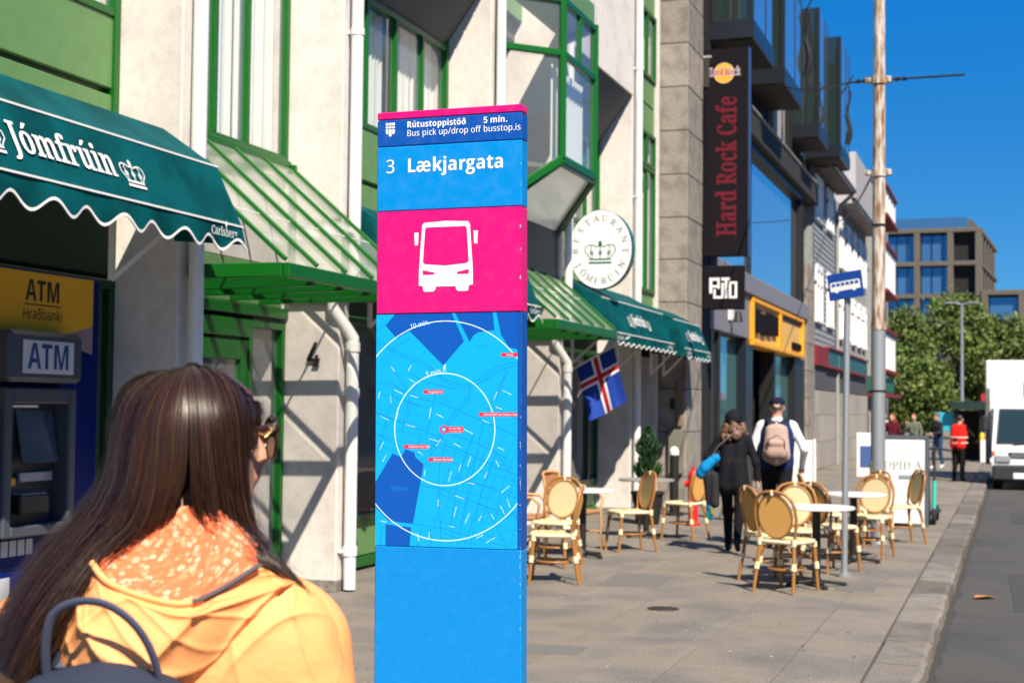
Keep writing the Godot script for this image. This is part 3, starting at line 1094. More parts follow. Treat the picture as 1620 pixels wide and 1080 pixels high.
# ---------------------------------------------------------------- the pylon and its printed map
func fill(img: Image, poly: Array, k: Color) -> void:
	var y0 := 1e9
	var y1 := -1e9
	for p in poly:
		y0 = min(y0, p.y)
		y1 = max(y1, p.y)
	var h := img.get_height()
	var w := img.get_width()
	for y in range(maxi(0, int(y0)), mini(h - 1, int(y1)) + 1):
		var xs := []
		var yy := y + 0.5
		for i in poly.size():
			var a: Vector2 = poly[i]
			var b: Vector2 = poly[(i + 1) % poly.size()]
			if (a.y <= yy) != (b.y <= yy):
				xs.append(a.x + (yy - a.y) / (b.y - a.y) * (b.x - a.x))
		xs.sort()
		for i in range(0, xs.size() - 1, 2):
			var s := maxi(0, int(round(xs[i])))
			var e := mini(w, int(round(xs[i + 1])))
			if e > s:
				img.fill_rect(Rect2i(s, y, e - s, 1), k)

func stroke(img: Image, path: Array, w: float, k: Color) -> void:
	for i in path.size() - 1:
		var a: Vector2 = path[i]
		var b: Vector2 = path[i + 1]
		var d := (b - a).normalized()
		var o := Vector2(-d.y, d.x) * w * 0.5
		a -= d * w * 0.3
		b += d * w * 0.3
		fill(img, [a + o, b + o, b - o, a - o], k)

func write(img: Image, s: String, f: Font, h: float, at: Vector2, ang: float, k: Color) -> void:
	var mb := MB.new()
	mb.text(s, f, h, Transform3D(), 0, 0.0)
	for i in range(0, mb.v.size(), 3):
		var q := []
		for j in 3:
			q.append(at + Vector2(mb.v[i + j].x, -mb.v[i + j].y).rotated(ang))
		fill(img, q, k)

func circle_line(img: Image, c: Vector2, rx: float, ry: float, w: float, k: Color) -> void:
	var path := []
	for i in 121:
		path.append(c + Vector2(cos(TAU * i / 120.0) * rx, sin(TAU * i / 120.0) * ry))
	stroke(img, path, w, k)

func map_image() -> ImageTexture:
	var W := 840
	var H := 1300
	var img := Image.create(W, H, false, Image.FORMAT_RGB8)
	var cyan := Color8(0, 172, 238)
	var street := Color8(0, 140, 208)
	var deep := Color8(0, 84, 178)
	var white := Color8(226, 244, 252)
	var red := Color8(238, 52, 66)
	img.fill(cyan)
	var c := func(x: float, y: float) -> Vector2: return Vector2((x - 97.0) / 638.0 * W, (y - 45.0) / 995.0 * H)
	var pl := func(a: Array) -> Array:
		var o := []
		for i in range(0, a.size(), 2):
			o.append(c.call(a[i], a[i + 1]))
		return o
	# streets
	for s in [[97, 150, 200, 210, 330, 260, 420, 330, 500, 355, 560, 330, 640, 275, 740, 255], [97, 165, 200, 222, 330, 272, 420, 342, 500, 368, 570, 342, 650, 288, 740, 268], [215, 560, 250, 410, 300, 320], [97, 470, 230, 520, 330, 550, 420, 590], [150, 330, 260, 400, 400, 430, 620, 520, 740, 570], [340, 640, 430, 500, 520, 390, 530, 350], [350, 650, 440, 510, 530, 400], [330, 690, 400, 560], [400, 1040, 385, 800, 390, 690, 420, 590], [470, 1040, 540, 700, 590, 490, 690, 290], [540, 560, 470, 760, 440, 950], [270, 945, 400, 960, 560, 1000, 740, 1040], [300, 780, 390, 790, 500, 830, 610, 870, 740, 900], [430, 740, 600, 780, 740, 830], [600, 590, 690, 700, 735, 780], [640, 640, 560, 860, 500, 1040], [97, 560, 180, 600, 240, 630], [120, 250, 180, 190, 250, 150], [97, 110, 200, 55], [180, 370, 130, 560, 100, 660], [250, 300, 330, 340, 470, 370], [370, 390, 350, 480, 330, 560], [300, 560, 290, 640], [620, 440, 740, 500], [690, 290, 640, 420], [330, 580, 420, 610, 520, 640, 640, 700, 740, 730], [590, 860, 650, 960, 690, 1040], [680, 820, 740, 930], [260, 420, 240, 500], [180, 400, 300, 440], [160, 260, 240, 370], [130, 960, 120, 1040], [310, 960, 290, 1040], [350, 960, 350, 1040], [560, 1000, 640, 940, 735, 880], [440, 560, 560, 600, 690, 660]]:
		stroke(img, pl.call(s), 4.5, street)
	for s in [[180, 190, 150, 260, 110, 290], [520, 350, 525, 420], [560, 330, 600, 330, 690, 280], [405, 430, 440, 420, 370, 385], [660, 860, 640, 900]]:
		stroke(img, pl.call(s), 3.0, street)
	# the smaller streets of the lower right quarter
	for k in 9:
		var x := 350.0 + k * 44.0
		stroke(img, pl.call([x + 150, 540.0 + (k % 3) * 25, x + 60, 760, x, 1040.0 - (k % 2) * 90]), 2.6, street)
	for k in 8:
		var y := 600.0 + k * 52.0
		stroke(img, pl.call([330.0 + (k % 3) * 40, y, 520, y + 55, 740, y + 105]), 2.6, street)
	for k in 7:
		stroke(img, pl.call([97, 330.0 + k * 46, 200, 372.0 + k * 44, 335, 410.0 + k * 40]), 2.4, street)
	# water
	fill(img, pl.call([140, 92, 182, 45, 440, 40, 497, 165, 405, 268, 250, 118, 190, 150]), deep)
	fill(img, pl.call([455, 40, 625, 40, 633, 120, 560, 128, 540, 142, 522, 168]), deep)
	fill(img, pl.call([640, 40, 740, 40, 740, 205, 695, 192, 662, 140]), deep)
	fill(img, pl.call([175, 645, 215, 660, 235, 625, 275, 640, 280, 660, 318, 690, 270, 945, 160, 935, 90, 870, 90, 780]), deep)
	fill(img, pl.call([145, 950, 262, 960, 255, 1045, 145, 1045]), deep)
	# street names, far too small to read
	rng.seed = 91
	for s in [[115, 380, 105], [165, 270, 50], [180, 370, 25], [200, 470, 110], [235, 520, 15], [255, 395, 15], [245, 290, -60], [250, 325, 30], [350, 450, 100], [375, 475, 25], [340, 580, 15], [375, 610, -55], [290, 635, 30], [500, 540, 25], [455, 600, 28], [580, 500, 22], [630, 415, -65], [640, 445, 20], [670, 375, 25], [650, 615, 25], [640, 670, 60], [475, 720, -72], [515, 695, -70], [430, 760, -72], [590, 745, -65], [520, 765, 12], [460, 820, 18], [385, 840, 92], [455, 910, -75], [505, 935, -65], [565, 925, -60], [620, 895, 60], [660, 860, 60], [690, 830, 70], [665, 805, -40], [435, 950, 10], [555, 1000, -30], [600, 1015, -30], [290, 985, 75], [345, 980, 95], [120, 935, 10], [120, 485, 25], [130, 680, -60], [115, 630, -62], [320, 740, -80], [165, 400, 85]]:
		var a: Vector2 = c.call(s[0], s[1])
		var d := Vector2.from_angle(deg_to_rad(s[2]))
		var n := 5 + rng.randi() % 5
		for k in n:
			var q := a + d * k * 6.6
			var r := rng.randf_range(2.5, 4.5)
			stroke(img, [q, q + d * 3.6], r, white)
	circle_line(img, c.call(410, 540), 297, 312, 5.5, white)
	circle_line(img, c.call(410, 545), 562, 611, 5.5, white)
	write(img, "10 mín.", font("sans"), 26, c.call(252, 100), -0.22, white)
	write(img, "5 mín.", font("sans"), 26, c.call(325, 305), -0.2, white)
	# a walking figure
	var g: Vector2 = c.call(410, 280)
	circle_line(img, g + Vector2(2, -17), 2.5, 2.5, 5, white)
	stroke(img, [g + Vector2(1, -12), g + Vector2(-1, 2)], 6, white)
	stroke(img, [g + Vector2(-1, 2), g + Vector2(6, 9), g + Vector2(8, 18)], 4, white)
	stroke(img, [g + Vector2(-1, 2), g + Vector2(-4, 10), g + Vector2(-9, 17)], 4, white)
	stroke(img, [g + Vector2(0, -10), g + Vector2(-7, -3), g + Vector2(-7, 2)], 3, white)
	stroke(img, [g + Vector2(1, -10), g + Vector2(9, -3)], 3, white)
	write(img, "Tjörnin", font("serif italic"), 22, c.call(168, 795), 0.0, street)
	write(img, "Höfnin", font("serif italic"), 15, c.call(550, 185), 0.05, street)
	for t in [[322, 380, 400, "Tryggvagata"], [572, 476, 740, "Safnahúsið The Culture House"], [235, 615, 335, "Ráðhúsið City Hall"], [347, 669, 441, "Tjörnin The Pond"], [670, 225, 740, "Harpa"]]:
		var a: Vector2 = c.call(t[0], t[1])
		var b: Vector2 = c.call(t[2], t[1])
		stroke(img, [a, b], 22, red)
		circle_line(img, a, 5, 5, 12, red)
		write(img, t[3], font("sans bold"), 10.5, a + Vector2(17, 0), 0, white)
	var m: Vector2 = c.call(408, 541)
	stroke(img, [m + Vector2(24, 0), m + Vector2(104, 0)], 34, red)
	circle_line(img, m, 19, 19, 9, red)
	circle_line(img, m, 2, 2, 6, white)
	write(img, "Þú ert hér", font("sans bold"), 11, m + Vector2(30, -7), 0, white)
	write(img, "You are here", font("sans"), 10, m + Vector2(30, 8), 0, white)
	return ImageTexture.create_from_image(img)

func pylon() -> void:
	var T := thing("information_pylon", "tall blue and pink bus stop pylon with a white bus symbol and a city map", "pylon", P(-1.585, 0, -4.228))
	var x0 := -1.818
	var x1 := -1.358
	var z0 := -4.2
	var z1 := -4.256
	var wear := noise(81, 0.08, [[0.0, 0.88], [0.3, 1.0], [1.0, 1.0]], 512, 5)
	var nm := nmap(82, 0.06, 1.2, 512, 3)
	var pm := func(k: String, c: Color) -> StandardMaterial3D:
		var m := weather(mat(k, c, 0.32), wear, 1.2, null, 0.2, nm, 0.12)
		m.roughness = 0.6
		m.roughness_texture = noise(84, 0.03, [[0.2, 0.35], [0.5, 0.6], [0.8, 0.95]], 512, 5)
		m.clearcoat_enabled = true
		m.clearcoat = 0.2
		m.clearcoat_roughness = 0.3
		return m
	var sky: Material = pm.call("sign_blue", Color(0.0, 0.235, 0.62))
	var deep: Material = pm.call("sign_deep_blue", Color(0.003, 0.075, 0.36))
	var pink: Material = pm.call("sign_pink", Color(0.74, 0.0, 0.16))
	var white := mat("sign_white", Color(0.82, 0.83, 0.84), 0.4)
	for s in [["top_cap", 2.468, 2.492, pink], ["header_panel", 2.386, 2.468, deep], ["name_panel", 2.19, 2.386, sky], ["bus_panel", 1.88, 2.19, pink], ["lower_panel", 0.06, 1.19, sky]]:
		var b := MB.new()
		b.bx(P(x0, s[1] + 0.0006, z0), P(x1, s[2] - 0.0006, z1), 0.003)
		wpart(T, s[0], b, s[3])
	var core := MB.new()
	core.bx(P(x0 + 0.003, 1.1906, z0 - 0.003), P(x1 - 0.0, 1.8794, z1), 0.002)
	var mp := wpart(T, "map_panel", core, deep)
	var mm := mat("map_print", Color(0.92, 0.92, 0.92), 0.35)
	mm.albedo_texture = map_image()
	mm.clearcoat_enabled = true
	mm.clearcoat = 0.25
	mm.clearcoat_roughness = 0.3
	var f := MB.new()
	f.quad_uv(P(x0 + 0.001, 1.8794, z0), P(x1 - 0.012, 1.8794, z0), P(x1 - 0.012, 1.1906, z0), P(x0 + 0.001, 1.1906, z0), Vector3.BACK)
	wpart(mp, "map_print", f, mm)
	var ft := MB.new()
	ft.bx(P(x0 - 0.06, 0, z0 + 0.08), P(x1 + 0.06, 0.06, z1 - 0.08), 0.006)
	wpart(T, "base_plate", ft, mats.dark_metal)
	# print on the front
	var zt := z0 + 0.0012
	var tx := func(s: String, k: String, h: float, x: float, y: float) -> void:
		var b := MB.new()
		b.text(s, font(k), h, Transform3D(Basis(), P(x, y, zt)), 0, 0.0)
		wpart(T, "lettering", b, white)
	tx.call("Rútustoppistöð", "sans bold", 0.0185, -1.722, 2.4495)
	tx.call("Bus pick up/drop off", "sans", 0.0185, -1.722, 2.4235)
	tx.call("5 mín.", "sans bold", 0.0185, -1.478, 2.4495)
	tx.call("busstop.is", "sans", 0.0185, -1.478, 2.4235)
	tx.call("Lækjargata", "sans bold", 0.041, -1.722, 2.325)
	tx.call("3", "sans", 0.041, -1.789, 2.325)
	# shield of three stripes
	var sh := MB.new()
	for k in 3:
		var cx := -1.775 + (k - 1) * 0.0105
		var lo := 2.419 if k == 1 else 2.424
		sh.prism(PackedVector2Array([Vector2(cx - 0.0042, 2.4585), Vector2(cx + 0.0042, 2.4585), Vector2(cx + 0.0042, lo + (0.0 if k != 2 else 0.004)), Vector2(cx, lo - (0.003 if k == 1 else 0.0)), Vector2(cx - 0.0042, lo + (0.0 if k != 0 else 0.004))]), Transform3D(Basis(), P(0, 0, zt)), 0.0)
	wpart(T, "crest", sh, white)
	var sb := MB.new()
	for k in 2:
		sb.quad(P(-1.7915, 2.4505 - k * 0.009, zt + 0.0006), P(-1.7585, 2.4505 - k * 0.009, zt + 0.0006), P(-1.7585, 2.4485 - k * 0.009, zt + 0.0006), P(-1.7915, 2.4485 - k * 0.009, zt + 0.0006), Vector3.BACK)
	wpart(T, "crest_bar", sb, deep)
	# the bus
	var bus := MB.new()
	var tz := Transform3D(Basis(), P(-1.5945, 2.043, zt)).scaled_local(Vector3(1, 0.925, 1))
	bus.prism(PackedVector2Array([Vector2(-0.076, 0.108), Vector2(-0.07, 0.117), Vector2(0.0, 0.121), Vector2(0.07, 0.117), Vector2(0.076, 0.108), Vector2(0.0855, -0.04), Vector2(0.0855, -0.086), Vector2(0.073, -0.088), Vector2(0.071, -0.103), Vector2(0.066, -0.106), Vector2(0.04, -0.106), Vector2(0.033, -0.1), Vector2(0.031, -0.09), Vector2(-0.031, -0.09), Vector2(-0.033, -0.1), Vector2(-0.04, -0.106), Vector2(-0.066, -0.106), Vector2(-0.071, -0.103), Vector2(-0.073, -0.088), Vector2(-0.0855, -0.086), Vector2(-0.0855, -0.04)]), tz, 0.0)
	for s in [-1.0, 1.0]:
		bus.prism(PackedVector2Array([Vector2(s * 0.087, 0.086), Vector2(s * 0.101, 0.086), Vector2(s * 0.099, 0.044), Vector2(s * 0.089, 0.046)]), tz, 0.0)
	wpart(T, "bus_symbol", bus, white)
	var hole := MB.new()
	hole.prism(PackedVector2Array([Vector2(-0.062, 0.102), Vector2(0.062, 0.102), Vector2(0.066, 0.096), Vector2(0.0725, -0.01), Vector2(0.066, -0.0165), Vector2(0.0, -0.0225), Vector2(-0.066, -0.0165), Vector2(-0.0725, -0.01), Vector2(-0.066, 0.096)]), tz.translated_local(P(0, 0, 0.0006)), 0.0)
	for s in [-1.0, 1.0]:
		hole.prism(PackedVector2Array([Vector2(s * 0.073, -0.036), Vector2(s * 0.034, -0.045), Vector2(s * 0.038, -0.051), Vector2(s * 0.073, -0.051)]), tz.translated_local(P(0, 0, 0.0006)), 0.0)
	wpart(T, "bus_window", hole, pink)
	# scuffs where the film has worn off the edge
	var sc := MB.new()
	rng.seed = 15
	for k in 34:
		var y := rng.randf_range(1.05, 1.5) if k < 24 else rng.randf_range(0.7, 2.4)
		var h := rng.randf_range(0.002, 0.012)
		var w := rng.randf_range(0.001, 0.004)
		sc.quad(P(x1 - w - 0.002, y, zt), P(x1 - 0.002, y + rng.randf_range(-0.002, 0.002), zt), P(x1 - 0.002, y + h, zt), P(x1 - w * 0.6 - 0.002, y + h * 0.8, zt), Vector3.BACK)
	wpart(T, "scuff_mark", sc, mat("scuff", Color(0.3, 0.5, 0.62), 0.7)).set_meta("kind", "stuff")
	T.rotation.z = 0.009
	T.position.x += 0.021

# ---------------------------------------------------------------- signs, flag and poles
func signs() -> void:
	var white := mat("sign_face", Color(0.8, 0.8, 0.8), 0.4)
	var grn := mat("crest_green", Color(0.004, 0.12, 0.075), 0.5)
	# round restaurant sign
	var T := thing("round_restaurant_sign", "round white hanging sign with a green crown and grey lettering", "sign", P(-5.11, 3.45, -19.25))
	var Z := Vector3(-0.03, 0, 1.0).normalized()
	var t := frame_at(P(-5.113, 3.7, -19.2), Vector3.UP.cross(Z), Vector3.UP)
	var b := MB.new()
	b.disc(0.5, t.scaled_local(Vector3(0.85, 1.03, 1)), 0.15, 56)
	wpart(T, "sign_box", b, mats.white_trim)
	var rim := MB.new()
	for i in 56:
		var a := TAU * i / 56
		var c := TAU * (i + 1) / 56
		rim.quad(t * P(cos(a) * 0.43, sin(a) * 0.52, 0.004), t * P(cos(c) * 0.43, sin(c) * 0.52, 0.004), t * P(cos(c) * 0.43, sin(c) * 0.52, -0.155), t * P(cos(a) * 0.43, sin(a) * 0.52, -0.155), t.basis * P(cos(a), sin(a), 0))
	wpart(T, "rim", rim, mat("rim_teal", Color(0.004, 0.11, 0.11), 0.4))
	var cr := MB.new()
	crown(cr, t.translated_local(P(0, 0.02, 0.003)), 0.44)
	wpart(T, "crown", cr, grn)
	var le := MB.new()
	for w in [["RESTAURANT", 1.0], ["JÓMFRÚIN", -1.0]]:
		var s: String = w[0]
		for i in s.length():
			var span := 0.36 if w[1] > 0.0 else 0.3
			var a: float = (i - (s.length() - 1) * 0.5) * span * w[1]
			if w[1] > 0.0:
				a = -a
				var q := t * Transform3D(Basis(Vector3.BACK, a), P(-sin(a) * 0.34, cos(a) * 0.41, 0.003))
				le.text(s[i], font("serif bold"), 0.085, q, 1, 0.0)
			else:
				a = (i - (s.length() - 1) * 0.5) * span
				var q := t * Transform3D(Basis(Vector3.BACK, a), P(sin(a) * 0.34, -cos(a) * 0.42, 0.003))
				le.text(s[i], font("serif bold"), 0.085, q, 1, 0.0)
	wpart(T, "lettering", le, mat("grey_letter", Color(0.22, 0.24, 0.26), 0.6))
	var ar := MB.new()
	for y in [3.95, 3.45]:
		ar.tube([P(-5.6, y, -19.1), P(-5.55, y, -19.36), P(-5.08, y, -19.33), P(-5.08, y, -19.29)], 0.015, 6)
	wpart(T, "bracket", ar, mats.dark_metal)
	# the flag
	var F := thing("hanging_flag", "blue flag with a white edged red cross hanging from a slanted pole", "flag", P(-5.55, 2.1, -19.5))
	var pole := MB.new()
	pole.tube([P(-5.62, 2.1, -19.5), P(-4.78, 2.56, -19.5)], 0.012, 8)
	wpart(F, "flag_pole", pole, mats.pipe_white)
	var img := Image.create(250, 180, false, Image.FORMAT_RGB8)
	img.fill(Color8(2, 52, 150))
	img.fill_rect(Rect2i(70, 0, 40, 180), Color8(245, 245, 245))
	img.fill_rect(Rect2i(0, 70, 250, 40), Color8(245, 245, 245))
	img.fill_rect(Rect2i(80, 0, 20, 180), Color8(205, 22, 45))
	img.fill_rect(Rect2i(0, 80, 250, 20), Color8(205, 22, 45))
	var fm := mat("flag_cloth", Color(1, 1, 1), 0.8)
	fm.albedo_texture = ImageTexture.create_from_image(img)
	fm.backlight = Color(0.35, 0.35, 0.35)
	var fl := MB.new()
	var p0 := P(-5.51, 2.155, -19.5)
	var p1 := P(-5.0, 2.43, -19.5)
	var dn := P(0.2, -0.72, 0.02)
	var NU := 18
	var NV := 24
	var pt := func(i: int, j: int) -> Vector3:
		var u := float(i) / NU
		var v := float(j) / NV
		return p0.lerp(p1, u) + dn * v + P(0, 0, 0.035 * v * sin(u * 7.0 + v * 2.0) + 0.02 * v * sin(u * 13.0))
	for i in NU:
		for j in NV:
			var A: Vector3 = pt.call(i, j)
			var B: Vector3 = pt.call(i + 1, j)
			var C: Vector3 = pt.call(i + 1, j + 1)
			var D: Vector3 = pt.call(i, j + 1)
			var nn := (B - A).cross(D - A).normalized()
			var u0 := float(i) / NU
			var u1 := float(i + 1) / NU
			var v0 := float(j) / NV
			var v1 := float(j + 1) / NV
			fl.smooth(A, B, C, nn, nn, nn, Vector2(v0, u0), Vector2(v0, u1), Vector2(v1, u1))
			fl.smooth(A, C, D, nn, nn, nn, Vector2(v0, u0), Vector2(v1, u1), Vector2(v1, u0))
	wpart(F, "flag_cloth", fl, fm)
	# tall blade sign
	var H := thing("tall_blade_sign", "tall black vertical blade sign with dark red lettering and an orange disc", "sign", P(-4.7, 4.27, -26.05))
	var black := mat("sign_black", Color(0.012, 0.011, 0.014), 0.8)
	black.metallic_specular = 0.12
	var hb := MB.new()
	hb.bx(P(-5.08, 4.27, -26.0), P(-4.3, 7.9, -26.14), 0.01)
	wpart(H, "sign_board", hb, black)
	var he := MB.new()
	he.bx(P(-4.298, 4.27, -26.0), P(-4.27, 7.9, -26.14), 0.004)
	wpart(H, "edge_strip", he, mat("edge_blue", Color(0.05, 0.09, 0.2), 0.3, 0.4))
	var hl := MB.new()
	var ht := frame_at(P(-4.66, 5.83, -25.996), Vector3.UP, Vector3.LEFT)
	hl.text("Hard Rock Cafe", font("serif bold italic"), 0.34, ht, 1, 0.0, 0.66)
	hl.text("Hard Rock Cafe", font("serif bold italic"), 0.34, ht.translated_local(P(0.012, 0.008, 0.002)), 1, 0.0, 0.66)
	wpart(H, "lettering", hl, mat("sign_red", Color(0.115, 0.001, 0.012), 0.95))
	var hd := MB.new()
	var dt := Transform3D(Basis(), P(-4.72, 7.47, -25.996))
	hd.disc(0.175, dt, 0.0, 36)
	wpart(H, "disc", hd, mat("sign_orange", Color(0.85, 0.36, 0.03), 0.5))
	var h3 := MB.new()
	h3.ring(0.165, 0.18, dt.translated_local(P(0, 0, 0.002)), 0.0)
	wpart(H, "disc_edge", h3, mat("gold", Color(0.7, 0.5, 0.2), 0.4))
	var h4 := MB.new()
	h4.text("Hard Rock", font("serif bold italic"), 0.15, dt.translated_local(P(0, 0.02, 0.004)), 1, 0.0, 0.52)
	wpart(H, "logo_lettering", h4, mats.white_trim)
	var h5 := MB.new()
	h5.text("Hard Rock", font("serif bold italic"), 0.125, dt.translated_local(P(0, 0.02, 0.007)), 1, 0.0, 0.6)
	wpart(H, "logo_inner_lettering", h5, mat("plum", Color(0.22, 0.08, 0.2), 0.5))
	for y in [7.55, 5.95, 4.6]:
		var br := MB.new()
		br.bx(P(-5.2, y - 0.2, -26.04), P(-5.08, y + 0.2, -26.11), 0.005)
		br.bx(P(-5.16, y + 0.1, -26.0), P(-5.06, y + 0.16, -26.15), 0.005)
		br.bx(P(-5.16, y - 0.16, -26.0), P(-5.06, y - 0.1, -26.15), 0.005)
		wpart(H, "bracket", br, mats.dark_metal)
	# square blade sign
	var A := thing("square_blade_sign", "square black blade sign with white block letters", "sign", P(-4.72, 3.35, -26.05))
	var ab := MB.new()
	ab.bx(P(-5.08, 3.35, -26.0), P(-4.36, 4.11, -26.13), 0.012)
	wpart(A, "sign_board", ab, black)
	var al := MB.new()
	var at := Transform3D(Basis(), P(-4.72, 3.73, -25.996))
	var st := func(a: float, b2: float, c2: float, d2: float) -> void:
		al.quad(at * P(a, b2, 0), at * P(c2, b2, 0), at * P(c2, d2, 0), at * P(a, d2, 0), Vector3.BACK)
	# A, U, T, O in joined bars
	st.call(-0.24, -0.1, -0.19, 0.17)
	st.call(-0.188, 0.12, -0.102, 0.17)
	st.call(-0.188, 0.0, -0.102, 0.04)
	st.call(-0.1, -0.02, -0.06, 0.17)
	st.call(-0.17, -0.19, -0.13, -0.03)
	st.call(-0.128, -0.19, -0.032, -0.15)
	st.call(-0.03, -0.19, 0.012, 0.08)
	st.call(-0.03, 0.12, 0.12, 0.17)
	st.call(0.03, -0.19, 0.072, 0.118)
	st.call(0.1, -0.19, 0.142, 0.1)
	st.call(0.144, 0.06, 0.2, 0.1)
	st.call(0.144, -0.19, 0.2, -0.15)
	st.call(0.202, -0.19, 0.244, 0.1)
	wpart(A, "lettering", al, white)
	for y in [3.95, 3.5]:
		var br := MB.new()
		br.bx(P(-5.18, y - 0.05, -26.03), P(-5.08, y + 0.05, -26.1), 0.005)
		wpart(A, "bracket", br, mats.dark_metal)
	# bus stop sign on its pole
	var B := thing("bus_stop_sign", "blue bus stop plate with a white bus on a thin grey pole", "bus stop sign", P(-1.545, 0, -15.11))
	var bp := MB.new()
	bp.tube([P(-1.545, 0, -15.11), P(-1.515, 2.98, -15.11)], 0.031, 14)
	bp.lathe([[0.0, 0.03], [0.075, 0.03], [0.075, 0.0]], 16, Transform3D(Basis(), P(-1.545, 0, -15.11)))
	wpart(B, "pole", bp, mat("galvanised", Color(0.36, 0.39, 0.42), 0.45, 0.5))
	var pl := MB.new()
	var Zs := Vector3(-0.3, 0, 1).normalized()
	var pt2 := frame_at(P(-1.53, 2.835, -15.06), Vector3.UP.cross(Zs) + P(0, 0.13, 0), Vector3.UP)
	pl.box(Vector3.ZERO, P(0.36, 0.26, 0.012), 0.004)
	var pm := part(B, "sign_plate", pl, mat("plate_blue", Color(0.006, 0.055, 0.3), 0.4))
	pm.transform = Transform3D(pt2.basis, pt2.origin - B.position)
	var bs := MB.new()
	var z := 0.0072
	bs.prism(PackedVector2Array([Vector2(-0.15, 0.045), Vector2(0.145, 0.045), Vector2(0.155, 0.03), Vector2(0.155, -0.045), Vector2(0.11, -0.045), Vector2(0.1, -0.06), Vector2(0.075, -0.06), Vector2(0.065, -0.045), Vector2(-0.07, -0.045), Vector2(-0.08, -0.06), Vector2(-0.105, -0.06), Vector2(-0.115, -0.045), Vector2(-0.155, -0.045), Vector2(-0.155, 0.03)]), Transform3D(Basis(), P(0, 0, z)), 0.0)
	part(pm, "bus_symbol", bs, white)
	var bw := MB.new()
	for k in 6:
		bw.quad(P(-0.138 + k * 0.048, 0.032, z + 0.0008), P(-0.102 + k * 0.048, 0.032, z + 0.0008), P(-0.102 + k * 0.048, 0.002, z + 0.0008), P(-0.138 + k * 0.048, 0.002, z + 0.0008), Vector3.BACK)
	part(pm, "bus_window", bw, mats.plate_blue)
	# rusty street pole with its arm and wire
	var R := thing("rusty_street_pole", "tall grey steel pole with rust streaks on its upper half", "pole", P(-1.545, 0, -19.06))
	var low := MB.new()
	low.tube([P(-1.545, 0, -19.06), P(-1.54, 2.66, -19.06)], 0.088, 16)
	low.lathe([[0.0, 0.05], [0.13, 0.05], [0.14, 0.0]], 16, Transform3D(Basis(), P(-1.545, 0, -19.06)))
	wpart(R, "pole_foot", low, mats.galvanised)
	var rust := weather(mat("rusty_steel", Color(0.62, 0.6, 0.57), 0.75, 0.0), noise(83, 0.022, [[0.0, Color(0.5, 0.34, 0.22)], [0.38, Color(0.66, 0.5, 0.36)], [0.52, Color(0.86, 0.82, 0.78)], [0.8, Color(1, 1, 1)], [1.0, Color(0.7, 0.58, 0.44)]], 512, 5), 1.0)
	rust.uv1_scale = Vector3(1.6, 0.22, 1.6)
	var upr := MB.new()
	upr.tube([P(-1.54, 2.66, -19.06), P(-1.53, 4.6, -19.06), P(-1.52, 8.6, -19.06)], [0.078, 0.076, 0.062], 16)
	wpart(R, "pole_shaft", upr, rust)
	for y in [2.66, 4.55, 5.7]:
		var cl := MB.new()
		cl.lathe([[0.07, -0.05], [0.094, -0.05], [0.094, 0.05], [0.07, 0.05]], 16, Transform3D(Basis(), P(-1.535, y, -19.06)))
		if y > 4.0:
			cl.bx(P(-1.45, y - 0.04, -19.1), P(-1.38, y + 0.04, -19.02), 0.008)
			cl.bx(P(-1.7, y - 0.03, -19.1), P(-1.62, y + 0.03, -19.02), 0.008)
		wpart(R, "collar", cl, rust)
	for y in [1.86, 3.9]:
		var bd := MB.new()
		bd.lathe([[0.08, -0.012], [0.092, -0.012], [0.092, 0.012], [0.08, 0.012]], 16, Transform3D(Basis(), P(-1.538, y, -19.06)))
		wpart(R, "strap", bd, mats.dark_metal)
	var hp := MB.new()
	hp.bx(P(-1.64, 0.62, -19.0), P(-1.6, 1.0, -19.1), 0.01)
	wpart(R, "fuse_box", hp, mat("box_brown", Color(0.12, 0.1, 0.08), 0.6))
	var arm := MB.new()
	arm.tube([P(-1.9, 5.69, -19.06), P(-1.62, 5.7, -19.06), P(-0.51, 5.7, -19.02)], 0.014, 8)
	for k in 5:
		var x: float = [-1.78, -1.7, -1.39, -1.31, -1.23][k]
		arm.lathe([[0.0, -0.03], [0.035, -0.02], [0.02, 0.0], [0.035, 0.02], [0.0, 0.03]], 10, Transform3D(Basis(Vector3.BACK, PI / 2), P(x, 5.7, -19.06)))
	wpart(R, "cross_arm", arm, mats.dark_metal)
	var wire := MB.new()
	var pth := []
	for i in 13:
		var q := i / 12.0
		pth.append(P(-1.9, 5.69, -19.06).lerp(P(-4.35, 8.0, -29.5), q) - P(0, 0.35 * 4.0 * q * (1 - q) * 0.3, 0))
	wire.tube(pth, 0.012, 6)
	single("span_wire", wire, mats.dark_metal, "thin dark span wire running from the dark building to the rusty pole", "wire", P(-1.9, 5.69, -19.06))
	var w2 := MB.new()
	pth = []
	for i in 11:
		var q := i / 10.0
		pth.append(P(-1.6, 4.55, -19.06).lerp(P(-4.95, 7.3, -45.0), q) - P(0, 1.2 * q * (1 - q), 0))
	w2.tube(pth, 0.014, 6)
	single("cable", w2, mats.dark_metal, "slack dark cable from the grey house eaves to the rusty pole", "cable", P(-1.6, 4.55, -19.06))

# ---------------------------------------------------------------- stone pier, dark building, houses
func blocks(parent: Node3D, x0: float, x1: float, z0: float, z1: float, ys: Array, nz: int, mm: Array) -> void:
	# each stone a block of its own, joints of about a centimetre
	for i in ys.size() - 1:
		for k in nz:
			var a := lerpf(z0, z1, float(k) / nz)
			var b := lerpf(z0, z1, float(k + 1) / nz)
			var m := MB.new()
			var o := rng.randf_range(-0.003, 0.003)
			m.bx(P(x0 - o, ys[i] + 0.006, a - 0.005), P(x1 + o, ys[i + 1] - 0.006, b + 0.005), 0.008)
			wpart(parent, "stone", m, mm[rng.randi() % mm.size()])

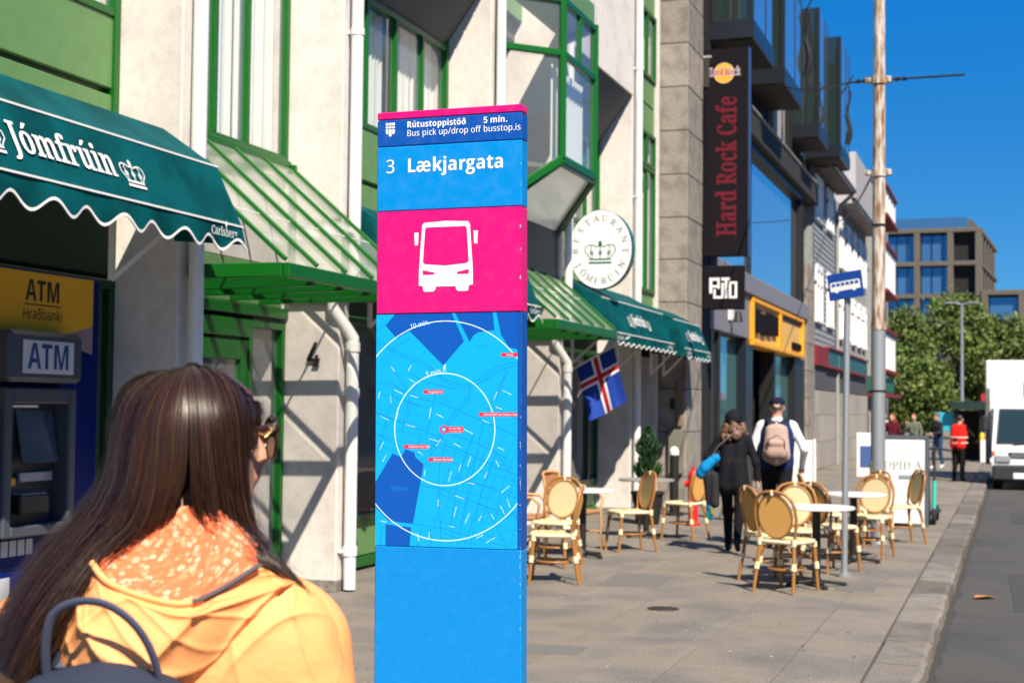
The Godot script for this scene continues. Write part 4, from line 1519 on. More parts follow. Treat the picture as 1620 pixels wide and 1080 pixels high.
func shape_box(parent: Node3D, called: String, a: Vector3, b: Vector3, m: Material, bev := 0.01) -> MeshInstance3D:
	var q := MB.new()
	q.bx(a, b, bev)
	return wpart(parent, called, q, m)

func dark_building() -> void:
	var grain := noise(91, 0.07, [[0.0, 0.8], [0.5, 0.97], [1.0, 1.0]], 512, 5)
	var streak := noise(92, 0.02, [[0.2, 0.86], [0.6, 1.0]], 256, 3)
	var st := []
	for i in 4:
		var t: float = [1.0, 0.88, 1.08, 0.95][i]
		st.append(weather(mat("stone_%d" % i, Color(0.31 * t, 0.275 * t, 0.24 * t), 0.85), grain, 0.6, streak, 0.5, nmap(93, 0.15, 2.0, 256), 0.25))
	weather(mat("dark_clad", Color(0.026, 0.025, 0.025), 0.7), grain, 0.4).metallic_specular = 0.25
	weather(mat("dark_beam", Color(0.05, 0.045, 0.04), 0.7), grain, 0.4).metallic_specular = 0.25
	mat("box_base", Color(0.012, 0.015, 0.022), 0.35)
	mat("mauve_fascia", Color(0.19, 0.185, 0.21), 0.55)
	weather(mat("concrete", Color(0.36, 0.34, 0.31), 0.85), grain, 0.5)
	var mg := mat("mirror_glass", Color(0.5, 0.66, 0.78), 0.02, 0.9)
	mg.metallic_specular = 0.7
	var B := thing("dark_modern_building", "dark grey building with projecting glass boxes and a large sky reflecting window", "building", P(-7, 0, -33))
	rng.seed = 12
	var X := -5.1
	var ys := [0.0, 0.5, 1.24, 1.95, 2.67, 3.385, 4.10, 4.80, 5.52, 6.25, 6.99, 7.72, 8.45, 9.18, 9.9, 10.6]
	blocks(B, -5.6, -5.08, -24.66, -25.95, ys, 1, st)
	blocks(B, -5.5, -5.06, -40.1, -41.75, ys.slice(0, 9), 1, st)
	shape_box(B, "wall_core", P(-12, 0, -24.7), P(-5.62, 11.5, -41.9), mats.dark_clad)
	shape_box(B, "wall_panel", P(-5.62, 7.77, -25.96), P(-5.2, 11.5, -41.8), mats.dark_clad)
	shape_box(B, "wall_panel", P(-5.62, 0, -25.96), P(-5.14, 7.15, -27.0), mats.dark_clad)
	shape_box(B, "wall_panel", P(-5.62, 4.4, -39.4), P(-5.14, 7.15, -40.08), mats.dark_clad)
	shape_box(B, "roof_edge", P(-5.9, 11.5, -24.9), P(-5.0, 11.8, -41.9), mats.dark_beam)
	shape_box(B, "beam", P(-5.6, 7.22, -25.97), P(-4.98, 7.74, -41.8), mats.dark_beam, 0.02)
	shape_box(B, "beam_cap", P(-5.6, 7.742, -25.97), P(-4.94, 7.79, -41.8), mats.concrete, 0.01)
	shape_box(B, "window_head", P(-5.6, 7.06, -27.0), P(-5.12, 7.2, -39.4), mats.dark_metal)
	# the big window
	for zz in [[-27.02, -31.85], [-31.95, -39.38]]:
		var f := MB.new()
		f.beam(P(-5.25, 4.42, zz[0]), P(-5.25, 4.42, zz[1]), 0.1, 0.08)
		f.beam(P(-5.25, 4.4, zz[0]), P(-5.25, 7.06, zz[0]), 0.1, 0.08)
		f.beam(P(-5.25, 4.4, zz[1]), P(-5.25, 7.06, zz[1]), 0.1, 0.08)
		var fw := wpart(B, "window", f, mats.dark_metal)
		var p := MB.new()
		p.quad(P(-5.27, 4.4, zz[0]), P(-5.27, 4.4, zz[1]), P(-5.27, 7.06, zz[1]), P(-5.27, 7.06, zz[0]), Vector3.RIGHT)
		wpart(fw, "pane", p, mats.mirror_glass)
	shape_box(B, "sill_band", P(-5.62, 3.98, -27.0), P(-5.02, 4.38, -40.08), mats.mauve_fascia, 0.02)
	shape_box(B, "fascia_panel", P(-5.62, 3.08, -26.9), P(-5.1, 3.97, -31.15), mats.mauve_fascia, 0.01)
	# shopfront
	shape_box(B, "shopfront_post", P(-5.5, 0, -27.0), P(-5.12, 3.06, -27.3), mats.dark_metal)
	shape_box(B, "shopfront_post", P(-5.5, 0, -28.0), P(-5.16, 3.06, -28.2), mats.dark_metal)
	shape_box(B, "shopfront_post", P(-5.5, 0, -30.7), P(-5.1, 3.06, -31.55), mats.box_base)
	shape_box(B, "shopfront_post", P(-5.5, 0, -34.9), P(-5.16, 2.95, -35.2), mats.dark_metal)
	shape_box(B, "shopfront_post", P(-5.5, 0, -38.2), P(-5.12, 2.95, -40.08), mats.dark_metal)
	shape_box(B, "stall_riser", P(-5.5, 0, -27.3), P(-5.18, 0.35, -30.7), mats.dark_metal)
	shape_box(B, "stall_riser", P(-5.5, 0, -35.2), P(-5.18, 0.35, -38.2), mats.dark_metal)
	var teal := mat("teal_glass", Color(0.1, 0.24, 0.25), 0.05, 0.35)
	for zz in [[-27.3, -28.0], [-28.2, -30.7], [-35.2, -38.2]]:
		var p := MB.new()
		p.quad(P(-5.3, 0.3, zz[0]), P(-5.3, 0.3, zz[1]), P(-5.3, 3.06, zz[1]), P(-5.3, 3.06, zz[0]), Vector3.RIGHT)
		wpart(B, "shop_pane", p, teal if zz[0] != -27.3 else mats.dark_glass)
	# upper floors: projecting glass boxes
	var bz := [[-27.2, -29.75, -4.4], [-31.2, -34.0, -4.4], [-37.6, -39.6, -4.45], [-40.7, -43.1, -4.25]]
	for q in bz:
		var z0: float = q[0]
		var z1: float = q[1]
		var x: float = q[2]
		var y0 := 8.36
		var base := MB.new()
		base.bx(P(-5.6, y0, z0), P(x, y0 + 0.36, z1), 0.015)
		var bp := wpart(B, "glass_box", base, mats.box_base)
		var so := MB.new()
		so.bx(P(-5.55, y0 - 0.02, z0 - 0.05), P(x - 0.05, y0 - 0.002, z1 + 0.05))
		wpart(bp, "soffit", so, mats.dark_beam)
		for c in [[x - 0.06, z0 - 0.06], [x - 0.06, z1 + 0.06], [-5.15, z0 - 0.06], [x - 0.06, (z0 + z1) * 0.5 - 0.35], [lerpf(-5.15, x, 0.55), z0 - 0.06]]:
			var po := MB.new()
			po.bx(P(c[0] - 0.04, y0 + 0.36, c[1] - 0.04), P(c[0] + 0.035, 11.6, c[1] + 0.04), 0.006)
			wpart(bp, "post", po, mats.dark_metal)
		var gp := MB.new()
		gp.quad(P(x - 0.035, y0 + 0.36, z0), P(x - 0.035, y0 + 0.36, z1), P(x - 0.035, 11.6, z1), P(x - 0.035, 11.6, z0), Vector3.RIGHT)
		wpart(bp, "pane", gp, mats.mirror_glass)
		var g2 := MB.new()
		g2.quad(P(-5.2, y0 + 0.36, z0 - 0.05), P(x, y0 + 0.36, z0 - 0.05), P(x, 11.6, z0 - 0.05), P(-5.2, 11.6, z0 - 0.05), Vector3.BACK)
		wpart(bp, "side_pane", g2, mats.dark_glass)
	for zz in [[-34.2, -36.0], [-30.1, -30.9], [-36.6, -37.3]]:
		shape_box(B, "column", P(-5.6, 7.8, zz[0]), P(-5.08, 11.5, zz[1]), mats.concrete if zz[0] == -34.2 else mats.dark_clad)
	for zz in [[-39.7, -40.5]]:
		shape_box(B, "window_strip", P(-5.3, 8.3, zz[0]), P(-5.15, 11.4, zz[1]), mats.mirror_glass)
	# yellow shop sign
	var Y := thing("yellow_shop_sign", "long yellow shop sign with dark cut out shapes below the mirror window", "sign", P(-5.1, 2.97, -35.2))
	var yo := mat("sign_yellow", Color(0.78, 0.36, 0.01), 0.5)
	var yi := mat("sign_yellow_pale", Color(0.7, 0.42, 0.1), 0.55)
	shape_box(Y, "sign_panel", P(-5.5, 3.0, -31.25), P(-5.1, 3.9, -39.3), yi)
	for q in [[2.96, 3.06, -31.2, -39.35], [3.86, 3.94, -31.2, -39.35], [3.06, 3.86, -31.2, -31.3], [3.06, 3.86, -35.0, -35.3], [3.06, 3.86, -39.1, -39.35]]:
		shape_box(Y, "sign_border", P(-5.4, q[0], q[2]), P(-5.02, q[1], q[3]), yo)
	shape_box(Y, "painted_shadow_strip", P(-5.3, 3.74, -35.32), P(-5.08, 3.855, -39.08), mat("olive_dark", Color(0.1, 0.07, 0.03), 0.7))  # dark strip: shade under the top border, put into its colour
	rng.seed = 8
	for k in 4:
		var z := -31.55 - k * 0.85
		shape_box(Y, "cut_out_shape", P(-5.09, 3.28 + rng.randf_range(-0.08, 0.04), z), P(-5.03, 3.72 + rng.randf_range(-0.05, 0.06), z - 0.7), mats.sign_black)
	shape_box(Y, "small_plate", P(-5.09, 3.12, -37.4), P(-5.04, 3.3, -38.9), mats.sign_black)
	# wall lamp under the square sign
	var L := thing("wall_lamp", "small white wall lamp on the grey panel below the square black sign", "lamp", P(-5.08, 3.3, -28.8))
	shape_box(L, "back_plate", P(-5.1, 3.32, -28.6), P(-5.07, 3.7, -29.1), mats.white_trim)
	var lm := MB.new()
	lm.lathe([[0.0, 0.2], [0.05, 0.2], [0.1, 0.0], [0.0, 0.0]], 12, Transform3D(Basis(), P(-4.95, 3.3, -28.85)))
	wpart(L, "shade", lm, mats.dark_metal)
	# furled banners high on the facade
	for q in [[-4.25, 9.2, -34.6, "dark furled banner on a slanted pole between the upper glass boxes"], [-4.0, 8.75, -41.2, "dark furled banner at the far corner of the dark building"]]:
		var F := thing("furled_banner", q[3], "banner", P(-5.0, q[1], q[2]), 0.0, "dark banners on the facade")
		var po := MB.new()
		po.tube([P(-5.15, q[1], q[2]), P(q[0], q[1] + 1.9, q[2] - 0.1)], 0.02, 8)
		wpart(F, "pole", po, mats.dark_metal)
		var cl := MB.new()
		var path := []
		var rr := []
		for i in 9:
			var t := i / 8.0
			path.append(P(q[0] - 0.12 + 0.05 * sin(i * 1.3), q[1] + 1.6 - 1.55 * t, q[2] - 0.1 + 0.04 * cos(i * 1.1)))
			rr.append(0.04 + 0.13 * t + 0.02 * sin(i * 2.0))
		cl.tube(path, rr, 9, true, 0.5)
		wpart(F, "cloth", cl, mat("banner_cloth", Color(0.012, 0.014, 0.016), 0.8))
	# bits on the stone pier
	shape_box(thing("intercom_panel", "small dark intercom plate on the grey stone pier", "intercom", P(-5.3, 1.6, -24.65)), "plate", P(-5.34, 1.62, -24.66), P(-5.28, 1.8, -24.62), mats.dark_metal, 0.006)
	shape_box(thing("wall_cabinet", "grey green metal cabinet fixed low on the stone pier", "cabinet", P(-5.25, 0.55, -24.6)), "door", P(-5.36, 0.56, -24.66), P(-5.12, 1.28, -24.56), mat("cabinet", Color(0.16, 0.16, 0.13), 0.6), 0.01)
	shape_box(thing("wall_plaque", "narrow brown plaque on the grey stone pier above the cabinet", "plaque", P(-5.16, 1.32, -24.62)), "plate", P(-5.24, 1.34, -24.66), P(-5.14, 2.1, -24.61), mat("plaque", Color(0.2, 0.14, 0.1), 0.5), 0.006)

func siding(parent: Node3D, x: float, z0: float, z1: float, y0: float, y1: float, pitch: float, m: Material) -> void:
	var b := MB.new()
	var n := int((y1 - y0) / pitch)
	for i in n:
		var y := y0 + i * pitch
		b.quad(P(x + 0.022, y, z0), P(x + 0.022, y, z1), P(x, y + pitch, z1), P(x, y + pitch, z0), Vector3.RIGHT)
		b.quad(P(x + 0.022, y, z0), P(x + 0.022, y, z1), P(x - 0.004, y, z1), P(x - 0.004, y, z0), Vector3.DOWN)
	wpart(parent, "siding", b, m).set_meta("kind", "stuff")

func white_window(parent: Node3D, x: float, z0: float, z1: float, y0: float, y1: float, mull := 1) -> void:
	var f := MB.new()
	var w := 0.14
	f.bx(P(x - 0.02, y0 - 0.08, z0 + 0.05), P(x + 0.09, y0 + 0.02, z1 - 0.05), 0.01)
	f.bx(P(x - 0.02, y1 - w, z0), P(x + 0.07, y1 + 0.04, z1), 0.01)
	for i in mull + 2:
		var z := lerpf(z0 - w * 0.5, z1 + w * 0.5, float(i) / (mull + 1))
		f.bx(P(x - 0.02, y0, z - w * 0.5), P(x + 0.065, y1 - w, z + w * 0.5), 0.008)
	f.bx(P(x - 0.02, lerpf(y0, y1, 0.64), z0), P(x + 0.06, lerpf(y0, y1, 0.64) + 0.1, z1))
	var fw := wpart(parent, "window", f, mats.house_white)
	var p := MB.new()
	p.quad(P(x + 0.02, y0, z0), P(x + 0.02, y0, z1), P(x + 0.02, y1, z1), P(x + 0.02, y1, z0), Vector3.RIGHT)
	wpart(fw, "pane", p, mats.dark_glass if mull > 1 else mats.blind_glass)

func houses() -> void:
	mat("house_white", Color(0.82, 0.82, 0.8), 0.5)
	mat("blind_glass", Color(0.8, 0.8, 0.78), 0.3)
	mat("house_red", Color(0.2, 0.01, 0.012), 0.6)
	var grain := noise(95, 0.06, [[0.0, 0.82], [0.5, 0.97], [1.0, 1.0]], 256, 4)
	weather(mat("house_grey", Color(0.27, 0.29, 0.3), 0.7), grain, 0.4)
	weather(mat("house_grey2", Color(0.33, 0.33, 0.32), 0.8), grain, 0.4)
	weather(mat("roof_grey", Color(0.33, 0.31, 0.31), 0.85), grain, 0.6)
	weather(mat("brown_soffit", Color(0.1, 0.085, 0.065), 0.7), grain, 0.5)
	var st := []
	for i in 3:
		st.append(weather(mat("tile_%d" % i, Color(0.36, 0.33, 0.29) * [1.0, 0.9, 1.06][i], 0.85), grain, 0.5))
	# first house
	var A := thing("grey_clad_house", "grey clapboard house with tall white windows over a tan stone ground floor", "house", P(-8, 0, -44.6))
	shape_box(A, "wall", P(-12, 0, -41.9), P(-5.14, 8.4, -47.2), mats.house_grey)
	siding(A, -5.13, -41.9, -47.2, 3.45, 8.4, 0.16, mats.house_grey)
	for zz in [[-42.2, -43.7], [-45.0, -46.5]]:
		white_window(A, -5.12, zz[0], zz[1], 4.15, 5.65)
		white_window(A, -5.12, zz[0], zz[1], 7.0, 8.15)
	rng.seed = 33
	blocks(A, -5.2, -5.08, -41.9, -47.2, [0.0, 0.75, 1.5, 2.2], 5, st)
	shape_box(A, "shade_band", P(-5.2, 2.21, -41.9), P(-5.07, 2.85, -47.2), mat("painted_shade", Color(0.07, 0.07, 0.075), 0.7))  # dark strip with the shade below the sign strip put into its colour
	var ro := MB.new()
	ro.slab([P(-4.58, 8.42, -41.95), P(-4.58, 8.42, -47.4), P(-9, 10.0, -47.4), P(-9, 10.0, -41.95)], Vector3(0.36, 0.93, 0), 0.14)
	var rr := wpart(A, "roof", ro, mats.roof_grey)
	shape_box(rr, "soffit", P(-5.1, 8.28, -41.95), P(-4.6, 8.34, -47.35), mats.brown_soffit)
	var gt := MB.new()
	gt.beam(P(-4.54, 8.36, -41.95), P(-4.54, 8.36, -47.4), 0.1, 0.1)
	wpart(rr, "gutter", gt, mats.dark_metal)
	var dp := MB.new()
	dp.tube([P(-4.56, 8.3, -47.3), P(-4.95, 7.95, -47.3), P(-5.05, 7.6, -47.3), P(-5.05, 0, -47.3)], 0.06, 8)
	wpart(A, "downpipe", dp, mats.house_grey2)
	# shop sign strip along both houses
	var S := thing("red_sign_box", "square dark red sign box at the corner of the grey house", "sign", P(-5.0, 2.87, -42.9))
	shape_box(S, "panel", P(-5.12, 2.87, -41.6), P(-4.98, 3.42, -44.4), mats.house_red)
	var S2 := thing("teal_sign_strip", "long dark teal sign strip along the stone ground floor", "sign", P(-5.0, 2.87, -50.7))
	shape_box(S2, "panel", P(-5.12, 2.93, -44.45), P(-5.0, 3.42, -57.0), mat("strip_teal", Color(0.02, 0.1, 0.11), 0.5))
	shape_box(S2, "lower_edge", P(-5.12, 2.86, -44.45), P(-4.94, 2.93, -57.0), mats.house_red)
	shape_box(S2, "upper_edge", P(-5.12, 3.42, -44.45), P(-4.94, 3.48, -57.0), mats.house_red)
	# second house
	var C := thing("grey_gabled_house", "grey rendered house with a steep pale roof and rows of white windows", "house", P(-8, 0, -52.5))
	shape_box(C, "wall", P(-12, 0, -47.45), P(-5.14, 8.2, -58.0), mats.house_grey2)
	for zz in [[-48.4, -49.5], [-50.5, -51.6], [-52.6, -53.7], [-54.7, -55.8], [-56.5, -57.5]]:
		white_window(C, -5.12, zz[0], zz[1], 3.95, 5.4)
		white_window(C, -5.12, zz[0], zz[1], 6.2, 7.7)
	blocks(C, -5.2, -5.08, -47.45, -58.0, [0.0, 0.75, 1.5, 2.2], 7, st)
	shape_box(C, "shade_band", P(-5.2, 2.21, -47.45), P(-5.07, 2.85, -58.0), mats.painted_shade)  # same painted shade carried along the second house
	var r2 := MB.new()
	var e := [P(-4.62, 8.2, -48.6), P(-4.62, 8.2, -58.2), P(-12.2, 8.2, -58.2), P(-12.2, 8.2, -48.6)]
	var t := [P(-5.0, 10.5, -52.6), P(-5.0, 10.5, -58.0), P(-10.5, 10.5, -58.0), P(-10.5, 10.5, -52.6)]
	for i in 4:
		var j := (i + 1) % 4
		r2.quad(e[i], e[j], t[j], t[i], (e[i] + e[j]) * 0.5 - P(-8.3, 8, -52.8))
	r2.quad(t[0], t[1], t[2], t[3], Vector3.UP)
	r2.quad(e[0], e[1], e[2], e[3], Vector3.DOWN)
	var rp := wpart(C, "roof", r2, mats.roof_grey)
	var g2 := MB.new()
	g2.beam(P(-4.58, 8.16, -47.5), P(-4.58, 8.16, -58.2), 0.12, 0.1)
	wpart(rp, "gutter", g2, mats.dark_metal)
	# third house: stacked bays, red trim
	var D := thing("white_bay_house", "pale house with a stack of white bay windows trimmed in dark red", "house", P(-8, 0, -62.5))
	shape_box(D, "wall", P(-12, 0, -59.0), P(-5.05, 10.6, -67.5), mats.house_grey2)
	for q in [[3.3, 4.75], [6.45, 8.1], [9.4, 10.4]]:
		var x := -4.62
		var by := MB.new()
		by.bx(P(-5.1, q[0] - 0.16, -60.4), P(x + 0.12, q[0] - 0.02, -66.0), 0.02)
		by.bx(P(-5.1, q[1] + 0.02, -60.4), P(x + 0.1, q[1] + 0.14, -66.0), 0.02)
		var bp := wpart(D, "bay", by, mats.house_red)
		for z in [-60.6, -61.9, -63.2, -64.5, -65.7]:
			var po := MB.new()
			po.bx(P(x - 0.3, q[0], z + 0.3), P(x, q[1], z - 0.3), 0.02)
			wpart(bp, "post", po, mats.house_white)
		var side := MB.new()
		side.bx(P(-5.1, q[0], -60.5), P(x - 0.05, q[1], -60.62))
		wpart(bp, "side_panel", side, mats.house_white)
		var pn := MB.new()
		pn.quad(P(x - 0.12, q[0], -60.6), P(x - 0.12, q[0], -65.8), P(x - 0.12, q[1], -65.8), P(x - 0.12, q[1], -60.6), Vector3.RIGHT)
		wpart(bp, "pane", pn, mats.dark_glass)
	shape_box(D, "green_fascia", P(-5.25, 2.4, -58.6), P(-4.7, 2.98, -66.2), mat("fascia_green", Color(0.01, 0.13, 0.07), 0.5))
	shape_box(D, "red_strip", P(-5.25, 2.2, -58.6), P(-4.4, 2.32, -66.6), mats.house_red)
	shape_box(D, "shop_pane", P(-5.25, 0.1, -58.6), P(-5.1, 2.2, -66.2), mats.dark_glass)
	var r3 := MB.new()
	r3.slab([P(-4.95, 10.6, -58.9), P(-4.95, 10.6, -67.6), P(-9, 11.2, -67.6), P(-9, 11.2, -58.9)], Vector3(0.4, 0.9, 0), 0.15)
	wpart(D, "roof", r3, mats.roof_grey)

func added_terrace() -> void:
	# unseen terrace, added to block sky light; also mirrored in the shop windows
	var pale := mat("terrace_wall", Color(0.3, 0.28, 0.25), 0.85)
	for k in 3:
		var z0: float = [6.0, -24.0, -62.0][k]
		var z1: float = [-22.0, -60.0, -100.0][k]
		var h: float = [9.0, 11.0, 9.5][k]
		var T := thing("added_terrace_building", "unseen pale terrace added across the street to cut sky light, mirrored in the windows, part %s" % ["nearest", "middle", "farthest"][k], "building", P(19, 0, (z0 + z1) * 0.5))
		shape_box(T, "wall", P(16, 0, z0), P(24, h, z1), pale)
		shape_box(T, "cornice", P(15.8, h, z0), P(24.2, h + 0.3, z1), mats.concrete)
		for f in 3:
			for i in int((z0 - z1) / 3.2):
				var z := z0 - 1.2 - i * 3.2
				shape_box(T, "window", P(15.96, 0.9 + f * 3.0, z), P(16.02, 2.6 + f * 3.0, z - 1.3), mats.dark_glass)

func modern_building() -> void:
	weather(mat("tan_concrete", Color(0.13, 0.112, 0.088), 0.8), noise(97, 0.05, [[0.0, 0.88], [1.0, 1.0]], 256, 3), 0.15)
	mat("blue_glass", Color(0.1, 0.24, 0.4), 0.05, 0.6)
	mat("ochre_metal", Color(0.36, 0.2, 0.01), 0.45, 0.2)
	var T := thing("far_office_building", "far concrete grid office block with blue glass above the trees", "building", P(-7, 0, -160), -0.063)
	# own axes: front on z = 0, x to the right
	var cell := func(called: String, x0: float, x1: float, y0: float, y1: float, z0: float, z1: float, m: Material) -> MeshInstance3D:
		var b := MB.new()
		b.bx(P(x0, y0, z0), P(x1, y1, z1), 0.03)
		return part(T, called, b, m)
	cell.call("wall", -9.0, 4.0, 0, 20.2, -0.9, -22, mats.dark_clad)
	for y in [20.0, 16.6, 13.3, 10.0, 6.7, 3.4]:
		cell.call("floor_band", -9.0, 4.25, y, y + 0.45, 0.0, -22.2, mats.tan_concrete)
	for x in [-9.0, -5.9, -2.4, 0.9, 3.65]:
		for k in 5:
			var y: float = [16.6, 13.3, 10.0, 6.7, 3.4][k]
			cell.call("pillar", x, x + 0.6, y + 0.45, y + 3.4 if k else 20.0, 0.0 - 0.02, -0.9, mats.tan_concrete)
	for x in [-8.4, -5.3, -1.8]:
		for k in 5:
			var y: float = [16.6, 13.3, 10.0, 6.7, 3.4][k]
			var w := cell.call("window", x, x + 2.5 if x < -8 else (x + 2.9 if x < -5 else x + 2.7), y + 0.5, y + 3.2, -0.75, -0.85, mats.blue_glass) as MeshInstance3D
			var fr := MB.new()
			for j in 3:
				fr.bx(P(x + 0.05 + j * 1.05, y + 0.5, -0.6), P(x + 0.13 + j * 1.05, y + 3.2, -0.74))
			part(w, "frame", fr, mats.dark_metal)
	for k in 5:
		var z := -3.0 - k * 4.0
		for y in [16.6, 13.3, 10.0]:
			cell.call("pillar", 3.6, 4.15, y + 0.45, y + 3.3, z, z - 0.8, mats.tan_concrete)
	cell.call("roof_pavilion", -9, 3.2, 20.45, 21.5, -2, -14, mats.grey_panel)
	cell.call("roof_glazing", -8.6, 2.8, 20.45, 21.7, -1.4, -1.5, mats.blue_glass)
	for q in [[17.6, 19.8, -8.9, -6.4], [12.4, 14.6, -7.4, -5.2]]:
		cell.call("ochre_bay", q[2], q[3], q[0], q[1], 0.5, -0.6, mats.ochre_metal)
		cell.call("bay_window", q[2] + 0.5, q[3] - 0.5, q[0] + 0.4, q[1] - 0.4, 0.53, 0.4, mats.blue_glass)
	# the lower wing to the right
	cell.call("wing_wall", 4.3, 8.2, 0, 13.6, -0.5, -26, mats.dark_clad)
	for y in [13.5, 10.2, 6.9]:
		cell.call("wing_band", 4.26, 8.5, y, y + 0.5, 0.3, -26.2, mats.tan_concrete)
	for x in [4.27, 7.8]:
		for y in [10.2, 6.9, 3.4]:
			cell.call("wing_pillar", x, x + 0.65, y + 0.5, y + 3.3, 0.28, -0.6, mats.tan_concrete)
	for k in 5:
		for y in [10.2, 6.9, 3.4]:
			cell.call("wing_pillar", 7.9, 8.45, y + 0.5, y + 3.3, -3.5 - k * 4.6, -4.6 - k * 4.6, mats.tan_concrete)
	cell.call("wing_window", 5.0, 7.7, 10.8, 13.3, -0.4, -0.49, mats.blue_glass)

# ---------------------------------------------------------------- trees, lamp, stall, truck
func tree(at: Vector3, h: float, r: float, sd: int, label: String) -> void:
	rng.seed = sd
	var T := thing("broadleaf_tree", label, "tree", at, 0.0, "trees at the end of the street")
	var bark := weather(mat("bark", Color(0.1, 0.075, 0.055), 0.9), noise(99, 0.1, [[0.0, 0.6], [1.0, 1.0]], 256), 1.0)
	var tr := MB.new()
	tr.tube([P(0, 0, 0), P(0.05, h * 0.25, 0.03), P(-0.05, h * 0.5, 0), P(0.08, h * 0.8, 0.05)], [0.26, 0.2, 0.15, 0.05], 10)
	for k in 9:
		var a := k * 2.4 + rng.randf()
		var y := h * (0.22 + 0.06 * k)
		var l := r * rng.randf_range(0.5, 0.85)
		tr.tube([P(0, y, 0), P(cos(a) * l * 0.5, y + l * 0.35, sin(a) * l * 0.5), P(cos(a) * l, y + l * 0.8, sin(a) * l)], [0.09, 0.06, 0.02], 6)
	part(T, "trunk", tr, bark)
	var lv := MB.new()
	var n := 210
	for c in n:
		var y := h * (0.18 + 0.8 * c / n)
		var prof := sin(clampf((y / h - 0.1) / 0.93, 0, 1) * PI)
		var rr := r * (0.35 + 0.65 * prof) * rng.randf_range(0.45, 1.0)
		var a := rng.randf() * TAU
		var ce := P(cos(a) * rr, y, sin(a) * rr)
		var cs := r * rng.randf_range(0.14, 0.3)
		var t := rng.randf_range(0.65, 1.25)
		var warm := rng.randf_range(0.9, 1.25)
		for k in 62:
			var d := Vector3(rng.randfn(), rng.randfn() * 0.75, rng.randfn()) * cs * 0.55
			var s := rng.randf_range(0.07, 0.18)
			var u := Vector3(rng.randfn(), rng.randfn(), rng.randfn()).normalized()
			var w := u.cross(Vector3(rng.randfn(), rng.randfn(), rng.randfn())).normalized()
			var j := t * rng.randf_range(0.8, 1.2)
			lv.paint(Color(0.1 * j * warm, 0.158 * j, 0.026 * j))
			var p := ce + d
			var nn := u.cross(w)
			lv.tri(p - u * s, p + w * s * 0.55, p + u * s, nn)
			lv.tri(p - u * s, p - w * s * 0.55, p + u * s, nn)
	var lm := vmat("leaves", 0.6)
	lm.backlight = Color(0.3, 0.3, 0.2)
	part(T, "crown", lv, lm).set_meta("kind", "stuff")

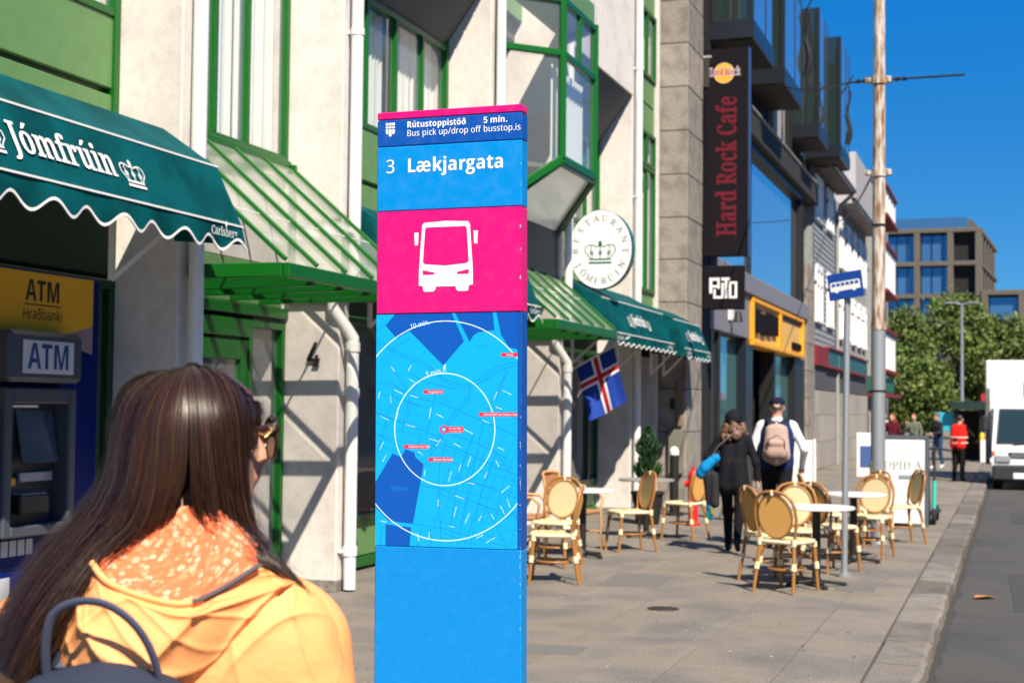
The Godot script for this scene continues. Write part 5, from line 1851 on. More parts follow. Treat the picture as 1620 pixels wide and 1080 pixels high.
func far_things() -> void:
	tree(P(-6.3, 0, -94), 7.8, 2.3, 1, "leafy green tree partly behind the rusty pole and white bay house")
	tree(P(-3.3, 0, -97), 8.8, 2.5, 2, "tallest leafy green tree, just left of the double armed street lamp")
	tree(P(-0.6, 0, -99), 7.6, 2.3, 3, "leafy green tree between the double street lamp and the white truck")
	tree(P(-4.8, 0, -86), 4.4, 2.0, 4, "low dark green tree under the taller trees, above the walkers")
	tree(P(2.6, 0, -108), 6.6, 2.6, 5, "small leafy green tree above the box of the white truck")
	# double street lamp
	var L := thing("double_street_lamp", "slim grey street lamp with two arms in front of the trees", "street lamp", P(-2.1, 0, -72))
	var p := MB.new()
	p.tube([P(-2.1, 0, -72), P(-2.1, 3.0, -72), P(-2.1, 6.6, -72)], [0.1, 0.08, 0.055], 10)
	wpart(L, "pole", p, mats.galvanised)
	for s in [-1.0, 1.0]:
		var a := MB.new()
		a.tube([P(-2.1, 6.55, -72), P(-2.1 + s * 0.3, 6.62, -72)], 0.03, 8)
		wpart(L, "arm", a, mats.galvanised)
		var h := MB.new()
		h.box(P(-2.1 + s * 0.5, 6.63, -72), P(0.5, 0.07, 0.22), 0.025)
		wpart(L, "lamp_head", h, mats.galvanised)
	# the stall
	var S := thing("street_stall", "dark framed street stall with colourful posters behind the person in red", "stall", P(-1.2, 0, -54))
	for x in [-1.8, -1.0, -0.1]:
		shape_box(S, "post", P(x, 0, -53.0), P(x + 0.14, 1.78, -53.14), mats.dark_metal)
	shape_box(S, "roof", P(-1.9, 1.72, -52.8), P(0.3, 2.0, -55.0), mat("stall_green", Color(0.008, 0.03, 0.025), 0.5))
	shape_box(S, "back_panel", P(-1.9, 0.0, -54.8), P(0.3, 1.7, -54.9), mats.dark_clad)
	shape_box(S, "cyan_panel", P(-2.45, 1.0, -53.2), P(-1.72, 1.62, -53.3), mat("cyan_panel", Color(0.02, 0.4, 0.55), 0.5))
	var pm := mat("poster_print", Color(1, 1, 1), 0.5)
	var pi := Image.create(96, 64, false, Image.FORMAT_RGB8)
	for y in 64:
		for x in 96:
			var a := 0.5 + 0.5 * sin(x * 0.09 + y * 0.05)
			var b := 0.5 + 0.5 * sin(x * 0.05 - y * 0.12 + 2.0)
			pi.set_pixel(x, y, Color(0.2 + 0.5 * b, 0.35 + 0.35 * a * (1 - b), 0.55 + 0.25 * a))
	pm.albedo_texture = ImageTexture.create_from_image(pi)
	var pq := MB.new()
	pq.quad_uv(P(-0.82, 1.62, -53.0), P(0.0, 1.62, -53.0), P(0.0, 0.75, -53.0), P(-0.82, 0.75, -53.0), Vector3.BACK)
	wpart(S, "poster", pq, pm)
	shape_box(S, "counter", P(-0.95, 0.0, -52.2), P(0.2, 0.72, -52.8), mats.house_white)
	shape_box(S, "red_board", P(-0.95, 2.0, -53.4), P(-0.4, 2.25, -53.45), mat("stall_red", Color(0.4, 0.02, 0.03), 0.5))
	rng.seed = 4
	var goods := ["yellow", "pink", "white", "tan", "green"]
	for k in 9:
		var q := MB.new()
		var x := -0.9 + k * 0.12
		var c: Color = [Color(0.7, 0.5, 0.02), Color(0.6, 0.25, 0.25), Color(0.7, 0.7, 0.72), Color(0.4, 0.25, 0.15), Color(0.1, 0.4, 0.15)][k % 5]
		q.lathe([[0.0, 0.26], [0.05, 0.24], [0.085, 0.12], [0.08, 0.0], [0.0, 0.0]], 10, Transform3D(Basis(), P(x, 0.72, -52.35)))
		single("display_jar", q, mat("goods_" + goods[k % 5], c, 0.5), goods[k % 5] + (" jar on the left half of the stall counter" if k < 5 else " jar on the right half of the stall counter"), "jar", P(x, 0.72, -52.35), "jars on the stall counter")
	truck()

func truck() -> void:
	var T := thing("white_box_truck", "white box truck facing the viewer at the right edge", "truck", P(0.72, -0.12, -38))
	var wh := mat("truck_white", Color(0.8, 0.81, 0.82), 0.3)
	var wb := mat("box_white", Color(0.74, 0.75, 0.76), 0.5)
	var dk := mat("truck_dark", Color(0.03, 0.032, 0.036), 0.5)
	var gl := mats.dark_glass as Material
	var z := -36.0
	var x0 := -0.4
	var x1 := 1.75
	var xm := (x0 + x1) * 0.5
	# cab, in profile: windscreen leans back
	var cab := MB.new()
	var pr := [[-0.02, 0.32], [0.0, 0.72], [-0.06, 0.9], [-0.28, 1.72], [-0.45, 1.84], [-1.6, 1.86], [-1.6, 0.32]]
	var L := []
	var R := []
	for q in pr:
		L.append(P(x0 + (0.05 if q[1] > 1.0 else 0.0), q[1], z + q[0]))
		R.append(P(x1 - (0.05 if q[1] > 1.0 else 0.0), q[1], z + q[0]))
	cab.slab(L, Vector3.LEFT, 0.002)
	cab.slab(R, Vector3.RIGHT, 0.002)
	for i in pr.size() - 1:
		cab.quad(L[i], R[i], R[i + 1], L[i + 1], P(0, 0.3, 1) if i < 5 else Vector3.BACK * -1)
	wpart(T, "cab", cab, wh)
	var ws := MB.new()
	ws.slab([P(x0 + 0.12, 0.95, z - 0.055), P(x1 - 0.12, 0.95, z - 0.055), P(x1 - 0.18, 1.68, z - 0.255), P(x0 + 0.18, 1.68, z - 0.255)], P(0, 0.26, 0.97), 0.008)
	wpart(T, "windscreen", ws, gl)
	var sd := MB.new()
	sd.slab([P(x0 - 0.004 + 0.03, 1.0, z - 0.3), P(x0 + 0.03, 1.0, z - 1.2), P(x0 + 0.045, 1.62, z - 1.2), P(x0 + 0.045, 1.62, z - 0.48)], Vector3.LEFT, 0.01)
	wpart(T, "side_window", sd, gl)
	var wf := MB.new()
	wf.slab([P(x0 + 0.08, 0.91, z - 0.05), P(x1 - 0.08, 0.91, z - 0.05), P(x1 - 0.15, 1.72, z - 0.268), P(x0 + 0.15, 1.72, z - 0.268)], P(0, 0.26, 0.97), 0.006)
	wpart(T, "windscreen_seal", wf, dk)
	for i in 3:
		shape_box(T, "grille_bar", P(x0 + 0.4, 0.635 + i * 0.035, z + 0.02), P(x1 - 0.4, 0.65 + i * 0.035, z + 0.034), mats.galvanised, 0.003)
	shape_box(T, "badge", P(xm - 0.09, 0.8, z - 0.02), P(xm + 0.09, 0.86, z - 0.0), mats.galvanised, 0.01)
	shape_box(T, "dashboard", P(x0 + 0.2, 0.9, z - 0.25), P(x1 - 0.2, 0.98, z - 0.5), dk)
	shape_box(T, "grille", P(x0 + 0.35, 0.62, z - 0.02), P(x1 - 0.35, 0.74, z + 0.022), dk)
	shape_box(T, "bumper", P(x0, 0.1, z - 0.3), P(x1, 0.45, z + 0.06), dk, 0.04)
	shape_box(T, "bumper_panel", P(x0 + 0.45, 0.14, z + 0.05), P(x1 - 0.45, 0.27, z + 0.075), wh, 0.01)
	shape_box(T, "number_plate", P(xm - 0.26, 0.32, z + 0.05), P(xm + 0.26, 0.43, z + 0.075), wh, 0.004)
	for s in [0, 1]:
		var hx := x0 + 0.05 if s == 0 else x1 - 0.4
		var h := shape_box(T, "headlight", P(hx, 0.5, z - 0.02), P(hx + 0.35, 0.66, z + 0.03), mat("lamp_glass", Color(0.5, 0.52, 0.55), 0.1, 0.5), 0.03)
		shape_box(h, "indicator", P(x0 - 0.01 if s == 0 else x1 - 0.06, 0.66, z - 0.1), P(x0 + 0.07 if s == 0 else x1 + 0.01, 0.76, z + 0.02), mat("indicator", Color(0.8, 0.2, 0.02), 0.3), 0.02)
		var mi := MB.new()
		var mx := x0 - 0.14 if s == 0 else x1 + 0.14
		mi.box(P(mx, 1.38, z - 0.2), P(0.16, 0.34, 0.09), 0.03)
		mi.beam(P(mx, 1.54, z - 0.22), P(x0 + 0.03 if s == 0 else x1 - 0.03, 1.5, z - 0.3), 0.025, 0.025)
		wpart(T, "mirror", mi, dk)
		for zz in [z - 0.75, z - 4.1]:
			var w := MB.new()
			var t := Transform3D(Basis(Vector3.BACK, PI / 2), P(x0 + 0.22 if s == 0 else x1, 0.22, zz))
			w.lathe([[0.2, 0.0], [0.34, 0.0], [0.36, 0.03], [0.36, 0.19], [0.34, 0.22], [0.2, 0.22]], 20, t)
			var wp := wpart(T, "wheel", w, mat("tyre", Color(0.015, 0.015, 0.015), 0.9))
			var ri := MB.new()
			ri.lathe([[0.0, 0.19], [0.2, 0.2], [0.2, 0.0], [0.0, 0.01]], 16, t)
			wpart(wp, "rim", ri, mats.galvanised)
	var wi := MB.new()
	wi.beam(P(xm - 0.6, 0.93, z - 0.02), P(xm - 0.05, 1.0, z - 0.04), 0.02, 0.02)
	wi.beam(P(xm + 0.1, 0.93, z - 0.02), P(xm + 0.65, 1.0, z - 0.04), 0.02, 0.02)
	wpart(T, "wiper", wi, dk)
	# the box behind the cab, with dark edge trim
	shape_box(T, "cargo_box", P(x0 - 0.16, 0.55, z - 1.7), P(x1 + 0.16, 2.86, z - 5.6), wb, 0.03)
	shape_box(T, "box_edge", P(x0 - 0.17, 0.4, z - 1.66), P(x0 - 0.06, 2.2, z - 1.72), mat("edge_grey", Color(0.12, 0.12, 0.125), 0.5), 0.01)
	shape_box(T, "cooling_unit", P(xm - 0.2, 2.35, z - 1.4), P(xm + 0.7, 2.7, z - 1.69), mats.grey_panel, 0.03)
	shape_box(T, "chassis", P(x0 + 0.3, 0.3, z - 0.5), P(x1 - 0.3, 0.55, z - 5.5), dk)

# ---------------------------------------------------------------- cafe furniture
func weave(a: Color, b: Color) -> ImageTexture:
	var img := Image.create(64, 64, false, Image.FORMAT_RGB8)
	for y in 64:
		for x in 64:
			# herringbone
			var cx := x / 4
			var cy := y / 4
			var t := (cx + cy * (1 if (cx / 4) % 2 == 0 else -1) + 64) % 4
			var k: Color = a if t < 2 else b
			var e := 0.82 if (x % 4 == 0) or (y % 4 == 0) else 1.0
			img.set_pixel(x, y, Color(k.r * e, k.g * e, k.b * e))
	return ImageTexture.create_from_image(img)

func oval(rx: float, ry: float, n: int, f: Callable) -> Array:
	var o := []
	for i in n:
		var a := TAU * i / n
		o.append(f.call(cos(a) * rx, sin(a) * ry))
	return o

func bistro_chair() -> Node3D:
	var T := thing("rattan_chair", "x", "chair", Vector3.ZERO, 0.0, "rattan bistro chairs on the pavement")
	var cane := mats.cane as Material
	# where the back lies: height and sideways to a point, leaning back
	var bk := func(x: float, y: float) -> Vector3: return P(x, y, 0.185 + (y - 0.45) * 0.2 + absf(x) * absf(x) * -0.4)
	var rear := {}
	for s in [-1.0, 1.0]:
		var l := MB.new()
		l.tube([P(s * 0.2, 0.0, 0.25), P(s * 0.185, 0.22, 0.215), P(s * 0.17, 0.45, 0.185)], [0.015, 0.017, 0.018], 10)
		part(T, "leg", l, cane)
		var f := MB.new()
		f.tube([P(s * 0.19, 0.0, -0.21), P(s * 0.18, 0.22, -0.19), P(s * 0.172, 0.43, -0.17)], [0.015, 0.017, 0.018], 10)
		part(T, "leg", f, cane)
	# the outer hoop rises from the rear legs and closes over the top
	var hoop := []
	for q in [[0.17, 0.42], [0.176, 0.5], [0.196, 0.58], [0.206, 0.66], [0.2, 0.75], [0.175, 0.82], [0.13, 0.865], [0.07, 0.886], [0.0, 0.892]]:
		hoop.append(bk.call(q[0], q[1]))
	for i in range(7, -1, -1):
		var q: Vector3 = hoop[i]
		hoop.append(P(-q.x, q.y, q.z))
	var h := MB.new()
	h.tube(hoop, 0.015, 10)
	part(T, "back_hoop", h, cane)
	var ring := oval(0.165, 0.19, 28, func(x, y): return bk.call(x, y + 0.672) + P(0, 0, -0.004))
	ring.append(ring[0])
	ring.append(ring[1])
	var r := MB.new()
	r.tube(ring, 0.013, 8, false)
	part(T, "back_ring", r, cane)
	# woven back: one face each way, so the panel has a thickness
	for fb in [["back_panel_front", -0.009, mats.weave_cream], ["back_panel_rear", 0.006, mats.weave_honey]]:
		var p := MB.new()
		for i in 10:
			for j in 24:
				var r0 := i / 10.0
				var r1 := (i + 1) / 10.0
				var a := TAU * j / 24
				var b := TAU * (j + 1) / 24
				var v := func(rr: float, an: float) -> Vector2: return Vector2(cos(an) * rr * 0.16, sin(an) * rr * 0.185)
				var q0: Vector2 = v.call(r0, a)
				var q1: Vector2 = v.call(r1, a)
				var q2: Vector2 = v.call(r1, b)
				var q3: Vector2 = v.call(r0, b)
				var to := func(q: Vector2) -> Vector3: return bk.call(q.x, q.y + 0.672) + P(0, 0, fb[1])
				var nn := P(0, 0, signf(fb[1]))
				p.smooth(to.call(q0), to.call(q1), to.call(q2), nn, nn, nn, q0 * 12, q1 * 12, q2 * 12)
				if i > 0:
					p.smooth(to.call(q0), to.call(q2), to.call(q3), nn, nn, nn, q0 * 12, q2 * 12, q3 * 12)
		part(T, fb[0], p, fb[2])
	# seat: a rounded square, slightly domed
	var sq := func(a: float, k: float) -> Vector3:
		var c := cos(a)
		var s := sin(a)
		var m := pow(pow(absf(c), 4.0) + pow(absf(s), 4.0), -0.25)
		return P(c * m * 0.2 * k, 0.0, s * m * 0.2 * k - 0.0)
	var seat := MB.new()
	for i in 8:
		for j in 32:
			var k0 := i / 8.0
			var k1 := (i + 1) / 8.0
			var a := TAU * j / 32
			var b := TAU * (j + 1) / 32
			var y := func(k: float) -> Vector3: return P(0, 0.458 + 0.012 * cos(k * 1.5), 0)
			var A: Vector3 = sq.call(a, k0) + y.call(k0)
			var B: Vector3 = sq.call(a, k1) + y.call(k1)
			var C: Vector3 = sq.call(b, k1) + y.call(k1)
			var D: Vector3 = sq.call(b, k0) + y.call(k0)
			var u := func(q: Vector3) -> Vector2: return Vector2(q.x, q.z) * 12.0
			seat.smooth(A, B, C, Vector3.UP, Vector3.UP, Vector3.UP, u.call(A), u.call(B), u.call(C))
			if i > 0:
				seat.smooth(A, C, D, Vector3.UP, Vector3.UP, Vector3.UP, u.call(A), u.call(C), u.call(D))
	part(T, "seat", seat, mats.weave_seat)
	var rim := []
	for j in 34:
		rim.append(sq.call(TAU * j / 32, 1.0) + P(0, 0.445, 0))
	var sr := MB.new()
	sr.tube(rim, 0.019, 8, false)
	part(T, "seat_rim", sr, mats.cream_band)
	# stretcher ring and curved braces
	var st := oval(0.165, 0.165, 20, func(x, z): return P(x, 0.2, z + 0.01))
	st.append(st[0])
	var sm := MB.new()
	sm.tube(st, 0.011, 8, false)
	part(T, "stretcher", sm, cane)
	for s in [-1.0, 1.0]:
		for e in [-1.0, 1.0]:
			var b := MB.new()
			var z0 := 0.195 if e > 0 else -0.175
			b.tube([P(s * 0.18, 0.3, z0), P(s * 0.13, 0.38, z0), P(s * 0.08, 0.425, z0 * 0.96)], 0.009, 6)
			part(T, "brace", b, cane)
			var w := MB.new()
			w.tube([P(s * 0.188, 0.2, 0.22 if e > 0 else -0.192), P(s * 0.182, 0.26, 0.208 if e > 0 else -0.187)], 0.024, 10)
			part(T, "cream_binding", w, mats.cream_band)
			if e > 0:
				var w2 := MB.new()
				w2.tube([P(s * 0.172, 0.415, 0.19), P(s * 0.172, 0.475, 0.19)], 0.024, 10)
				part(T, "cream_binding", w2, mats.cream_band)
			else:
				var w2 := MB.new()
				w2.tube([P(s * 0.173, 0.395, -0.172), P(s * 0.172, 0.44, -0.17)], 0.025, 10)
				part(T, "cream_binding", w2, mats.cream_band)
	var top := MB.new()
	var c: Vector3 = bk.call(0.0, 0.878)
	top.box(c, P(0.03, 0.055, 0.05), 0.012)
	part(T, "cream_binding", top, mats.cream_band)
	return T

func wicker_armchair() -> Node3D:
	var T := thing("wicker_armchair", "x", "armchair", Vector3.ZERO, 0.0, "tan wicker armchairs by the wall")
	var cane := mats.cane_pale as Material
	for s in [-1.0, 1.0]:
		var l := MB.new()
		l.tube([P(s * 0.24, 0, 0.26), P(s * 0.22, 0.45, 0.2), P(s * 0.2, 0.86, 0.3)], 0.016, 8)
		part(T, "leg", l, cane)
		var f := MB.new()
		f.tube([P(s * 0.25, 0, -0.24), P(s * 0.25, 0.45, -0.22)], 0.016, 8)
		part(T, "leg", f, cane)
		var a := MB.new()
		a.tube([P(s * 0.25, 0.44, -0.22), P(s * 0.28, 0.58, -0.24), P(s * 0.29, 0.65, -0.17), P(s * 0.28, 0.665, 0.0), P(s * 0.23, 0.7, 0.24)], 0.016, 8)
		part(T, "arm", a, cane)
	var b := MB.new()
	for i in 8:
		var y0 := 0.46 + i * 0.05
		var y1 := y0 + 0.05
		for j in 10:
			var x0 := -0.2 + j * 0.04
			var x1 := x0 + 0.04
			var z := func(x: float, y: float) -> float: return 0.2 + (y - 0.45) * 0.24 + 0.05 * (1.0 - x * x / 0.04)
			for k in [[0.0, -1.0], [0.014, 1.0]]:
				var nn := P(0, 0, k[1])
				var A := P(x0, y0, z.call(x0, y0) + k[0])
				var B := P(x1, y0, z.call(x1, y0) + k[0])
				var C := P(x1, y1, z.call(x1, y1) + k[0])
				var D := P(x0, y1, z.call(x0, y1) + k[0])
				b.smooth(A, B, C, nn, nn, nn, Vector2(x0, y0) * 12, Vector2(x1, y0) * 12, Vector2(x1, y1) * 12)
				b.smooth(A, C, D, nn, nn, nn, Vector2(x0, y0) * 12, Vector2(x1, y1) * 12, Vector2(x0, y1) * 12)
	part(T, "backrest", b, mats.weave_tan)
	var tr := MB.new()
	tr.tube([P(-0.2, 0.86, 0.3), P(-0.1, 0.875, 0.335), P(0.1, 0.875, 0.335), P(0.2, 0.86, 0.3)], 0.018, 8)
	part(T, "top_rail", tr, cane)
	var s := MB.new()
	s.box(P(0, 0.43, 0), P(0.48, 0.05, 0.46), 0.015)
	part(T, "seat", s, mats.weave_tan)
	for e in [-1.0, 1.0]:
		var st := MB.new()
		st.tube([P(e * 0.24, 0.2, -0.23), P(e * 0.23, 0.2, 0.23)], 0.011, 6)
		part(T, "stretcher", st, cane)
	return T

func cafe_table(dark_top: bool) -> Node3D:
	var T := thing("cafe_table", "x", "table", Vector3.ZERO, 0.0, "round cafe tables on the pavement")
	var t := MB.new()
	t.lathe([[0.0, 0.735], [0.335, 0.735], [0.35, 0.73], [0.35, 0.712], [0.335, 0.706], [0.0, 0.706]], 40)
	part(T, "tabletop", t, mats.table_grey if dark_top else mats.table_white)
	var c := MB.new()
	c.lathe([[0.03, 0.705], [0.12, 0.7], [0.12, 0.69], [0.038, 0.68], [0.038, 0.08], [0.06, 0.05], [0.06, 0.02]], 16)
	part(T, "column", c, mats.black_paint)
	for k in 4:
		var f := MB.new()
		var a := PI / 4 + k * PI / 2
		f.beam(P(cos(a) * 0.04, 0.05, sin(a) * 0.04), P(cos(a) * 0.27, 0.025, sin(a) * 0.27), 0.045, 0.03, Vector3.UP, 0.008)
		f.lathe([[0.0, 0.035], [0.025, 0.035], [0.028, 0.0], [0.0, 0.0]], 10, Transform3D(Basis(), P(cos(a) * 0.26, 0, sin(a) * 0.26)))
		part(T, "foot", f, mats.black_paint)
	return T

func furniture() -> void:
	mat("cane", Color(0.33, 0.15, 0.04), 0.4)
	mat("cane_pale", Color(0.5, 0.28, 0.11), 0.5)
	mat("cream_band", Color(0.74, 0.63, 0.42), 0.6)
	mat("table_white", Color(0.78, 0.78, 0.77), 0.3)
	mat("table_grey", Color(0.3, 0.29, 0.27), 0.35)
	var wc := mat("weave_cream", Color(1, 1, 1), 0.7)
	wc.albedo_texture = weave(Color(0.9, 0.85, 0.7), Color(0.84, 0.77, 0.58))
	wc.backlight = Color(0.25, 0.22, 0.15)
	var wh := mat("weave_honey", Color(1, 1, 1), 0.7)
	wh.albedo_texture = weave(Color(0.92, 0.73, 0.42), Color(0.74, 0.52, 0.24))
	wh.backlight = Color(0.35, 0.25, 0.12)
	var ws := mat("weave_seat", Color(1, 1, 1), 0.7)
	ws.albedo_texture = weave(Color(0.9, 0.83, 0.6), Color(0.82, 0.72, 0.46))
	var wt := mat("weave_tan", Color(1, 1, 1), 0.75)
	wt.albedo_texture = weave(Color(0.78, 0.58, 0.4), Color(0.68, 0.46, 0.29))
	# tables
	var tabs := [[-4.42, -15.95, "white round cafe table between the slanted cane chairs behind the pylon"], [-1.7, -14.17, "white round cafe table nearest the kerb, beside the chair seen from behind"], [-1.6, -16.6, "white round cafe table just left of the rusty pole"]]
	var t0 := cafe_table(false)
	for i in 3:
		var q: Array = tabs[i]
		if i == 0:
			t0.position = P(q[0], 0, q[1])
			t0.rotation.y = 0.3
			t0.set_meta("label", q[2])
		else:
			dup(t0, P(q[0], 0, q[1]), 0.2 + i, q[2], "round cafe tables on the pavement")
	var t1 := cafe_table(true)
	t1.position = P(-4.36, 0, -18.72)
	t1.set_meta("label", "grey topped round cafe table against the wall near the potted bush")
	# chairs: place, facing in degrees (0 looks away down the street, 90 looks left to the wall), label
	var g := "rattan bistro chairs on the pavement"
	var list := [
		[-1.9, -13.72, -22.0, "rattan chair seen from behind in the sun, nearest to the viewer"],
		[-2.14, -14.4, -55.0, "rattan chair side on with a yellow lit back, left of the nearest chair"],
		[-2.0, -14.95, -172.0, "rattan chair with a cream back and top band, behind the nearest chair"],
		[-1.72, -15.6, -40.0, "rattan chair with a dark shaded back, beside the white table nearest the kerb"],
		[-2.02, -17.45, -75.0, "small dark edge on rattan chair behind the white table by the rusty pole"],
		[-1.48, -17.25, 170.0, "rattan chair with a bright cream back, left of the rusty pole"],
		[-1.66, -18.6, 140.0, "rattan chair mostly hidden behind the rusty pole"],
		[-1.3, -19.3, 118.0, "rattan chair with a greyish back in front of the white sandwich board"],
		[-4.42, -14.9, 175.0, "rattan chair with a large cream back just right of the pylon"],
		[-4.02, -13.5, 103.0, "rattan chair seen side on, right next to the edge of the pylon"],
		[-4.12, -16.85, 128.0, "rattan chair tilted open towards the viewer, right of the white table by the wall"],
		[-3.88, -18.72, 72.0, "rattan chair on its own beside the woman with the blue bag"],
		[-4.62, -13.62, 20.0, "rattan chair almost wholly hidden behind the pylon"],
	]
	var c0 := bistro_chair()
	for i in list.size():
		var q: Array = list[i]
		if i == 0:
			c0.position = P(q[0], 0, q[1])
			c0.rotation.y = deg_to_rad(q[2])
			c0.set_meta("label", q[3])
		else:
			dup(c0, P(q[0], 0, q[1]), deg_to_rad(q[2]), q[3], g)
	var a0 := wicker_armchair()
	a0.position = P(-4.75, 0, -16.75)
	a0.rotation.y = deg_to_rad(-100)
	a0.set_meta("label", "tan wicker armchair by the white downpipe behind the round table")
	dup(a0, P(-5.05, 0, -15.7), deg_to_rad(-80), "tan wicker armchair against the wall just right of the pylon", "tan wicker armchairs by the wall")
	# hydrant
	var H := thing("fire_hydrant", "small bright red fire hydrant behind the lone rattan chair", "hydrant", P(-4.2, 0, -20.9))
	var red := mat("hydrant_red", Color(0.62, 0.015, 0.02), 0.4)
	var hb := MB.new()
	var ht := Transform3D(Basis(), P(-4.2, 0, -20.9))
	hb.lathe([[0.1, 0.0], [0.1, 0.04], [0.07, 0.05], [0.07, 0.52], [0.09, 0.54], [0.09, 0.6], [0.075, 0.62], [0.075, 0.7], [0.05, 0.76], [0.022, 0.78], [0.022, 0.82], [0.0, 0.82]], 18, ht)
	wpart(H, "body", hb, red)
	for a in [0.0, PI * 0.5, PI]:
		var n := MB.new()
		n.lathe([[0.04, 0.05], [0.045, 0.12], [0.0, 0.12]], 12, Transform3D(Basis(Vector3.UP, a) * Basis(Vector3.BACK, -PI / 2), P(-4.2, 0.58, -20.9)))
		wpart(H, "outlet", n, red)
	# ash post
	var A := thing("ash_post", "slim black ash post with a white rounded top beside the stone pier", "ash post", P(-4.88, 0, -22.8))
	var ap := MB.new()
	var at := Transform3D(Basis(), P(-4.88, 0, -22.8))
	ap.lathe([[0.15, 0.0], [0.15, 0.03], [0.07, 0.05], [0.07, 0.92], [0.0, 0.92]], 16, at)
	wpart(A, "post", ap, mats.black_paint)
	var ac := MB.new()
	ac.lathe([[0.075, 0.92], [0.075, 0.98], [0.05, 1.03], [0.0, 1.05]], 16, at)
	wpart(A, "cap", ac, mats.pipe_white)
	# potted bush
	var B := thing("potted_cypress", "bushy green cypress in a dark pot between the table and the shop window", "potted plant", P(-4.85, 0, -20.9))
	var pot := MB.new()
	pot.lathe([[0.0, 0.0], [0.16, 0.0], [0.22, 0.42], [0.24, 0.42], [0.24, 0.46], [0.2, 0.46], [0.0, 0.44]], 20, Transform3D(Basis(), P(-4.85, 0, -20.9)))
	wpart(B, "pot", pot, mats.dark_clad)
	var lv := MB.new()
	rng.seed = 19
	for k in 2600:
		var y := rng.randf()
		var r := 0.17 * sqrt(sin(clampf(y * 0.93 + 0.07, 0, 1) * PI)) * sqrt(rng.randf()) * (1.0 + 0.25 * sin(y * 17.0 + 2.0))
		var a := rng.randf() * TAU
		var p := P(-4.85 + cos(a) * r, 0.45 + y * 0.9, -20.9 + sin(a) * r)
		var u := Vector3(cos(a) * 0.5 + rng.randfn() * 0.3, 0.9, sin(a) * 0.5 + rng.randfn() * 0.3).normalized()
		var w := u.cross(Vector3(rng.randfn(), rng.randfn(), rng.randfn())).normalized()
		var j := rng.randf_range(0.6, 1.3)
		lv.paint(Color(0.022 * j, 0.07 * j, 0.022 * j))
		var s := rng.randf_range(0.03, 0.06)
		lv.tri(p - u * s, p + w * s * 0.3, p + u * s)
		lv.tri(p - u * s, p - w * s * 0.3, p + u * s)
	var lm := vmat("bush_leaves", 0.6)
	wpart(B, "foliage", lv, lm).set_meta("kind", "stuff")
	boards()

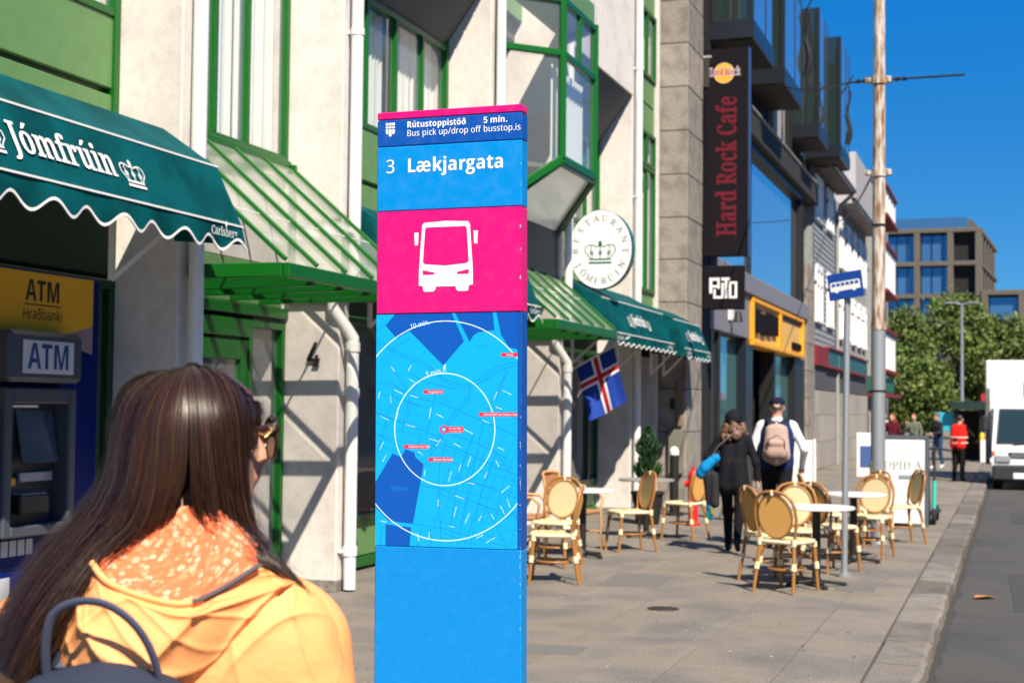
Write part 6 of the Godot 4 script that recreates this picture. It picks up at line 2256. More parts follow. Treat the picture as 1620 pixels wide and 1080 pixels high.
func boards() -> void:
	var grey := mat("board_frame", Color(0.1, 0.115, 0.135), 0.4, 0.3)
	var white := mat("board_white", Color(0.78, 0.79, 0.77), 0.5)
	var S := thing("sandwich_board", "large white sandwich board with grey lettering and a dark frame beside the rusty pole", "sandwich board", P(-1.43, 0, -22.3))
	var f := MB.new()
	f.slab([P(-1.76, 0.05, -22.1), P(-1.14, 0.05, -22.1), P(-1.14, 1.24, -22.25), P(-1.76, 1.24, -22.25)], P(0, 0.12, 1), 0.03)
	wpart(S, "board_panel", f, white)
	var fr := MB.new()
	for q in [[-1.78, -1.75], [-1.15, -1.1]]:
		fr.slab([P(q[0], 0.0, -22.08), P(q[1], 0.0, -22.08), P(q[1], 1.26, -22.242), P(q[0], 1.26, -22.242)], P(0, 0.12, 1), 0.06)
	fr.slab([P(-1.78, 1.23, -22.236), P(-1.1, 1.23, -22.236), P(-1.1, 1.28, -22.243), P(-1.78, 1.28, -22.243)], P(0, 0.12, 1), 0.06)
	wpart(S, "frame", fr, grey)
	var bk := MB.new()
	bk.slab([P(-1.78, 0.0, -22.75), P(-1.1, 0.0, -22.75), P(-1.1, 1.26, -22.32), P(-1.78, 1.26, -22.32)], P(0, 0.3, -1), 0.03)
	wpart(S, "rear_panel", bk, grey)
	var le := MB.new()
	var t := frame_at(P(-1.45, 0.86, -22.193), Vector3.RIGHT, P(0, 1, -0.12))
	le.text("OPIÐ Á", font("serif"), 0.11, t, 1, 0.008)
	le.prism(PackedVector2Array([Vector2(-0.22, 0.2), Vector2(0.22, 0.2), Vector2(0.22, 0.208), Vector2(-0.22, 0.208)]), t.translated_local(P(0, 0, 0.006)), 0.0)
	wpart(S, "lettering", le, mat("pale_grey_print", Color(0.3, 0.31, 0.3), 0.6))
	var pr := MB.new()
	pr.prism(PackedVector2Array([Vector2(-0.06, -0.14), Vector2(0.2, -0.14), Vector2(0.2, -0.19), Vector2(-0.06, -0.19)]), t.translated_local(P(0, 0, 0.006)), 0.0)
	wpart(S, "printed_band", pr, mat("print_blue_grey", Color(0.2, 0.26, 0.3), 0.6))
	var S2 := thing("poster_stand", "white poster stand with a blue picture in front of the stone wall", "sign", P(-2.66, 0, -30.0))
	shape_box(S2, "panel", P(-2.84, 0.35, -30.0), P(-2.5, 1.2, -30.05), white)
	shape_box(S2, "picture", P(-2.76, 0.55, -29.985), P(-2.52, 0.95, -29.998), mat("print_blue", Color(0.05, 0.1, 0.3), 0.6), 0.001)
	shape_box(S2, "foot", P(-2.86, 0.0, -29.8), P(-2.48, 0.05, -30.25), grey)
	shape_box(S2, "upright", P(-2.7, 0.05, -30.055), P(-2.64, 0.4, -30.1), grey)
	var S3 := thing("blank_white_board", "plain white pavement board just right of the man with the rucksack", "sign", P(-3.25, 0, -25.2))
	shape_box(S3, "panel", P(-3.52, 0.04, -25.2), P(-3.06, 1.13, -25.24), white)
	shape_box(S3, "frame", P(-3.08, 0.0, -25.18), P(-3.04, 1.15, -25.27), mats.pipe_white)
	shape_box(S3, "rear_panel", P(-3.52, 0.02, -25.45), P(-3.06, 0.9, -25.47), white)
	# scooter parked behind the sandwich board
	var K := thing("electric_scooter", "teal and black electric scooter standing behind the sandwich board", "scooter", P(-1.05, 0, -22.9))
	var w := func(z: float) -> void:
		var m := MB.new()
		var q := Transform3D(Basis(Vector3.BACK, PI / 2), P(-1.02, 0.12, z))
		m.lathe([[0.05, 0.0], [0.1, 0.0], [0.115, 0.015], [0.115, 0.045], [0.1, 0.06], [0.05, 0.06], [0.05, 0.0]], 18, q)
		wpart(K, "wheel", m, mats.tyre)
	w.call(-22.6)
	w.call(-23.5)
	var st := MB.new()
	st.tube([P(-1.05, 0.14, -22.62), P(-1.05, 0.5, -22.72), P(-1.05, 0.62, -22.75)], 0.03, 10)
	wpart(K, "stem", st, mat("scooter_teal", Color(0.01, 0.42, 0.33), 0.4))
	var dk := MB.new()
	dk.box(P(-1.05, 0.16, -23.08), P(0.14, 0.05, 0.75), 0.02)
	wpart(K, "deck", dk, mats.black_paint)
	var hb := MB.new()
	hb.tube([P(-1.05, 0.6, -22.745), P(-1.05, 1.08, -22.85)], 0.02, 8)
	hb.tube([P(-1.28, 1.06, -22.84), P(-1.05, 1.09, -22.86), P(-0.82, 1.06, -22.84)], 0.016, 8)
	wpart(K, "handlebar", hb, mats.black_paint)
	# cash machine in the first bay
	var A := thing("cash_machine_panel", "cash machine set in a yellow and blue panel under the nearest awning", "cash machine", P(-6.0, 0.1, -8.7))
	var x := -6.02
	var y0 := mat("bank_blue", Color(0.002, 0.014, 0.13), 0.5)
	shape_box(A, "panel", P(x - 0.05, 0.16, -7.3), P(x, 2.46, -9.1), y0)
	var pl := func(called: String, pts: Array, m: Material, e: float) -> void:
		var b := MB.new()
		var v := []
		for q in pts:
			v.append(P(x + e, q[1], q[0]))
		b.slab(v, Vector3.RIGHT, 0.001)
		wpart(A, called, b, m)
	pl.call("yellow_field", [[-7.3, 2.45], [-9.02, 2.45], [-9.02, 2.13], [-8.53, 2.03], [-8.03, 1.85], [-7.3, 1.5]], mat("bank_yellow", Color(0.85, 0.43, 0.006), 0.5), 0.002)
	pl.call("grey_wedge", [[-9.02, 2.13], [-8.53, 2.03], [-9.02, 1.94]], mat("bank_mauve", Color(0.3, 0.22, 0.24), 0.5), 0.0032)
	pl.call("yellow_wedge", [[-7.3, 1.75], [-7.95, 1.78], [-7.95, 1.62], [-7.3, 1.4]], mat("bank_lemon", Color(0.75, 0.6, 0.02), 0.45), 0.0032)
	var le2 := MB.new()
	var tt := func(z: float, y: float, e: float) -> Transform3D: return frame_at(P(x + e, y, z), Vector3.FORWARD, Vector3.UP)
	le2.text("ATM", font("sans bold"), 0.135, tt.call(-8.45, 2.33, 0.004), 1, 0.0, 0.95)
	le2.text("Hraðbanki", font("sans"), 0.07, tt.call(-8.45, 2.18, 0.004), 1, 0.0, 0.95)
	le2.prism(PackedVector2Array([Vector2(-0.2, -0.085), Vector2(0.2, -0.085), Vector2(0.2, -0.093), Vector2(-0.2, -0.093)]), tt.call(-8.45, 2.33, 0.004), 0.0)
	wpart(A, "lettering", le2, mats.black_paint)
	y0.metallic_specular = 0.2
	var gm := mat("atm_grey", Color(0.06, 0.07, 0.09), 0.45, 0.1)
	shape_box(A, "head", P(x, 1.735, -7.91), P(x + 0.16, 2.06, -8.69), gm, 0.03)
	shape_box(A, "sign_face", P(x + 0.16, 1.79, -8.03), P(x + 0.166, 2.0, -8.57), mat("atm_face", Color(0.6, 0.62, 0.64), 0.4), 0.002)
	var l3 := MB.new()
	l3.text("ATM", font("sans bold"), 0.16, tt.call(-8.30, 1.895, 0.168), 1, 0.0, 0.95)
	wpart(A, "sign_lettering", l3, mat("atm_blue", Color(0.01, 0.05, 0.22), 0.5))
	var fx := MB.new()
	fx.bx(P(x, 0.76, -7.92), P(x + 0.13, 1.7, -8.00), 0.012)
	fx.bx(P(x, 0.76, -8.59), P(x + 0.13, 1.7, -8.67), 0.012)
	fx.bx(P(x, 1.6, -8.00), P(x + 0.129, 1.7, -8.59), 0.01)
	fx.bx(P(x, 0.76, -8.00), P(x + 0.129, 0.83, -8.59), 0.01)
	wpart(A, "surround", fx, gm)
	var rc := MB.new()
	rc.slab([P(x + 0.01, 1.6, -8.00), P(x + 0.01, 1.6, -8.59), P(x + 0.01, 0.83, -8.59), P(x + 0.01, 0.83, -8.00)], Vector3.RIGHT, 0.005)
	wpart(A, "recess", rc, mat("atm_recess", Color(0.03, 0.035, 0.045), 0.5))
	var scn := MB.new()
	scn.slab([P(x + 0.02, 1.56, -8.17), P(x + 0.02, 1.56, -8.55), P(x + 0.08, 1.22, -8.55), P(x + 0.08, 1.22, -8.17)], P(1, 0.2, 0), 0.01)
	wpart(A, "screen", scn, mat("atm_screen", Color(0.05, 0.07, 0.1), 0.15))
	var kp := shape_box(A, "keypad", P(x + 0.01, 0.9, -8.12), P(x + 0.11, 1.02, -8.42), mats.black_paint)
	for r in 3:
		for c in 4:
			shape_box(kp, "key", P(x + 0.02 + r * 0.03, 1.02, -8.15 - c * 0.065), P(x + 0.042 + r * 0.03, 1.028, -8.20 - c * 0.065), mats.galvanised, 0.003)
	shape_box(A, "light_strip", P(x + 0.03, 1.575, -8.03), P(x + 0.1, 1.59, -8.29), mats.white_trim, 0.002)
	shape_box(A, "cash_slot", P(x + 0.02, 1.1, -8.19), P(x + 0.05, 1.16, -8.53), mats.galvanised, 0.004)
	shape_box(A, "seam", P(x - 0.001, 0.55, -7.3), P(x + 0.002, 0.556, -9.1), mats.black_paint, 0.0)
	for zz in [-7.89, -8.75]:
		shape_box(A, "seam", P(x - 0.001, 0.2, zz), P(x + 0.0015, 0.55, zz - 0.006), mats.black_paint, 0.0)
	shape_box(A, "card_slot", P(x + 0.02, 1.08, -8.03), P(x + 0.06, 1.13, -8.13), mats.sign_yellow, 0.004)
	for k in 5:
		shape_box(A, "card_sticker", P(x, 0.63, -7.99 - k * 0.085), P(x + 0.003, 0.73, -8.06 - k * 0.085), mat("sticker", Color(0.5, 0.52, 0.56), 0.5), 0.001)
	shape_box(A, "card_sticker", P(x, 0.36, -8.02), P(x + 0.003, 0.5, -8.17), mats.sticker, 0.001)

# ---------------------------------------------------------------- figures
# a field of tapered capsules [a, b, ra, rb, colour] and ellipsoids [centre, radii, basis, colour], joined smoothly and meshed as surface nets
func sdf_mesh(bones: Array, cell: float, k: float, mb: MB) -> MB:
	var lo := Vector3.ONE * 1e9
	var hi := -lo
	for b in bones:
		if b.size() == 5:
			for e in [[b[0], b[2]], [b[1], b[3]]]:
				lo = lo.min(e[0] - Vector3.ONE * e[1])
				hi = hi.max(e[0] + Vector3.ONE * e[1])
		else:
			var m: float = max(b[1].x, max(b[1].y, b[1].z))
			lo = lo.min(b[0] - Vector3.ONE * m)
			hi = hi.max(b[0] + Vector3.ONE * m)
	lo -= Vector3.ONE * cell * 3.0
	hi += Vector3.ONE * cell * 3.0
	var nx := int((hi.x - lo.x) / cell) + 2
	var ny := int((hi.y - lo.y) / cell) + 2
	var nz := int((hi.z - lo.z) / cell) + 2
	var f := PackedFloat32Array()
	f.resize(nx * ny * nz)
	f.fill(1.0)
	var raw := PackedFloat32Array()
	raw.resize(nx * ny * nz)
	raw.fill(1.0)
	var own := PackedByteArray()
	own.resize(nx * ny * nz)
	var cols := []
	var sx := 1
	var sy := nx
	var sz := nx * ny
	for bi in bones.size():
		var b: Array = bones[bi]
		var cap := b.size() == 5
		cols.append(b[4] if cap else b[3])
		var mn: Vector3
		var mx: Vector3
		if cap:
			var rm: float = max(b[2], b[3]) + k + cell * 2.0
			mn = (b[0] as Vector3).min(b[1]) - Vector3.ONE * rm
			mx = (b[0] as Vector3).max(b[1]) + Vector3.ONE * rm
		else:
			var m: float = max(b[1].x, max(b[1].y, b[1].z)) + k + cell * 2.0
			mn = b[0] - Vector3.ONE * m
			mx = b[0] + Vector3.ONE * m
		var i0 := maxi(0, int((mn.x - lo.x) / cell))
		var i1 := mini(nx - 1, int((mx.x - lo.x) / cell) + 1)
		var j0 := maxi(0, int((mn.y - lo.y) / cell))
		var j1 := mini(ny - 1, int((mx.y - lo.y) / cell) + 1)
		var k0 := maxi(0, int((mn.z - lo.z) / cell))
		var k1 := mini(nz - 1, int((mx.z - lo.z) / cell) + 1)
		var A: Vector3 = b[0]
		var ba := Vector3.ZERO
		var bb := 1.0
		var ra := 0.0
		var dr := 0.0
		var inv := Basis()
		var rad := Vector3.ONE
		var rmin := 1.0
		if cap:
			ba = b[1] - A
			bb = maxf(ba.dot(ba), 1e-9)
			ra = b[2]
			dr = b[3] - b[2]
		else:
			inv = (b[2] as Basis).transposed()
			rad = b[1]
			rmin = minf(rad.x, minf(rad.y, rad.z))
		for kz in range(k0, k1 + 1):
			for jy in range(j0, j1 + 1):
				var at := i0 + jy * sy + kz * sz
				for ix in range(i0, i1 + 1):
					var p := Vector3(lo.x + ix * cell, lo.y + jy * cell, lo.z + kz * cell) - A
					var d: float
					if cap:
						var t := clampf(p.dot(ba) / bb, 0.0, 1.0)
						d = (p - ba * t).length() - ra - dr * t
					else:
						var q := inv * p
						var k1_ := (q / rad).length()
						var k2_ := (q / (rad * rad)).length()
						d = k1_ * (k1_ - 1.0) / k2_ if k2_ > 1e-9 else -rmin
					var o := f[at]
					var h := maxf(k - absf(o - d), 0.0) / k
					f[at] = minf(o, d) - h * h * k * 0.25
					if d < raw[at]:
						raw[at] = d
						own[at] = bi
					at += 1
	# one vertex in each crossed cell
	var vid := {}
	var V := PackedVector3Array()
	var N := PackedVector3Array()
	var C := []
	var far := cell * 1.8
	var corner := [0, sx, sy, sx + sy, sz, sx + sz, sy + sz, sx + sy + sz]
	var edges := [[0, 1], [2, 3], [4, 5], [6, 7], [0, 2], [1, 3], [4, 6], [5, 7], [0, 4], [1, 5], [2, 6], [3, 7]]
	for kz in range(0, nz - 1):
		for jy in range(0, ny - 1):
			var at := jy * sy + kz * sz
			for ix in range(0, nx - 1):
				var v0 := f[at]
				if v0 < far and v0 > -far:
					var neg := 0
					for c in corner:
						if f[at + c] < 0.0:
							neg += 1
					if neg > 0 and neg < 8:
						var s := Vector3.ZERO
						var n := 0
						for e in edges:
							var fa := f[at + corner[e[0]]]
							var fb := f[at + corner[e[1]]]
							if (fa < 0.0) != (fb < 0.0):
								var t := fa / (fa - fb)
								var p0 := Vector3(e[0] & 1, (e[0] >> 1) & 1, e[0] >> 2)
								var p1 := Vector3(e[1] & 1, (e[1] >> 1) & 1, e[1] >> 2)
								s += p0.lerp(p1, t)
								n += 1
						s /= n
						vid[at] = V.size()
						V.append(lo + (Vector3(ix, jy, kz) + s) * cell)
						var g := Vector3(f[at + sx] + f[at + sx + sy] + f[at + sx + sz] + f[at + sx + sy + sz] - f[at] - f[at + sy] - f[at + sz] - f[at + sy + sz], f[at + sy] + f[at + sx + sy] + f[at + sy + sz] + f[at + sx + sy + sz] - f[at] - f[at + sx] - f[at + sz] - f[at + sx + sz], f[at + sz] + f[at + sx + sz] + f[at + sy + sz] + f[at + sx + sy + sz] - f[at] - f[at + sx] - f[at + sy] - f[at + sx + sy])
						N.append(g.normalized())
						C.append(cols[own[at]])
				at += 1
	mb.colored = true
	for at in vid:
		var a0 := f[at]
		for ax in 3:
			var st: int = [sx, sy, sz][ax]
			var o1: int = [sy, sz, sx][ax]
			var o2: int = [sz, sx, sy][ax]
			if (a0 < 0.0) != (f[at + st] < 0.0):
				var i1 = vid.get(at - o1)
				var i2 = vid.get(at - o1 - o2)
				var i3 = vid.get(at - o2)
				if i1 == null or i2 == null or i3 == null:
					continue
				var q := [vid[at], i1, i2, i3]
				for t in [[0, 1, 2], [0, 2, 3]]:
					var ia: int = q[t[0]]
					var ib: int = q[t[1]]
					var ic: int = q[t[2]]
					var nn := (V[ic] - V[ia]).cross(V[ib] - V[ia])
					if nn.dot(N[ia] + N[ib] + N[ic]) < 0.0:
						var sw := ib
						ib = ic
						ic = sw
					for w in [ia, ib, ic]:
						mb.col = C[w]
						mb.put(V[w], N[w])
	return mb

# a hand of a palm, four unequal fingers and a thumb, fingers along -y of t, thumb towards +x
func hand(mb: MB, t: Transform3D, skin: Color, curl := 0.5) -> void:
	mb.paint(skin)
	mb.tube([t * P(0, 0.01, 0), t * P(0, -0.03, 0), t * P(0, -0.085, 0.0)], [0.026, 0.04, 0.038], 10, true, 0.42)
	for i in 4:
		var x := -0.028 + i * 0.0185
		var l: float = [0.062, 0.074, 0.08, 0.07][i]
		var c := curl * (1.0 + 0.15 * (3 - i))
		var p0 := P(x, -0.08, 0)
		var p1 := p0 + P(0, -cos(c * 0.5), -sin(c * 0.5)) * l * 0.45
		var p2 := p1 + P(0, -cos(c * 1.4), -sin(c * 1.4)) * l * 0.32
		var p3 := p2 + P(0, -cos(c * 2.1), -sin(c * 2.1)) * l * 0.25
		mb.tube([t * p0, t * p1, t * p2, t * p3], [0.0092, 0.0086, 0.008, 0.0062], 8)
	mb.tube([t * P(0.03, -0.025, 0), t * P(0.052, -0.055, -0.01), t * P(0.055, -0.085, -0.02), t * P(0.05, -0.105, -0.028)], [0.014, 0.0105, 0.0095, 0.007], 8)

# cfg: h, stride, lean, arm_r / arm_l (elbow and wrist from the shoulder), colours, girth, hair, head_turn
func person(called: String, label: String, at: Vector3, turn: float, cfg: Dictionary) -> Node3D:
	var T := thing(called, label, "person", at, turn, cfg.get("group", ""))
	var s: float = cfg.h / 1.75
	var g: float = cfg.get("girth", 1.0)
	var top: Color = cfg.top
	var leg: Color = cfg.pants
	var skin: Color = cfg.get("skin", Color(0.52, 0.3, 0.22))
	var sleeve: Color = cfg.get("sleeve", top)
	var shoe: Color = cfg.get("shoe", Color(0.03, 0.03, 0.032))
	var st: float = cfg.get("stride", 0.22)
	var lean: float = cfg.get("lean", 0.03)
	var B := []
	var v := func(x: float, y: float, z: float) -> Vector3: return P(x, y, z) * s
	# torso
	B.append([v.call(0, 0.95, 0.01), v.call(0, 1.05, 0), 0.13 * g * s, 0.125 * g * s, leg])
	B.append([v.call(-0.05, 1.06, 0), v.call(-0.075, 1.32, -lean), 0.11 * g * s, 0.105 * g * s, top])
	B.append([v.call(0.05, 1.06, 0), v.call(0.075, 1.32, -lean), 0.11 * g * s, 0.105 * g * s, top])
	B.append([v.call(-0.15, 1.41, -lean), v.call(0.15, 1.41, -lean), 0.072 * s, 0.072 * s, top])
	B.append([v.call(0, 1.42, -lean), v.call(0, 1.5, -lean * 1.2), 0.07 * s, 0.052 * s, top])
	if cfg.get("coat", 0.0) > 0.0:
		B.append([v.call(-0.06, 1.08, 0), v.call(-0.08, 1.0 - cfg.coat, 0.01), 0.115 * g * s, 0.13 * g * s, top])
		B.append([v.call(0.06, 1.08, 0), v.call(0.08, 1.0 - cfg.coat, 0.01), 0.115 * g * s, 0.13 * g * s, top])
	# neck and head
	var ht: float = cfg.get("head_turn", 0.0)
	var hb := Basis(Vector3.UP, ht) * Basis(Vector3.RIGHT, -cfg.get("nod", 0.0))
	var hc: Vector3 = v.call(0, 1.625, -lean * 1.5 - 0.01)
	B.append([v.call(0, 1.47, -lean), v.call(0, 1.56, -lean * 1.4), 0.05 * s, 0.05 * s, skin])
	B.append([hc + hb * v.call(0, 0.02, 0.01), v.call(0.074, 0.096, 0.094), hb, skin])
	B.append([hc + hb * v.call(0, -0.045, -0.035), v.call(0.056, 0.068, 0.058), hb, skin])
	B.append([hc + hb * v.call(0, 0.0, -0.088), hc + hb * v.call(0, -0.03, -0.105), 0.01 * s, 0.014 * s, skin])
	for e in [-1.0, 1.0]:
		B.append([hc + hb * v.call(e * 0.076, -0.005, 0.01), v.call(0.012, 0.03, 0.018), hb, skin])
	# legs: e > 0 is the right one
	var fr: float = cfg.get("front_leg", 1.0)
	for e in [-1.0, 1.0]:
		var f := -st if e == fr else st
		var up := 0.0 if e == fr or st < 0.1 else 0.09
		var hip: Vector3 = v.call(e * 0.09, 0.92, 0)
		var ank: Vector3 = v.call(e * 0.085, 0.09 + up, f * 1.05)
		var knee: Vector3 = (hip + ank) * 0.5 + v.call(0, 0.0, -0.035 - absf(st) * 0.15)
		B.append([hip, knee, 0.088 * g * s, 0.064 * g * s, leg])
		B.append([knee, ank, 0.066 * g * s, 0.05 * s, leg])
		var toe: Vector3 = ank + v.call(0, -0.045, -0.13) if up == 0.0 else ank + v.call(0, -0.125, -0.09)
		var heel: Vector3 = ank + v.call(0, -0.045, 0.03) if up == 0.0 else ank + v.call(0, -0.03, 0.045)
		B.append([heel, toe, 0.042 * s, 0.036 * s, shoe])
	# arms
	var wr := []
	for e in [-1.0, 1.0]:
		var a: Array = cfg.get("arm_r" if e > 0 else "arm_l", [[0.07, -0.28, 0.04], [0.06, -0.52, -0.06]])
		var sh: Vector3 = v.call(e * 0.185, 1.4, -lean)
		var el: Vector3 = sh + v.call(e * a[0][0], a[0][1], a[0][2])
		var w: Vector3 = sh + v.call(e * a[1][0], a[1][1], a[1][2])
		B.append([sh, el, 0.058 * s, 0.047 * s, sleeve])
		B.append([el, w, 0.047 * s, 0.034 * s, sleeve])
		wr.append([w, (w - el).normalized(), e])
	var mb := MB.new()
	sdf_mesh(B, cfg.get("cell", 0.017), 0.035, mb)
	for q in wr:
		var y: Vector3 = -q[1]
		var x: Vector3 = (Vector3.FORWARD - y * Vector3.FORWARD.dot(y)).normalized()
		var t := Transform3D(Basis(x, y, x.cross(y)).scaled(Vector3.ONE * s), q[0])
		hand(mb, t, skin, 0.45)
	# eyes and mouth
	mb.paint(Color(0.03, 0.02, 0.02))
	for e in [-1.0, 1.0]:
		mb.lathe([[0.0, 0.006], [0.011, 0.0], [0.0, -0.004]], 8, Transform3D(hb * Basis(Vector3.RIGHT, -PI / 2), hc + hb * v.call(e * 0.03, 0.002, -0.0845)))
	mb.paint(Color(0.35, 0.1, 0.09))
	mb.tube([hc + hb * v.call(-0.02, -0.062, -0.09), hc + hb * v.call(0, -0.064, -0.094), hc + hb * v.call(0.02, -0.062, -0.09)], 0.005 * s, 6)
	part(T, "body", mb, mats.figure)
	if cfg.has("hair"):
		var H := []
		H.append([hc + hb * v.call(0, 0.035, 0.022), v.call(0.084, 0.095, 0.092), hb, cfg.hair])
		var L: float = cfg.get("hair_length", 0.0)
		if L > 0.0:
			for k in 7:
				var x := -0.075 + k * 0.025
				H.append([hc + hb * v.call(x, 0.02, 0.06), hc + hb * v.call(x * 1.6, -L, 0.085), 0.035 * s, 0.028 * s, cfg.hair])
		var hm := MB.new()
		sdf_mesh(H, 0.012, 0.02, hm)
		part(T, "hair", hm, mats.hair_far)
	T.set_meta("s", s)
	T.remove_meta("s")
	return T

func soft(parent: Node3D, called: String, bones: Array, cell: float, k: float, m: Material) -> MeshInstance3D:
	var mb := MB.new()
	sdf_mesh(bones, cell, k, mb)
	return part(parent, called, mb, m)

func walkers() -> void:
	vmat("figure", 0.85).metallic_specular = 0.2
	vmat("hair_far", 0.55)
	var cloth := vmat("soft_goods", 0.75)
	cloth.metallic_specular = 0.2
	var black := Color(0.014, 0.013, 0.016)
	var navy := Color(0.012, 0.03, 0.1)
	# the man with the rucksack
	var M := person("walking_person", "person in a navy vest and cap with white sleeves and a beige rucksack, walking away", P(-2.6, 0, -17.85), 0.12, {"h": 1.77, "girth": 1.12, "stride": 0.2, "top": Color(0.72, 0.7, 0.74), "sleeve": Color(0.72, 0.7, 0.76), "pants": black, "front_leg": -1.0, "cell": 0.015, "hair": Color(0.16, 0.12, 0.1), "arm_r": [[0.13, -0.25, 0.06], [0.1, -0.46, -0.1]], "arm_l": [[0.1, -0.27, 0.05], [0.06, -0.5, -0.08]]})
	var s := 1.77 / 1.75
	var vv := func(x: float, y: float, z: float) -> Vector3: return P(x, y, z) * s
	soft(M, "vest", [[vv.call(-0.06, 1.05, 0.0), vv.call(-0.085, 1.32, -0.03), 0.132, 0.125, navy], [vv.call(0.06, 1.05, 0.0), vv.call(0.085, 1.32, -0.03), 0.132, 0.125, navy], [vv.call(-0.11, 1.41, -0.03), vv.call(0.11, 1.41, -0.03), 0.083, 0.083, navy], [vv.call(-0.05, 0.98, 0), vv.call(0.05, 0.98, 0), 0.145, 0.145, navy]], 0.015, 0.04, cloth)
	var bg := Color(0.42, 0.3, 0.26)
	var pk := soft(M, "rucksack", [[vv.call(-0.075, 1.08, 0.2), vv.call(-0.06, 1.36, 0.17), 0.085, 0.07, bg], [vv.call(0.075, 1.08, 0.2), vv.call(0.06, 1.36, 0.17), 0.085, 0.07, bg], [vv.call(0, 1.05, 0.21), vv.call(0, 1.38, 0.17), 0.09, 0.07, bg], [vv.call(-0.06, 1.1, 0.27), vv.call(0.06, 1.1, 0.27), 0.07, 0.07, Color(0.3, 0.21, 0.18)], [vv.call(-0.05, 1.22, 0.26), vv.call(0.05, 1.22, 0.26), 0.05, 0.05, bg]], 0.012, 0.03, cloth)
	var str_ := MB.new()
	for e in [-1.0, 1.0]:
		str_.tube([vv.call(e * 0.07, 1.4, 0.2), vv.call(e * 0.1, 1.5, 0.05), vv.call(e * 0.11, 1.46, -0.1), vv.call(e * 0.14, 1.25, -0.14), vv.call(e * 0.16, 1.1, 0.05)], 0.022, 8, true, 0.4)
	str_.tube([vv.call(-0.035, 1.42, 0.19), vv.call(-0.02, 1.47, 0.19), vv.call(0.02, 1.47, 0.19), vv.call(0.035, 1.42, 0.19)], 0.01, 8)
	part(pk, "strap", str_, mats.black_paint)
	var pz := MB.new()
	pz.tube([vv.call(-0.1, 1.14, 0.3), vv.call(-0.09, 1.26, 0.295), vv.call(0.0, 1.31, 0.29), vv.call(0.09, 1.26, 0.295), vv.call(0.1, 1.14, 0.3)], 0.006, 6)
	part(pk, "zip", pz, mats.black_paint)
	var hc := vv.call(0, 1.625, -0.055) as Vector3
	var cp := MB.new()
	sdf_mesh([[hc + P(0, 0.055, 0.015), P(0.092, 0.075, 0.105), Basis(), Color(0.012, 0.014, 0.035)]], 0.009, 0.02, cp)
	cp.paint(Color(0.012, 0.014, 0.035))
	cp.slab([hc + P(-0.07, 0.045, -0.07), hc + P(-0.06, 0.035, -0.16), hc + P(0, 0.035, -0.185), hc + P(0.06, 0.035, -0.16), hc + P(0.07, 0.045, -0.07)], Vector3.UP, 0.006)
	cp.paint(Color(0.5, 0.36, 0.28))
	cp.lathe([[0.0, 0.004], [0.03, 0.002], [0.032, 0.0]], 12, Transform3D(Basis(Vector3.RIGHT, PI / 2 - 0.1), hc + P(0, 0.03, 0.113)))
	part(M, "cap", cp, cloth)
	# the woman with the blue bag
	var W := person("walking_person", "person in black with beanie, curly brown hair and bright blue shoulder bag, walking away", P(-3.0, 0, -17.2), 0.05, {"h": 1.58, "girth": 1.0, "stride": 0.24, "top": black, "pants": Color(0.01, 0.01, 0.012), "front_leg": -1.0, "cell": 0.015, "coat": 0.16, "arm_r": [[0.1, -0.27, 0.03], [0.12, -0.5, 0.02]], "arm_l": [[0.14, -0.22, 0.03], [0.02, -0.4, -0.12]]})
	s = 1.58 / 1.75
	hc = P(0, 1.625, -0.055) * s
	var hb := []
	rng.seed = 6
	for k in 40:
		var a := rng.randf_range(-0.4, PI + 0.4)
		var y := rng.randf_range(-0.16, 0.0)
		var r := 0.085 + 0.045 * (-y / 0.16)
		var c := hc + P(cos(a) * r * 1.1, y, sin(a) * r * 0.9 + 0.01)
		var t := rng.randf_range(0.7, 1.3)
		hb.append([c, c + P(rng.randf_range(-0.02, 0.02), -0.03, 0.01), 0.034, 0.024, Color(0.12 * t, 0.06 * t, 0.035 * t)])
	var hm := MB.new()
	sdf_mesh(hb, 0.01, 0.012, hm)
	part(W, "hair", hm, mats.hair_far)
	soft(W, "beanie", [[hc + P(0, 0.06, 0.012), P(0.098, 0.085, 0.108), Basis(), black], [hc + P(0, 0.02, 0.012), P(0.1, 0.03, 0.11), Basis(), black], [hc + P(0, 0.135, 0.02), P(0.03, 0.022, 0.03), Basis(), black]], 0.01, 0.015, cloth)
	var blue := Color(0.01, 0.2, 0.5)
	var bag := soft(W, "shoulder_bag", [[P(-0.35, 0.9, 0.06), P(-0.19, 1.06, 0.08), 0.062, 0.055, blue], [P(-0.35, 0.88, 0.06), P(-0.3, 0.97, 0.08), 0.06, 0.06, blue], [P(-0.3, 0.95, 0.1), P(-0.24, 1.02, 0.1), 0.05, 0.045, Color(0.01, 0.24, 0.55)]], 0.011, 0.03, cloth)
	var bs := MB.new()
	bs.tube([P(-0.25, 1.05, 0.09), P(-0.15, 1.2, 0.14), P(0.0, 1.33, 0.12), P(0.08, 1.4, 0.03), P(0.1, 1.38, -0.1)], 0.014, 8, true, 0.4)
	part(bag, "strap", bs, mat("strap_grey", Color(0.2, 0.16, 0.14), 0.7))
	soft(W, "hanging_coat", [[P(-0.27, 0.86, 0.05), P(-0.25, 0.5, 0.06), 0.07, 0.04, Color(0.03, 0.03, 0.035)], [P(-0.2, 0.86, 0.08), P(-0.19, 0.55, 0.09), 0.05, 0.05, Color(0.03, 0.03, 0.035)]], 0.014, 0.03, cloth)
